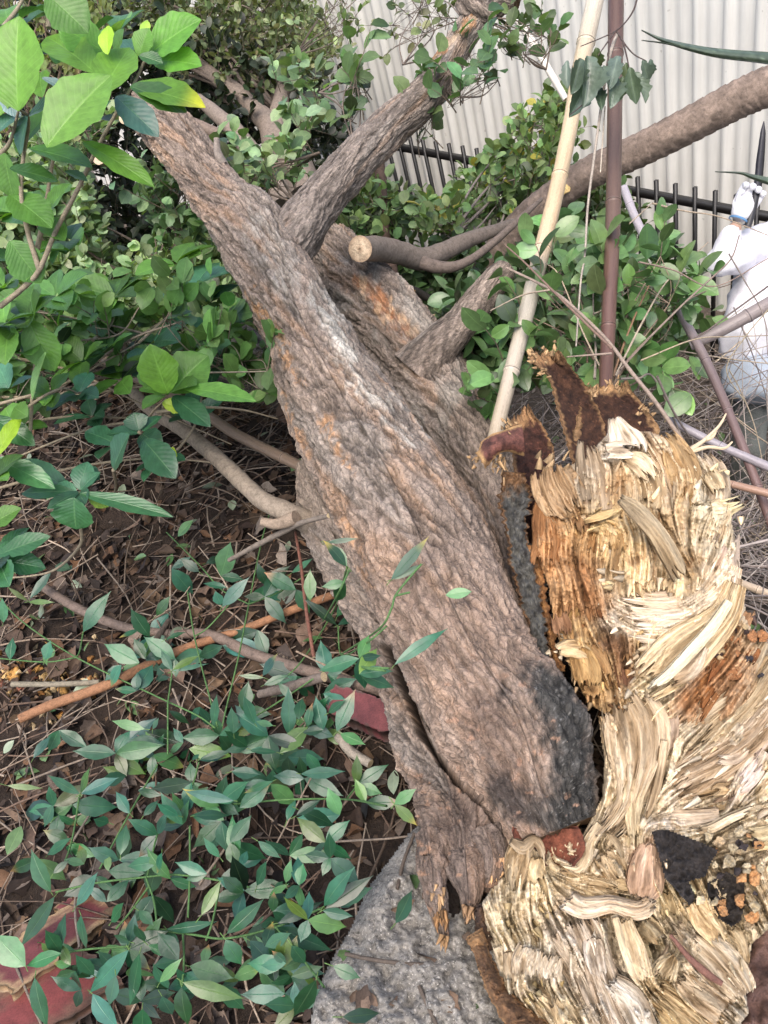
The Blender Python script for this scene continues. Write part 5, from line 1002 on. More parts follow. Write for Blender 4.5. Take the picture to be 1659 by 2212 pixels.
# limb foliage in front of the wall and fence
shrub("leafy_branch", "leafy sprays with round pale leaves between the fork and the wall", "branch", [(590, 180), (640, 150), (700, 210), (690, 300), (650, 400), (600, 440), (520, 420), (490, 360), (560, 340), (620, 340), (640, 260)], 62, (3.2, 3.9), 6, (.05, .08), (.32, .44), (.17, .25, .12), [P(640, 440, 3.3), P(690, 330, 3.3)], seed=7, boughs=10, br=.006)
shrub("leafy_branch", "sprig of oval mid green leaves hanging just left of the right limb", "branch", [(720, 215), (760, 150), (830, 160), (835, 230), (790, 300), (720, 270)], 11, (2.9, 3.2), 5, (.055, .085), (.30, .40), (.11, .17, .065), [P(770, 330, 3.0), P(690, 200, 3.1)], seed=8, boughs=6, br=.004)
shrub("leafy_branch", "thin twigs with tiny leaves against the wall left of the right limb", "branch", [(690, 0), (760, 0), (790, 60), (720, 110), (690, 90)], 16, (3.8, 4.2), 5, (.03, .05), (.28, .4), (.16, .20, .08), [P(640, 120, 4.2)], seed=9, boughs=6, br=.004)
shrub("leafy_branch", "dangling twigs with sparse leaves over the wall above the right limb", "branch", [(850, 150), (900, 110), (1000, 30), (960, 20), (890, 70), (940, -20), (850, 0), (840, 110)], 18, (3.3, 3.7), 4, (.03, .055), (.28, .4), (.13, .16, .07), [P(1000, 40, 3.1), P(870, 140, 3.2)], seed=10, boughs=8, br=.0035)
shrub("leafy_branch", "glossy oval leaves hanging from the right limb's middle", "branch", [(950, 125), (1000, 110), (1080, 130), (1075, 230), (1000, 260), (990, 330), (950, 260)], 13, (2.75, 3.0), 5, (.05, .08), (.32, .42), (.09, .17, .065), [P(990, 130, 2.9), P(1000, 210, 2.9)], seed=11, boughs=8, br=.004)
shrub("leafy_branch", "leafy sprig near the top between the right limb and bamboo", "branch", [(1050, 40), (1130, 20), (1200, 40), (1215, 110), (1160, 170), (1110, 130), (1070, 90)], 13, (2.9, 3.2), 5, (.045, .07), (.32, .42), (.10, .16, .06), [P(1040, 40, 3.0), P(1180, 150, 3.1)], seed=12, boughs=8, br=.004)
shrub("leafy_branch", "a few hanging round leaves below the right limb by the fence", "branch", [(890, 230), (960, 220), (950, 330), (900, 320)], 9, (2.9, 3.1), 4, (.05, .075), (.34, .42), (.12, .19, .07), [P(930, 200, 2.9)], seed=13, boughs=4, br=.0035)
def midd(x, y, r): return r.uniform(4.15, 5.1) if x > 1000 else r.uniform(3.5, 4.6)
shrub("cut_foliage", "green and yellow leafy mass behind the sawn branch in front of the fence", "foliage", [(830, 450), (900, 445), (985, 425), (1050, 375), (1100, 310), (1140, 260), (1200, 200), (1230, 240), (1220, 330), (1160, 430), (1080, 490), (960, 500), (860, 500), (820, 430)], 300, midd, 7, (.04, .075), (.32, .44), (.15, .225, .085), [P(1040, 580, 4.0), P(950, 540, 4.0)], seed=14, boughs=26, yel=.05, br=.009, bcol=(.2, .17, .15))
shrub("cut_foliage", "dark green leaves hanging under the leaning ringed trunk behind the bamboo", "foliage", [(1100, 520), (1180, 440), (1240, 400), (1330, 400), (1355, 470), (1350, 570), (1280, 640), (1120, 620)], 260, (4.15, 4.8), 8, (.045, .075), (.32, .42), (.075, .12, .045), [P(1200, 640, 4.0)], seed=15, boughs=10)  # leaf colour darker than the neighbouring masses
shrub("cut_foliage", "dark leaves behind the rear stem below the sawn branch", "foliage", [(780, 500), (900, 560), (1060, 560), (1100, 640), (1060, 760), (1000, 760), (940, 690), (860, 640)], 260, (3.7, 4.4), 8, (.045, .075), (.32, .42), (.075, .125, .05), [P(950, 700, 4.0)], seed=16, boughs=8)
shrub("cut_foliage", "bright pale green leaves low on the fence left of the dark thin trunk", "foliage", [(690, 430), (800, 420), (850, 440), (860, 520), (760, 540), (700, 500)], 110, (3.5, 4.1), 7, (.04, .065), (.34, .44), (.16, .23, .10), [P(800, 560, 3.8)], seed=17, boughs=6)  # leaf colour paler than the mass behind the rear stem
# the round leaved bush behind the bamboo poles and bark flaps
shrub("broad_leaf_bush", "bright green bush with broad oval leaves around the brown bamboo pole", "bush", [(1040, 800), (1100, 740), (1130, 650), (1200, 560), (1290, 560), (1350, 540), (1420, 540), (1470, 590), (1490, 650), (1460, 760), (1400, 820), (1380, 880), (1300, 840), (1180, 860), (1060, 900)], 150, (2.45, 3.3), 6, (.055, .105), (.28, .36), (.115, .205, .07), [P(1320, 840, 2.5), P(1330, 860, 2.55), P(1280, 880, 2.6)], mat='leaf_lance', seed=18, boughs=34, prof='oval', br=.005, twig_len=(.07, .2), bcol=(.26, .19, .14), up=.3)
shrub("broad_leaf_bush", "dark low leaves in the gap between rear stem and cream bamboo", "bush", [(960, 720), (1090, 650), (1110, 760), (1060, 900), (1020, 860)], 90, (2.8, 3.4), 7, (.06, .10), (.26, .36), (.07, .13, .05), [P(1040, 860, 2.9)], mat='leaf_lance', seed=19, boughs=8, prof='oval', br=.006)
# upright brown dead stems in that gap
for k, (lb, pts, c) in enumerate((("bent pale brown dry stem behind the rear stem's stub", [(1010, 770, 9, 2.9), (1020, 720, 10, 2.92), (1026, 660, 10, 2.95), (1045, 600, 8, 3.0)], (.30, .23, .15)), ("dry tan stem lying across to the stub behind the rear stem", [(890, 690, 7, 3.2), (950, 685, 8, 3.2), (985, 672, 10, 3.2), (1000, 640, 8, 3.3)], (.46, .36, .23)))):
    pole("dry_stem", lb, "stem", pts, c, mat='branch', bump=.15, seed=k+30, n=30)

# ------------------------------------------------------------------ big-leaved shrub in the left foreground
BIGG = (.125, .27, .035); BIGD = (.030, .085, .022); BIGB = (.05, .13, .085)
def bigleaf(mb, bx, by, tx, ty, hw, d, col, tip=0., nface=.5, r=rng, bend=.12, prof='ovate', fold=.22, ripple=.12, tipcol=None):
    b, t = P(bx, by, d), P(tx, ty, d-tip); L = np.linalg.norm(t-b)*1.12; dv = unit(t-b)
    nn = unit(-FW*nface+np.array([0, 0, 1.])*(1-nface)+rdir(1, r)[0]*.22)
    leaves(mb, [b], [dv], [nn], [L], [hw*d/FPX*1.3], [np.clip(np.asarray(col)*(1+r.normal(0, .1)), 0, 1)], prof, fold, bend, edge=26, ripple=ripple, across=9, tipcol=tipcol)
def rosette(mb, x, y, d, n, Lpx, col, r, var=.25, flat=.7, prof='ovate', wr=(.30, .40), spread=1.0, colb=None):
    c = P(x, y, d); a0 = r.uniform(0, 6.28)
    for k in range(n):
        a = a0+k*2.4+r.normal(0, .2); el = r.uniform(.05, .7); h = np.array([math.cos(a), math.sin(a), 0])
        dv = unit(h*spread+np.array([0, 0, el])); L = Lpx*d/FPX*r.uniform(.65, 1.15)
        nn = unit(np.array([0, 0, 1.])*flat-h*.3+rdir(1, r)[0]*.25); cc = np.asarray(col if colb is None or r.random() < .6 else colb)*(1+r.normal(0, var))
        leaves(mb, [c+h*.006], [dv], [nn], [L], [L*r.uniform(*wr)], [np.clip(cc, .01, .8)], prof, .25, r.uniform(.1, .4), edge=16, ripple=.12, across=7)
def stems(mb, lst, r0, r1, col, seg=8, n=24):
    for pts in lst: tube(mb, [P(*p) for p in pts], np.linspace(r0, r1, len(pts)), n, seg, col, .06, len(pts))
r = np.random.default_rng(31)
sh = thing("large_leaf_shrub", "tall shrub with big ribbed light green leaves at the top left corner", "shrub", P(0, 660, 1.75))
mg, mdk, ms = MB(), MB(), MB()
for a in [(39, 240, 28, 52, 52, 1.55, BIGG), (206, 158, 104, 66, 36, 1.65, BIGG), (100, 318, 212, 165, 56, 1.50, (.12, .25, .04)), (216, 210, 270, 98, 36, 1.58, BIGG), (312, 126, 410, 40, 40, 1.66, (.11, .28, .035)), (330, 130, 415, 128, 26, 1.67, (.10, .26, .03)), (225, 112, 138, 56, 34, 1.72, (.10, .25, .035)),
          (178, 306, 314, 378, 22, 1.56, (.12, .27, .03)), (35, 330, 110, 215, 24, 1.66, (.07, .17, .03)), (92, 210, 80, 150, 20, 1.7, (.10, .22, .04)), (60, 250, 35, 322, 24, 1.6, BIGB), (100, -14, 178, 55, 36, 1.6, (.09, .2, .04)), (300, 122, 316, 66, 20, 1.64, (.11, .25, .04)), (250, 118, 260, 66, 20, 1.7, (.09, .2, .05)), (20, 420, 95, 470, 30, 1.7, (.09, .22, .035)), (140, 520, 95, 470, 22, 1.7, (.10, .22, .04)), (20, 520, 80, 600, 30, 1.7, (.08, .19, .04)), (0, 250, -20, 150, 40, 1.6, BIGG), (10, 330, 20, 420, 30, 1.66, (.09, .2, .04)), (95, 470, 135, 400, 24, 1.72, (.10, .23, .04))]:
    bigleaf(mg, *a, r=r, tip=r.uniform(-.06, .06))
bigleaf(mg, 233, 118, 228, 58, 16, 1.6, (.30, .50, .04), r=r)
bigleaf(mg, 312, 80, 315, 45, 9, 1.65, (.28, .46, .05), r=r)
bigleaf(mg, 281, 188, 425, 210, 38, 1.6, (.09, .2, .025), r=r, tipcol=(np.array([.5, .5, .03]), np.array([1.])))
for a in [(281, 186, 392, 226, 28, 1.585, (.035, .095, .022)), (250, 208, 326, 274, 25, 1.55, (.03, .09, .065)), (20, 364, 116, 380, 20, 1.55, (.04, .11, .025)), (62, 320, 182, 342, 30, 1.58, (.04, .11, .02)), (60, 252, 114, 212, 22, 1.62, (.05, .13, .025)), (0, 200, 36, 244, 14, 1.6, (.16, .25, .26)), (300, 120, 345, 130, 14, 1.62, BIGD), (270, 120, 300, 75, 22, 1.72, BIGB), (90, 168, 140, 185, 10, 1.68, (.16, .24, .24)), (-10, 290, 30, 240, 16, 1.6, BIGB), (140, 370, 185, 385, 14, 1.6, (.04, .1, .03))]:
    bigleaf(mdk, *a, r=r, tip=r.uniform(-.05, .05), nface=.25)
for x, y, d, n, l in ((170, 110, 1.8, 6, 100), (255, 70, 1.85, 5, 80), (110, 30, 1.85, 6, 100), (200, 260, 1.9, 5, 80), (20, 60, 1.75, 6, 110), (60, 130, 1.8, 5, 90), (30, 460, 1.8, 7, 95), (120, 430, 1.9, 6, 80), (60, 560, 1.8, 7, 90), (150, 520, 1.95, 6, 85), (10, 620, 1.8, 6, 90)):
    rosette(mg, x, y, d, n, l, (.10, .23, .04), r, colb=(.05, .13, .045))
stems(ms, [[(0, 662, 1.76), (50, 622, 1.74), (85, 583, 1.72), (120, 500, 1.7), (165, 415, 1.66), (210, 320, 1.63), (258, 232, 1.62), (290, 180, 1.63), (315, 125, 1.65)], [(85, 583, 1.72), (60, 500, 1.7), (46, 420, 1.68), (50, 345, 1.66), (62, 260, 1.62), (40, 235, 1.56)], [(-20, 350, 1.7), (20, 310, 1.66), (40, 240, 1.58)], [(75, 560, 1.72), (95, 470, 1.74), (112, 360, 1.7), (130, 290, 1.6)], [(-20, 90, 1.7), (30, 30, 1.7), (60, -20, 1.7)], [(105, 60, 1.75), (100, 10, 1.75)]], .0062, .0025, (.24, .20, .14))
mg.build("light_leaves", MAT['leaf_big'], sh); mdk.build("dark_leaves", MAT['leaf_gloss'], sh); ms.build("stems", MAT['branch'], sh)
def big_shrub(label, hand, ros, stm, seed, loc):
    r = np.random.default_rng(seed); o = thing("large_leaf_shrub", label, "shrub", loc); mg, mdk, ms = MB(), MB(), MB()
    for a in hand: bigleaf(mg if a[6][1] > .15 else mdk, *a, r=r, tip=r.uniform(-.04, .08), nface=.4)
    for x, y, d, n, l, c, dk in ros: rosette(mdk if dk else mg, x, y, d, n, l, c, r, colb=tuple(np.array(c)*(1.5 if dk else .55)))
    stems(ms, stm, .0052, .002, (.25, .205, .14))
    if mg.n: mg.build("light_leaves", MAT['leaf_big'], o)
    if mdk.n: mdk.build("dark_leaves", MAT['leaf_gloss'], o)
    ms.build("stems", MAT['branch'], o)
MID = (.095, .22, .035); DK = (.022, .072, .032); DKB = (.04, .115, .062)
big_shrub("shrub with two upright light leaves in front of the brown jointed cane", [(362, 850, 328, 760, 32, 2.2, BIGG), (368, 848, 436, 772, 40, 2.2, MID), (396, 838, 532, 850, 20, 2.15, (.10, .24, .04)), (372, 856, 440, 905, 20, 2.2, DK), (340, 850, 318, 790, 22, 2.25, (.09, .2, .04)), (350, 870, 400, 880, 16, 2.2, (.30, .42, .06))],
          [(360, 852, 2.22, 5, 90, MID, False), (480, 700, 2.75, 6, 85, DKB, True), (470, 790, 2.6, 5, 70, DK, True), (260, 820, 2.35, 5, 75, MID, False), (120, 640, 2.3, 6, 95, (.07, .17, .04), False), (430, 740, 2.6, 5, 70, (.12, .2, .12), False), (180, 780, 2.3, 5, 80, MID, False), (300, 800, 2.4, 6, 80, DK, True), (420, 900, 2.45, 5, 66, DK, True), (250, 640, 2.6, 7, 95, MID, False), (210, 700, 2.5, 7, 90, (.07, .17, .04), False), (420, 620, 2.7, 6, 95, DKB, True), (380, 570, 2.8, 6, 85, MID, False), (230, 760, 2.4, 6, 80, (.06, .15, .04), False), (330, 740, 2.5, 6, 80, DK, True), (440, 660, 2.7, 5, 90, DKB, True)],
          [[(-40, 860, 2.4), (200, 850, 2.5), (420, 800, 2.6), (560, 770, 2.7)], [(-40, 930, 2.3), (150, 900, 2.4), (330, 900, 2.5), (480, 850, 2.6)], [(-40, 760, 2.4), (150, 800, 2.5), (300, 870, 2.5), (500, 960, 2.5)], [(-20, 1060, 2.3), (160, 1010, 2.4), (330, 990, 2.4), (470, 1000, 2.4)], [(360, 1000, 2.3), (420, 920, 2.4), (440, 830, 2.5)], [(355, 870, 2.22), (335, 905, 2.3), (200, 925, 2.4), (30, 990, 2.5), (-40, 1020, 2.5)], [(340, 890, 2.25), (420, 880, 2.2), (520, 885, 2.3), (600, 905, 2.4)], [(-30, 790, 2.3), (80, 745, 2.35), (180, 735, 2.4), (260, 720, 2.45), (300, 665, 2.5)], [(-30, 880, 2.3), (80, 850, 2.3), (160, 820, 2.35), (210, 790, 2.35), (300, 740, 2.45)], [(200, 735, 2.4), (240, 700, 2.5), (250, 645, 2.6)], [(300, 740, 2.45), (400, 650, 2.65), (420, 620, 2.7)]], 41, P(-30, 900, 2.4))
big_shrub("glossy dark leaved shrub low on the left above the leaf litter", [(245, 1015, 265, 945, 30, 2.15, DKB), (310, 950, 366, 1016, 26, 2.15, DK), (300, 930, 290, 895, 20, 2.2, DK), (162, 1062, 52, 1060, 14, 2.1, (.03, .10, .04)), (172, 1066, 345, 1098, 15, 2.08, (.035, .11, .04)), (160, 1075, 160, 1138, 38, 2.05, (.03, .10, .035)), (150, 1058, 60, 1000, 18, 2.15, DKB), (175, 1055, 200, 1010, 22, 2.15, DKB), (368, 1000, 372, 970, 10, 2.15, (.35, .5, .04)), (190, 1070, 230, 1090, 14, 2.1, (.25, .40, .06)), (170, 1062, 110, 1090, 12, 2.1, DK), (-10, 990, 100, 1040, 20, 2.05, (.05, .15, .05)), (-20, 900, 60, 950, 20, 2.1, (.04, .12, .04))],
          [(255, 960, 2.25, 4, 70, DK, True), (305, 935, 2.2, 4, 70, DK, True), (170, 1062, 2.12, 5, 75, DKB, True), (40, 930, 2.2, 5, 90, MID, False), (200, 900, 2.4, 5, 70, DK, True), (345, 1000, 2.25, 5, 60, DK, True)],
          [[(175, 1140, 2.15), (172, 1180, 2.2), (120, 1230, 2.3), (60, 1245, 2.35), (-20, 1250, 2.4)], [(170, 1062, 2.12), (175, 1140, 2.15)], [(245, 1015, 2.15), (250, 1050, 2.25), (240, 1100, 2.4)], [(300, 935, 2.2), (330, 890, 2.3), (360, 860, 2.3)]], 42, P(120, 1230, 2.3))
big_shrub("cluster of ribbed dark leaves cut by the left edge above the litter", [(-5, 1200, 86, 1160, 18, 2.0, (.03, .11, .035)), (-5, 1210, 86, 1222, 20, 2.0, (.03, .11, .04)), (0, 1215, 10, 1255, 24, 1.98, (.035, .12, .04)), (-5, 1195, 50, 1140, 18, 2.02, (.035, .11, .04)), (-30, 1140, 30, 1100, 18, 2.0, MID), (-10, 990, 35, 900, 14, 2.0, (.30, .48, .03))], [(-10, 1210, 2.02, 5, 80, DK, True), (-20, 1040, 2.0, 5, 80, MID, False)], [[(-10, 1210, 2.02), (-40, 1300, 2.2)], [(-20, 1040, 2.0), (-60, 1180, 2.1)]], 43, P(-40, 1300, 2.2))
big_shrub("shrub with mid green leaves along bare forking twigs at mid left", [(60, 690, 110, 790, 30, 1.95, MID), (20, 700, 5, 770, 26, 1.95, MID), (75, 690, 75, 640, 26, 1.95, (.10, .22, .04)), (100, 760, 60, 850, 16, 1.95, (.15, .28, .10)), (60, 900, 30, 880, 18, 2.0, (.09, .2, .04))],
          [(60, 690, 2.0, 6, 95, MID, False), (40, 760, 2.0, 6, 85, (.07, .17, .04), False), (110, 850, 2.1, 5, 75, MID, False), (20, 840, 2.05, 6, 80, DKB, True), (170, 850, 2.2, 5, 70, DK, True), (10, 700, 1.95, 5, 100, MID, False)],
          [[(-30, 830, 1.98), (20, 740, 1.96), (60, 700, 1.98)], [(65, 940, 2.1), (70, 850, 2.05), (75, 760, 2.0), (60, 700, 1.98)], [(-20, 960, 2.1), (60, 880, 2.05), (130, 840, 2.1), (170, 850, 2.2)]], 44, P(-30, 960, 2.1))

# ------------------------------------------------------------------ creeper with lance leaves over the litter, bottom left
LG = (.020, .078, .034); LGB = (.028, .098, .058); LGL = (.065, .155, .055); LGD = (.013, .045, .018)
f5 = lambda x, y: (x*.5, y*.5+1080); f7 = lambda x, y: (x*.5, y*.5+1607); f6 = lambda x, y: (x*.3125+691.3, y*.3125+1123.3); f8 = lambda x, y: (x*.5+829.5, y*.5+1607)
LV = []
for f, k, lst in ((f5, .5, [(130, 425, 225, 305, 21), (120, 435, 30, 385, 12), (125, 440, 220, 440, 12), (360, 570, 440, 415, 36), (15, 530, 8, 430, 24), (45, 690, 45, 598, 28), (195, 690, 215, 612, 28), (860, 310, 785, 258, 22), (890, 275, 965, 238, 18), (960, 460, 1060, 345, 30), (955, 455, 930, 398, 24), (675, 500, 728, 420, 22), (1260, 315, 1347, 255, 15), (1340, 435, 1338, 308, 28), (1455, 505, 1542, 380, 34), (1455, 540, 1330, 430, 22), (1460, 540, 1577, 475, 20), (1500, 285, 1425, 190, 28), (1420, 185, 1532, 165, 12), (745, 735, 690, 655, 20), (745, 735, 850, 668, 18), (745, 738, 892, 710, 11), (1135, 760, 1190, 668, 24), (1140, 768, 1030, 758, 11), (1140, 800, 1237, 755, 18), (625, 990, 478, 955, 22), (660, 990, 680, 945, 12), (920, 975, 935, 848, 24), (1010, 1010, 1000, 900, 26), (1100, 965, 1055, 850, 25), (1180, 975, 1105, 955, 15), (1250, 1020, 1245, 822, 34), (1455, 1000, 1522, 833, 36), (1470, 1010, 1570, 1050, 26), (730, 910, 822, 965, 16), (870, 1120, 982, 1080, 18), (1195, 1090, 1082, 1078, 14), (145, 1115, 207, 1018, 22), (1290, 950, 1300, 850, 26), (1340, 940, 1410, 860, 24), (1420, 920, 1470, 870, 20), (1265, 860, 1200, 790, 18), (980, 380, 880, 350, 16), (600, 560, 520, 590, 12), (720, 600, 790, 565, 12)]),
                  (f7, .5, [(345, 215, 203, 143, 24), (350, 215, 507, 150, 30), (348, 213, 388, 108, 24), (30, 180, 172, 192, 13), (1010, 245, 800, 210, 26), (1025, 495, 985, 330, 34), (870, 740, 947, 600, 26), (980, 820, 1130, 690, 34), (720, 800, 912, 790, 25), (975, 845, 1035, 960, 40), (1400, 700, 1482, 558, 38), (1405, 712, 1600, 580, 34), (1395, 720, 1517, 748, 26), (1200, 775, 1392, 685, 26), (1195, 790, 1425, 895, 40), (785, 1050, 790, 1225, 46), (790, 1030, 1025, 1112, 38), (555, 890, 370, 1092, 38), (560, 890, 640, 970, 24), (602, 905, 570, 1115, 38), (405, 1000, 330, 915, 30), (240, 905, 288, 735, 28), (235, 660, 98, 865, 34), (110, 960, -20, 830, 60), (150, 1010, 180, 1230, 48), (400, 1080, 480, 1240, 46), (615, 1145, 612, 1270, 42), (1365, 1020, 1270, 1195, 42), (1540, 175, 1545, 58, 24), (1545, 175, 1659, 95, 30), (1550, 180, 1645, 212, 26), (1235, 600, 1250, 515, 20), (1110, 612, 1150, 510, 26), (560, 860, 578, 755, 26), (640, 870, 737, 908, 22), (720, 800, 775, 892, 24), (560, 855, 488, 830, 16), (690, 1030, 770, 945, 22), (830, 70, 860, 45, 10), (860, 70, 975, 40, 20), (1085, 25, 1200, 20, 14), (1000, 120, 1120, 130, 26), (560, 300, 500, 210, 28), (620, 310, 680, 250, 18), (770, 310, 680, 260, 26), (840, 310, 990, 300, 22), (300, 420, 190, 380, 30), (205, 480, 290, 410, 22), (520, 480, 540, 350, 28), (470, 340, 410, 330, 26), (700, 470, 670, 560, 20), (1115, 420, 1200, 495, 22), (950, 490, 880, 420, 20), (1180, 160, 1060, 210, 16), (1300, 130, 1480, 120, 26), (1280, 310, 1380, 240, 22), (1290, 285, 1460, 350, 30), (1240, 330, 1270, 240, 20), (230, 560, 290, 505, 16), (220, 640, 120, 480, 46), (330, 700, 420, 560, 30), (480, 770, 530, 690, 28), (600, 720, 660, 780, 22), (1080, 850, 1190, 970, 40), (1260, 870, 1320, 960, 30), (820, 960, 1000, 1010, 44), (1010, 1010, 1130, 965, 30), (700, 1090, 740, 1190, 34), (950, 1050, 1050, 1140, 36), (350, 740, 350, 900, 30), (180, 860, 260, 920, 30), (500, 1000, 470, 1130, 30), (1440, 960, 1545, 1010, 30), (1480, 1180, 1640, 1170, 30)]),
                  (f6, .3125, [(490, 415, 742, 128, 44), (505, 412, 702, 308, 24), (515, 1000, 838, 748, 44), (180, 320, 60, 150, 40), (55, 150, 240, 125, 14)]), (f8, .5, [(50, 775, 128, 640, 34), (45, 260, 130, 200, 26), (45, 260, 140, 350, 24)])):
    for bx, by, tx, ty, hw in lst: LV.append((*f(bx, by), *f(tx, ty), hw*k))
r = np.random.default_rng(77); n0 = len(LV)
for k in range(120):      # smaller leaves in threes, nearer the ground
    x, y = (r.uniform(80, 800), r.uniform(1560, 2200)) if k < 96 else (r.uniform(250, 780), r.uniform(1200, 1600))
    if inside(np.array([x]), np.array([y]), [(820, 1500), (900, 1700), (900, 1800), (700, 2000), (640, 2212), (1200, 2212), (1200, 1500)])[0]: continue
    a = r.uniform(0, 6.28)
    for j in range(r.integers(2, 5)):
        L = r.uniform(40, 92); q = a+j*1.3+r.normal(0, .3); LV.append((x, y, x+L*math.cos(q), y+L*.8*math.sin(q), L*r.uniform(.2, .28)))
STEM = [[f5(1175, 25), f5(1130, 180), f5(1075, 450), f5(1030, 680), f5(980, 890), f5(960, 980)], [f5(-20, 400), f5(90, 520), f5(330, 680), f5(680, 850), f5(850, 930), f5(930, 985)], [f5(1075, 450), f5(960, 390), f5(860, 280), f5(720, 140)], [f5(1480, 670), f5(1400, 740), f5(1160, 900), f5(1000, 990)], [f5(1670, 545), f5(1580, 620), f5(1475, 670), f5(1460, 545)], [f5(1475, 670), f5(1560, 720), f5(1665, 738)], [f5(810, 395), f5(840, 590), f5(905, 850), f5(940, 980)], [f5(725, 880), f5(725, 1100)], [f5(360, 570), f5(345, 650), f5(330, 680)], [f5(0, 685), f5(195, 700), f5(330, 680)], [f5(1075, 450), f5(1200, 400), f5(1330, 320)], [f5(840, 590), f5(900, 550), f5(1000, 440)], [f5(745, 735), f5(725, 880)], [f5(1500, 290), f5(1440, 480), f5(1300, 700), f5(1190, 800)],
        [f7(820, 355), f7(820, 570), f7(812, 750)], [f7(240, 640), f7(420, 600), f7(630, 575), f7(760, 565), f7(950, 590), f7(1080, 620)], [f7(630, 575), f7(665, 680), f7(680, 805)], [f7(790, 820), f7(795, 930), f7(788, 1045)], [f7(680, 805), f7(840, 825), f7(980, 840), f7(1195, 790), f7(1400, 705)], [f7(250, 905), f7(400, 885), f7(560, 875)], [f7(1000, 260), f7(1250, 240), f7(1500, 240), f7(1670, 268)], [f7(1500, 235), f7(1545, 178)], [f7(860, 80), f7(820, 200), f7(700, 340), f7(635, 575)], [f7(1190, 790), f7(1270, 880), f7(1400, 1050)], [f7(640, 620), f7(560, 730), f7(500, 800)], [f7(950, 610), f7(920, 760), f7(890, 850)], [f7(345, 215), f7(310, 420), f7(260, 560)], [f7(680, 90), f7(560, 300), f7(430, 540)], f5 and [f6(205, 340), f6(120, 520), f6(20, 700)], [f6(700, 305), f6(600, 420), f6(520, 525), f6(490, 620), f6(400, 760), f6(150, 925)], [f6(515, 525), f6(620, 500)], [f6(150, 925), f6(280, 1010), f6(480, 1025)]]
GD = {}
def gdep(x, y):
    k = (int(x//20), int(y//20))
    if k not in GD: GD[k] = min(ground_depth(k[0]*20+10, k[1]*20+10), 3.2)
    return GD[k]
def cdep(x, y, lift):
    d = gdep(x, y)-lift
    if 820 < x < 1000 and y < 1800: d = min(d, 1.66-.0004*(y-1300)-.18)
    elif x > 690 and y < 1300: d = min(d, 1.60)
    if x > 755 and 1100 < y < 1500: d = min(d, float(np.interp(y, [1100, 1300, 1480], [1.70, 1.55, 1.44]))+.0004*max(0, 860-x))
    if y > 1800 and x > 640: d = min(d, float(rock_d(x, y))-.13)
    return d
ROOTS = [(120, 1440), (430, 1330), (720, 1380), (470, 1600), (700, 1650), (180, 1800), (430, 1850), (640, 1800), (130, 2100), (400, 2080), (640, 2060), (880, 1350)]
CL = ["blue green three leaved creeper at the far left over the grey brown stick", "creeper stems with dark folded leaves under the pale side branch", "creeper with pointed leaves hanging beside the trunk above the red block", "creeper crossing the lower half of the orange stick", "upright pointed creeper leaves in front of the red block", "wide leaved creeper at the left among dry leaves above the red boards", "dense creeper patch with paired pointed leaves between red boards and rock", "creeper runner stretching right to the trunk's low stem", "dark creeper leaves lying over the red painted boards", "creeper with long hanging leaves at the bottom middle left of the rock", "large bright creeper leaves overlapping the rock's left side", "thin creeper runner with leaves resting on the trunk's bark"]
plants = [(MB(), MB()) for _ in ROOTS]
for i, (bx, by, tx, ty, hw) in enumerate(LV):
    j = 11 if (bx > 800 and by < 1480) else int(np.argmin([(bx-a)**2+(by-b)**2 for a, b in ROOTS[:11]]))
    far = i >= n0; lf = r.uniform(.05, .22) if far else r.uniform(.14, .30)
    d = cdep(bx, by, lf); d2 = d+r.uniform(-.035, .03)
    if j == 11 and bx > 840: d = d2 = float(np.interp(by, [1150, 1300, 1450], [1.66, 1.54, 1.45])); d2 -= .01
    b, t = P(bx, by, d), P(tx, ty, d2); L = np.linalg.norm(t-b)
    nn = unit(-FW*.75+np.array([0, 0, 1.])*.5+rdir(1, r)[0]*.4); q = r.random()
    c = np.array(LGB if q < .28 else LG if q < .62 else LGL if q < .76 else (.075, .13, .03) if q < .84 else LGD)*(1+r.normal(0, .22))*(1+r.normal(0, .1, 3))
    tc = None
    if r.random() < .10: tc = (np.array([.42, .30, .06]) if r.random() < .6 else np.array([.35, .14, .05]), np.array([r.uniform(.3, .9)]))
    leaves(plants[j][0], [b], [unit(t-b)], [nn], [L*1.06], [hw*d/FPX*(1.0 if not far else .9)], [c], 'lance', r.uniform(.02, .16), r.uniform(-.05, .30), edge=18, ripple=.10, across=7, tipcol=tc)
    if not far: tube(plants[j][1], [b, b-unit(t-b)*.012+rdir(1, r)[0]*.004], [.0008, .0009], 4, 5, (.10, .17, .05), cap=False)
for s in STEM:
    m = s[len(s)//2]; j = 11 if (m[0] > 800 and m[1] < 1450) else int(np.argmin([(m[0]-a)**2+(m[1]-b)**2 for a, b in ROOTS[:11]]))
    tube(plants[j][1], [P(x, y, cdep(x, y, .16)+.01) for x, y in s], [.0021]*len(s), 8*len(s), 6, (.075, .155, .05), .05, 1, cap=False)
for (ml, msn), (x, y), lb in zip(plants, ROOTS, CL):
    tube(msn, [P(x, y, gdep(x, y)-.12), P(x+8, y+10, gdep(x, y)-.05), P(x+10, y+18, gdep(x, y)+.01)], [.0017, .0019, .002], 10, 6, (.09, .14, .05), cap=False)
    o = thing("creeper_plant", lb, "creeper", P(x+10, y+18, gdep(x, y)), "green creepers over the leaf litter"); ml.build("foliage", MAT['leaf_lance'], o); msn.build("stems", MAT['twig'], o)
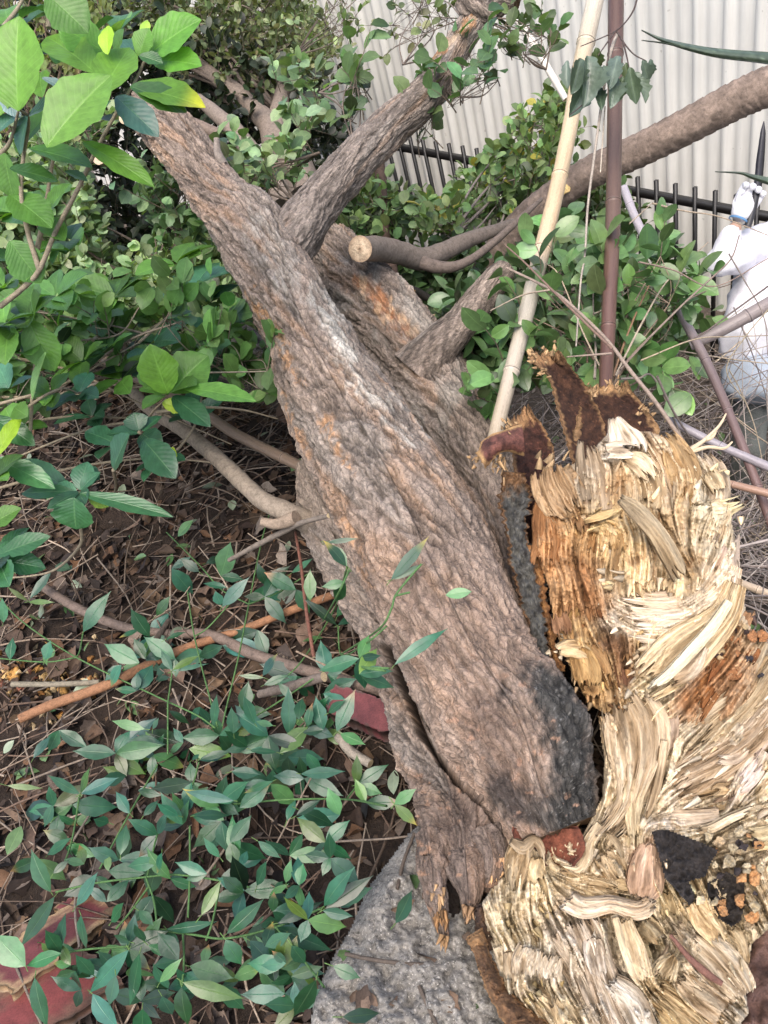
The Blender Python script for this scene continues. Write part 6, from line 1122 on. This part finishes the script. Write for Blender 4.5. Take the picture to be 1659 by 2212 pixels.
# a loose leaf on the bark
m2 = MB(); leaves(m2, [P(*f6(868, 520), 1.525)], [unit(P(*f6(1042, 492), 1.545)-P(*f6(868, 520), 1.56))], [unit(-FW+UP*.3)], [.05], [.0105], [(.075, .19, .07)], 'oval', .15, .1, edge=16, across=7)
tag(m2.build("loose_leaf", MAT['leaf_lance']), "single loose oval green leaf lying flat on the trunk's bark", "leaf")

# ------------------------------------------------------------------ leaf litter and twigs on the ground
r = np.random.default_rng(5)
def litter(n, X, Y, keep, Lr, cols, lift=.02):
    x, y = r.uniform(*X, n), r.uniform(*Y, n); k = keep(x, y); x, y = x[k], y[k]; n = len(x); z = terrain(x, y)+r.uniform(.0, lift, n)
    a = r.uniform(0, 6.283, n); d = np.stack([np.cos(a), np.sin(a), r.normal(0, .22, n)], 1); nn = unit(np.stack([r.normal(0, .35, n), r.normal(0, .35, n), np.ones(n)], 1))
    L = r.uniform(*Lr, n); c = np.array(cols)[r.integers(len(cols), size=n)]*(1+r.normal(0, .22, (n, 1)))
    return np.stack([x, y, z], 1), d, nn, L, np.clip(c, .01, .7)
DC = [tuple(.43*np.array(q)) for q in [(.15, .095, .065), (.20, .13, .085), (.11, .07, .05), (.26, .19, .145), (.32, .25, .20), (.085, .055, .042), (.17, .10, .06), (.23, .145, .085), (.13, .10, .085), (.28, .15, .08), (.05, .035, .03), (.06, .04, .03)]]
left = lambda x, y: (x*FN[0]+y*FN[1] < 1.7)
mb = MB()
b, d, nn, L, c = litter(12000, (-2.6, .5), (.25, 4.0), left, (.014, .07), DC)
leaves(mb, b, d, nn, L, L*r.uniform(.12, .40, len(L)), c, 'dead', r.uniform(-.2, .4), r.uniform(-.4, .5, len(L)), edge=7, ripple=.6, curl=r.uniform(-.9, 1.5, len(L)), across=5)
b, d, nn, L, c = litter(120, (-2.2, .3), (.4, 3.2), left, (.07, .11), [(.20, .15, .115), (.26, .21, .17), (.16, .105, .075), (.13, .085, .06)], .05)
leaves(mb, b, d, nn, L, L*r.uniform(.24, .36, len(L)), c, 'dead', .2, r.uniform(-.25, .35, len(L)), edge=11, ripple=.5, curl=r.uniform(-.6, .9, len(L)), across=7)
tag(mb.build("leaf_litter", MAT['dead']), "layer of brown and grey dead leaves covering the ground on the left", "leaf litter", kind="stuff")
def twigs(mb, n, X, Y, keep, Lr, rr, cols, lift, tilt=.15):
    x, y = r.uniform(*X, n), r.uniform(*Y, n); k = keep(x, y); x, y = x[k], y[k]
    for i in range(len(x)):
        a = r.uniform(0, 6.283); l = r.uniform(*Lr); dv = np.array([math.cos(a), math.sin(a), r.normal(0, tilt)])*l/2; z = float(terrain(x[i], y[i]))+r.uniform(.003, lift); m = np.array([x[i], y[i], z])
        p0, p1 = m-dv, m+dv
        for p in (p0, p1): p[2] = max(p[2], float(terrain(p[0], p[1]))+.002)
        rd = r.uniform(*rr); tube(mb, [p0, m+rdir(1, r)[0]*l*.09, p1], [rd, rd*.85, rd*.5], 7, 5, np.array(cols[r.integers(len(cols))])*(1+r.normal(0, .2)), cap=False)
TC = [(.17, .125, .09), (.22, .175, .135), (.10, .07, .05), (.28, .22, .165), (.13, .085, .06)]
mb = MB(); twigs(mb, 3000, (-2.4, .4), (.4, 4.2), left, (.05, .38), (.0012, .0034), TC, .05)
tag(mb.build("twig_litter", MAT['twig']), "scattered thin dead twigs among the leaf litter on the left", "twigs", kind="stuff")
right = lambda x, y: (x*FN[0]+y*FN[1] > 1.0) & (x > .2)
mb = MB(); TG = [(.30, .26, .24), (.24, .20, .18), (.38, .33, .29), (.19, .155, .14), (.27, .21, .17)]
twigs(mb, 2000, (.3, 3.2), (.2, 4.6), right, (.12, .7), (.0014, .0042), TG, .22, .4)
tag(mb.build("dry_brush", MAT['twig']), "tangle of grey dead twigs on the slope at the right", "dead brush", kind="stuff")
mb = MB(); b, d, nn, L, c = litter(2600, (.2, 3.4), (.2, 5.0), right, (.03, .07), [(.22, .18, .15), (.30, .25, .21), (.16, .12, .09), (.12, .10, .08), (.10, .16, .06)])
leaves(mb, b, d, nn, L, L*.3, c, 'dead', .2, r.uniform(-.25, .35, len(L)), edge=6, ripple=.3, curl=r.uniform(-.6, .9, len(L)), across=3)
tag(mb.build("dry_leaves", MAT['dead']), "thin scatter of grey dry leaves on the slope at the right", "leaf litter", kind="stuff")
# fallen green leaves and orange rotten wood crumbs in the litter
mb = MB(); b, d, nn, L, c = litter(150, (-1.9, .2), (.5, 3.0), left, (.04, .075), [(.07, .15, .05), (.12, .2, .08), (.2, .24, .16)], .05)
leaves(mb, b, d, nn, L, L*.26, c, 'oval', .2, .1, edge=8, across=5); tag(mb.build("green_leaf_litter", MAT['leaf_lance']), "fallen green leaves strewn over the dead leaf litter", "leaf litter", kind="stuff")
mb = MB(); q = [P(x, y, gdep(x, y)) for x, y in zip(r.uniform(-40, 220, 110), r.normal(1470, 42, 110))]
for p in q:
    s = r.uniform(.008, .026); n = 10; th = r.uniform(0, 6.28, n); V = [p+np.array([0, 0, .012])+rdir(1, r)[0]*s*r.uniform(.6, 1.2) for _ in range(8)]
    c = np.array([(.50, .27, .08), (.58, .38, .16), (.40, .19, .06), (.20, .08, .05), (.62, .46, .26)][r.integers(5)])
    F = [[0, 1, 2], [0, 2, 3], [0, 3, 1], [1, 4, 2], [2, 5, 3], [3, 6, 1], [4, 5, 2], [5, 6, 3], [6, 4, 1], [4, 7, 5], [5, 7, 6], [6, 7, 4]]; mb.add(V, np.array(F), c)
tag(mb.build("wood_crumbs", MAT['core'], smooth=False), "orange crumbs of rotten wood on the litter at the left edge", "wood crumbs", kind="stuff")

# ------------------------------------------------------------------ the worker at the right edge
def skin(name, joints, edges, mat, parent, col, sub=2, root=0, disp=0, dsize=.08):
    """one continuous surface grown round a skeleton: joints (x, y, z, radius)"""
    me = bpy.data.meshes.new(name); me.from_pydata([tuple(map(float, j[:3])) for j in joints], edges, [])
    o = bpy.data.objects.new(name, me); COL.objects.link(o); o.modifiers.new("skin", 'SKIN')
    if not me.skin_vertices: me.skin_vertices.new()
    for i, j in enumerate(joints):
        v = me.skin_vertices[0].data[i]; q = j[3]; v.radius = (q, q) if np.isscalar(q) else q; v.use_root = i == root
    sb = o.modifiers.new("sub", 'SUBSURF'); sb.levels = sb.render_levels = sub
    if disp:
        tx = bpy.data.textures.new(name, 'CLOUDS'); tx.noise_scale = dsize; tx.noise_depth = 3
        dm = o.modifiers.new("wrinkle", 'DISPLACE'); dm.texture = tx; dm.strength = disp; dm.mid_level = .5; dm.texture_coords = 'GLOBAL'
    bpy.context.view_layer.update(); dg = bpy.context.evaluated_depsgraph_get(); ev = o.evaluated_get(dg); m2 = bpy.data.meshes.new_from_object(ev)
    bpy.data.objects.remove(o); V = np.empty(len(m2.vertices)*3); m2.vertices.foreach_get("co", V); V = V.reshape(-1, 3)
    ca = m2.color_attributes.new("Col", 'FLOAT_COLOR', 'POINT'); C = np.tile(np.append(np.asarray(col, float), 1), (len(V), 1)); ca.data.foreach_set("color", C.astype(np.float32).ravel())
    m2.polygons.foreach_set("use_smooth", np.ones(len(m2.polygons), bool)); o = bpy.data.objects.new(name, m2); COL.objects.link(o); m2.materials.append(mat); o.parent = parent
    o.matrix_parent_inverse = parent.matrix_world.inverted(); return o
MAT['skin'] = tinted("skin", .5, 30, .12, .1, .002, spec=.35)
MAT['trouser'] = tinted("trousers", .9, 16, .35, .5, .01, fine=260)
pz = float(terrain(P(1655, 770, 3.9)[0], P(1655, 770, 3.9)[1]))
hip = P(1655, 770, 3.9); ws = P(1660, 690, 3.9); ch = P(1678, 580, 3.9); nk = P(1708, 490, 3.92); hd = P(1738, 425, 3.9); lsh = P(1640, 522, 3.84); lel = P(1549, 577, 3.72); lwr = P(1594, 478, 3.68); rsh = P(1752, 548, 4.0); rel = P(1800, 650, 3.86); rwr = P(1770, 590, 3.7)
person = thing("person", "person in loose white top and white glove raising a dark tool at the right edge", "person", (hip[0], hip[1], pz))
fl, fr_ = hip+np.array([-.13, -.05, 0]), hip+np.array([.16, .06, 0]); fl[2] = fr_[2] = pz+.07
lh, rh = hip+np.array([-.09, -.03, -.06]), hip+np.array([.10, .03, -.06]); lk, rk = (lh+fl)/2+np.array([-.02, -.07, 0]), (rh+fr_)/2+np.array([.02, -.07, 0])
J = [(*hip, .115), (*ws, .11), (*ch, .125), (*nk, .055), (*(nk*.5+hd*.5), .06), (*hd, .095), (*(hd+unit(hd-nk)*.07), .075), (*lsh, .058), (*lel, .042), (*lwr, .03), (*rsh, .058), (*rel, .042), (*rwr, .03), (*lh, .085), (*lk, .06), (*fl, .042), (*rh, .085), (*rk, .06), (*fr_, .042), (*(fl+np.array([.03, -.16, -.035])), .035), (*(fr_+np.array([.05, -.16, -.035])), .035)]
E_ = [(0, 1), (1, 2), (2, 3), (3, 4), (4, 5), (5, 6), (2, 7), (7, 8), (8, 9), (2, 10), (10, 11), (11, 12), (0, 13), (13, 14), (14, 15), (0, 16), (16, 17), (17, 18), (15, 19), (18, 20)]
skin("body", J, E_, MAT['skin'], person, (.42, .27, .20))
WHT = (.80, .79, .84)
skin("shirt", [(*(P(1632, 800, 3.86)), .15), (*P(1630, 715, 3.86), .185), (*P(1690, 585, 3.88), .215), (*(nk-np.array([0, 0, .03])), .085), (*lsh, .105), (*(lsh*.5+lel*.5), .1), (*lel, .09), (*(lel*.5+lwr*.5), .066), (*(lel*.02+lwr*.98), .045), (*rsh, .095), (*rel, .08), (*(rel*.15+rwr*.85), .045), (*P(1572, 715, 3.84), .10)], [(1, 12), (0, 1), (1, 2), (2, 3), (2, 4), (4, 5), (5, 6), (6, 7), (7, 8), (2, 9), (9, 10), (10, 11)], MAT['cloth'], person, WHT, 3, 0, .05, .09)
skin("shirt_hem", [(*(P(1634, 770, 3.87)), .155), (*P(1632, 830, 3.87), .165), (*P(1628, 880, 3.86), .15)], [(0, 1), (1, 2)], MAT['cloth'], person, (.38, .43, .49), 3, 0, .10, .13)
skin("trousers", [(*hip, .135), (*(lh+np.array([0, 0, -.05])), .105), (*lk, .085), (*(fl+np.array([0, 0, .06])), .07), (*(rh+np.array([0, 0, -.05])), .105), (*rk, .085), (*(fr_+np.array([0, 0, .06])), .07)], [(0, 1), (1, 2), (2, 3), (0, 4), (4, 5), (5, 6)], MAT['trouser'], person, (.17, .18, .165), 3, 0, .03, .1)
for f_ in (fl, fr_): skin("boot", [(*(f_+np.array([0, .03, .05])), .055), (*f_, .055), (*(f_+np.array([.03, -.09, -.02])), .05), (*(f_+np.array([.04, -.17, -.03])), .042)], [(0, 1), (1, 2), (2, 3)], MAT['trouser'], person, (.05, .045, .04))
cp = hd+unit(hd-nk)*.045
skin("sun_hat", [(*(cp+unit(hd-nk)*.08), .06), (*cp, .105), (*(cp-unit(hd-nk)*.012), .16)], [(0, 1), (1, 2)], MAT['cloth'], person, (.62, .60, .55), 2)
nz = unit(-RT*.5-FW*.2+np.array([0, 0, -.1])); skin("nose", [(*(hd+nz*.085), .012), (*(hd+nz*.115-np.array([0, 0, .02])), .013)], [(0, 1)], MAT['skin'], person, (.42, .26, .19))
# gloved hand closed on the tool: palm, four curled fingers, thumb
gp = P(1612, 440, 3.67); tdir = unit(P(1650, 262, 3.62)-P(1628, 425, 3.66)); fw_ = unit(gp-lwr); out = unit(-FW-fw_*(-FW@fw_)); lat = np.cross(fw_, out)
tp = gp+fw_*.035+out*.01
GJ = [(*lwr, .042), (*(lwr*.55+gp*.45), .05), (*gp, (.062, .052))]; GE = [(0, 1), (1, 2)]
for k, (o_, L) in enumerate(((-.036, .85), (-.012, 1.0), (.012, .95), (.034, .75))):
    b0 = gp+lat*o_*1.25+fw_*.035; c1 = b0+(fw_*.034+out*.012)*L; c2_ = c1+(fw_*.004+out*.03)*L; c3 = c2_+(-fw_*.03+out*.004)*L; i0 = len(GJ)
    GJ += [(*b0, .019), (*c1, .0175), (*c2_, .016), (*c3, .015)]; GE += [(2, i0), (i0, i0+1), (i0+1, i0+2), (i0+2, i0+3)]
i0 = len(GJ); t0 = gp-lat*.042+out*.006-fw_*.01; GJ += [(*t0, .015), (*(t0-lat*.012+fw_*.028+out*.014), .013), (*(t0+lat*.004+fw_*.045+out*.03), .011)]; GE += [(2, i0), (i0, i0+1), (i0+1, i0+2)]
gl = skin("glove", GJ, GE, MAT['cloth'], person, (.84, .83, .86), 2)
mb = MB(); bw = lwr+fw_*.004; tube(mb, [bw-fw_*.005, bw, bw+fw_*.005], [.043, .045, .043], 7, 20, (.12, .26, .46), cap=False); mb.build("wristband", MAT['cloth'], gl)
tool = thing("pruning_tool", "long dark tapered tool blade held up in the white glove", "tool", tp)
mb = MB(); bq = [P(1626, 452, 3.655), P(1637, 400, 3.64), P(1642, 350, 3.63), P(1647, 300, 3.62), P(1650, 262, 3.615)]
a = smooth_pts(bq, 24); wv = np.interp(np.linspace(0, 1, 24), [0, .25, .5, .85, 1], [.014, .019, .019, .012, .002]); sd_ = unit(np.cross(tdir, FW))
V = np.stack([a-sd_*wv[:, None], a-FW*.004, a+sd_*wv[:, None], a+FW*.004], 1); mb.add(V.reshape(-1, 3), gridF(24, 4, True), (.035, .033, .04)); mb.build("blade", MAT['metal'], tool)
mb = MB(); tube(mb, [P(1615, 490, 3.66), P(1626, 452, 3.655), P(1632, 425, 3.645)], [.016, .017, .016], 12, 14, (.03, .03, .035), cap=True); mb.build("handle", MAT['metal'], tool)

# ------------------------------------------------------------------ things hanging and reaching in at the right
f2 = lambda x, y: (x*.5+829.5, y*.5); f4 = lambda x, y: (x*.5+829.5, y*.5+518.4); fz = lambda x, y: (x*.3125+1140.7, y*.3125+345.7)
r = np.random.default_rng(91)
ws_ = thing("wilted_sprig", "wilted sprig of curled grey green leaves hanging over both bamboo poles", "sprig", P(*f2(1060, 70), 2.3))
mb, ms = MB(), MB(); WL = (.10, .135, .10)
for bx, by, tx, ty, hw, dd, c in ((880, 240, 885, 440, 50, 2.28, WL), (850, 250, 800, 420, 34, 2.30, (.07, .10, .07)), (900, 300, 815, 500, 40, 2.32, (.09, .14, .10)), (915, 205, 925, 300, 26, 2.3, (.07, .10, .04)), (1010, 240, 975, 380, 34, 2.27, (.12, .16, .13)), (990, 330, 985, 460, 34, 2.29, WL), (1030, 330, 1010, 440, 24, 2.3, (.10, .15, .08)), (1060, 290, 1090, 450, 30, 2.28, (.09, .13, .08)), (1085, 310, 1140, 440, 26, 2.3, (.12, .16, .11)), (1115, 260, 1150, 350, 24, 2.29, WL), (1150, 255, 1155, 330, 18, 2.3, (.10, .14, .11)), (930, 380, 940, 470, 22, 2.31, (.06, .09, .06)), (1045, 270, 1050, 350, 16, 2.3, (.08, .11, .05)), (790, 260, 790, 380, 22, 2.33, (.14, .18, .15))):
    b, t = P(*f2(bx, by), dd), P(*f2(tx, ty), dd+r.uniform(-.03, .03)); L = np.linalg.norm(t-b)
    leaves(mb, [b], [unit(t-b)], [unit(-FW+rdir(1, r)[0]*.5)], [L], [hw*.5*dd/FPX*1.1], [np.array(c)], 'ovate', .45, r.uniform(-.2, .3), edge=26, ripple=.38, curl=r.uniform(.2, 1.1), across=9)
for pts in ([(1095, -10), (1075, 50), (1030, 110), (970, 150), (850, 200)], [(1000, 135), (960, 190), (925, 240)], [(1005, 135), (1040, 190), (1080, 235), (1130, 262)], [(1030, 170), (1050, 250), (1060, 300)], [(975, 150), (960, 300), (890, 420), (800, 500)]):
    tube(ms, [P(*f2(x, y), 2.3) for x, y in pts], np.linspace(.0028, .0015, len(pts)), 24, 6, (.075, .055, .05), .1, 2, cap=False)
mb.build("leaves", MAT['leaf_gloss'], ws_); ms.build("stems", MAT['twig'], ws_)
pole("dead_vine", "thin pale dead vine hanging down between the two bamboo poles", "vine", [(*f2(1008, 148), 3, 2.34), (*f2(990, 190), 4, 2.33), (*f2(968, 270), 4, 2.32), (*f2(940, 450), 3, 2.34), (*f2(905, 700), 3, 2.36), (*f2(880, 900), 2.6, 2.38), (*f2(868, 1100), 2.4, 2.38), (*f4(850, 180), 2.2, 2.36), (*f4(830, 460), 2, 2.34)], (.34, .29, .24), mat='twig', seg=6)
pole("dead_vine", "short pale vine end dangling beside the longer hanging vine", "vine", [(*f2(955, 460), 1.6, 2.36), (*f2(945, 600), 1.6, 2.36), (*f2(935, 745), 1.6, 2.36)], (.40, .34, .27), mat='twig', seg=6)
sp_ = thing("strap_leaf_plant", "dark stiff strap leaves with fine tips reaching in from the right edge", "plant", P(1860, 420, 2.3))
for L_, R2 in (([(1386, 64, 0), (1440, 84, 0), (1540, 103, 0), (1659, 112, 0), (1780, 118, 0), (1860, 200, 0)], [(1387, 66, 0), (1440, 93, 0), (1540, 122, 0), (1659, 138, 0), (1780, 160, 0), (1880, 230, 0)]), ([(1386, 86, 0), (1440, 92, 0), (1500, 104, 0), (1540, 112, 0)], [(1387, 87, 0), (1440, 95, 0), (1500, 110, 0), (1540, 120, 0)]), ([(1545, 370, 0), (1600, 371, 0), (1630, 377, 0), (1700, 388, 0), (1860, 400, 0)], [(1545, 371, 0), (1600, 376, 0), (1630, 388, 0), (1700, 408, 0), (1870, 430, 0)])):
    m2 = MB(); sheet(m2, L_, R2, 80, 9, 0, (.085, .115, .075), (.05, .07, .05), .001, 10, .012, .003, 0, 3, dfn=lambda x, y: 2.3+0*x); m2.build("leaf", MAT['leaf_gloss'], sp_)
m2 = MB(); tube(m2, [P(1860, 180, 2.3), P(1870, 420, 2.3), P(1890, 760, 2.5), P(1900, 1150, 2.75)], [.03, .035, .04, .045], 12, 12, (.14, .11, .08)); m2.build("stem", MAT['branch'], sp_)
bb = thing("bare_branch", "leafless forked branch slanting down in front of the brown bamboo", "branch", P(*f4(1300, 890), 2.0))
m2 = MB()
def tw_(m2, pts, d0, d1, r0, r1, c=(.26, .20, .16), f=f4):
    dd = np.linspace(d0, d1, len(pts)); tube(m2, [P(*f(x, y), d) for (x, y), d in zip(pts, dd)], np.linspace(r0, r1, len(pts)), 10*len(pts), 7, c, .16, int(pts[0][0]) % 50, cap=False)
tw_(m2, [(1310, 900), (1180, 710), (1060, 560), (970, 440), (840, 310), (720, 215), (530, 120)], 2.05, 2.3, .0062, .0035)
tw_(m2, [(985, 470), (800, 290), (700, 190), (600, 90), (520, 20)], 2.15, 2.3, .004, .0022, (.17, .11, .085)); tw_(m2, [(720, 215), (600, 238), (460, 305)], 2.22, 2.3, .003, .0016, (.3, .24, .18)); tw_(m2, [(985, 490), (880, 498), (790, 505)], 2.14, 2.2, .0035, .002); m2.build("branch_wood", MAT['twig'], bb)
for lb, lst in (("fan of thin bare twigs rising from behind the torn bark flaps", [([(990, 590), (1040, 440), (1110, 270), (1180, 130)], .004, .002, (.25, .15, .09)), ([(1000, 590), (1080, 490), (1290, 280), (1420, 160), (1500, 80), (1535, -20)], .004, .002, (.22, .17, .14)), ([(1000, 585), (1130, 330), (1230, 170), (1400, 10)], .0035, .0018, (.34, .28, .21)), ([(910, 600), (915, 480), (905, 330), (904, 130)], .0045, .002, (.3, .25, .2)), ([(960, 600), (860, 400), (760, 160), (700, 100)], .003, .0015, (.36, .29, .21)), ([(1020, 560), (1180, 390), (1330, 250), (1500, 190)], .003, .0016, (.2, .15, .12)), ([(905, 320), (950, 300), (1030, 240), (1060, 215)], .003, .0015, (.3, .26, .2))]),
                ("long thin twigs reaching across in front of the white clothed worker", [([(1110, 520), (1340, 430), (1500, 418), (1680, 412)], .0025, .0014, (.36, .29, .2)), ([(1100, 95), (1250, 130), (1430, 200), (1659, 80)], .003, .0016, (.27, .2, .16)), ([(1020, 600), (1100, 597), (1170, 602), (1300, 880)], .0035, .003, (.24, .2, .17)), ([(1180, 590), (1250, 740), (1320, 850)], .004, .003, (.22, .18, .16)), ([(1659, 200), (1520, 300), (1350, 420), (1200, 470)], .003, .002, (.14, .11, .1)), ([(1660, 300), (1560, 420), (1480, 560), (1560, 700)], .002, .0016, (.4, .34, .24)), ([(1490, 560), (1540, 650), (1600, 800), (1640, 980)], .002, .0014, (.4, .33, .24)), ([(1490, 60), (1560, 180), (1640, 330), (1659, 500)], .0024, .0014, (.3, .25, .22))]),
                ("pale thorny twig crossing the fence beside the worker's elbow", [([(1160, -158), (1300, -125), (1450, -100), (1660, -20)], .003, .0014, (.42, .33, .24)), ([(1060, -70), (1160, -160)], .002, .0012, (.42, .33, .24))])):
    o = thing("bare_twigs", lb, "twigs", P(*f4(1000, 600), 2.3), "bare twigs right of the torn wood"); m2 = MB()
    for pts, r0, r1, c in lst: tw_(m2, pts, 2.35, 2.55, r0, r1, c)
    m2.build("twig", MAT['twig'], o)
# hooked splinters at the top right of the torn end
m2 = MB()
for pts in ([(1325, 905), (1390, 860), (1450, 800), (1478, 750)], [(1325, 915), (1400, 895), (1470, 900), (1505, 872)], [(1390, 862), (1420, 850), (1440, 812)]):
    tube(m2, [P(*f4(x, y), 1.86) for x, y in pts], np.linspace(.006, .002, len(pts)), 24, 7, (.58, .46, .31), .2, 3)
m2.build("hooked_splinter", MAT['wood'], tree)


# debris on the rock
r = np.random.default_rng(12); mb = MB()
for k in range(34):
    x, y = r.uniform(690, 1060), r.uniform(1850, 2212)
    if not inside(np.array([x]), np.array([y]), [(890, 1860), (1000, 1990), (1040, 2212), (690, 2212), (740, 2080), (800, 1960)])[0]: continue
    p = P(x, y, float(rock_d(x, y))-.058); d = unit(rdir(1, r)[0]*np.array([1, 1, .3])); L = r.uniform(.02, .055)
    leaves(mb, [p], [d], [unit(-FW+rdir(1, r)[0]*.5)], [L], [L*.3], [np.array([(.11, .07, .045), (.15, .10, .07), (.08, .055, .04), (.05, .09, .03)][r.integers(4)])], 'dead', .2, .2, edge=9, ripple=.5, curl=r.uniform(-.5, 1.2), across=5)
tag(mb.build("rock_litter", MAT['dead']), "few small dry leaves lying on top of the grey rock", "leaf litter", kind="stuff")
for lb, pts in (("thin dark twig lying across the middle of the grey rock", [(745, 2060), (800, 2072), (860, 2080), (915, 2084)]), ("thin curved dark twig on the rock's upper part beside the stem end", [(895, 1800), (872, 1860), (858, 1920)]), ("thin short twig on the lower face of the grey rock", [(905, 2130), (925, 2175), (950, 2230)])):
    mb = MB(); tube(mb, [P(x, y, float(rock_d(x, y))-.062) for x, y in pts], [.0035]*len(pts), 24, 7, (.09, .07, .055), .2, 3); tag(mb.build("twig", MAT['twig']), lb, "twig")

# tangle of cut grey twigs heaped at the right, in front of the worker's legs
r = np.random.default_rng(21); mb = MB()
for k in range(150):
    x, y = r.uniform(1400, 1700), r.uniform(760, 1240); d = min(ground_depth(min(x, 1650), y), 3.6)-r.uniform(.02, .55)
    m = P(x, y, d); dv = unit(rdir(1, r)[0]*np.array([1, 1, .75])+np.array([0, 0, .25]))*r.uniform(.12, .45); rd = r.uniform(.0014, .0036)
    c = np.array([(.30, .265, .25), (.24, .20, .185), (.38, .33, .29), (.17, .14, .13), (.42, .34, .25)][r.integers(5)])
    tube(mb, [m-dv, m+rdir(1, r)[0]*.03, m+dv], [rd, rd*.8, rd*.45], 9, 5, c*(1+r.normal(0, .15)), .15, k, cap=False)
tag(mb.build("brush_pile", MAT['twig']), "heap of cut grey twigs between the torn wood and the worker", "dead brush", kind="stuff")
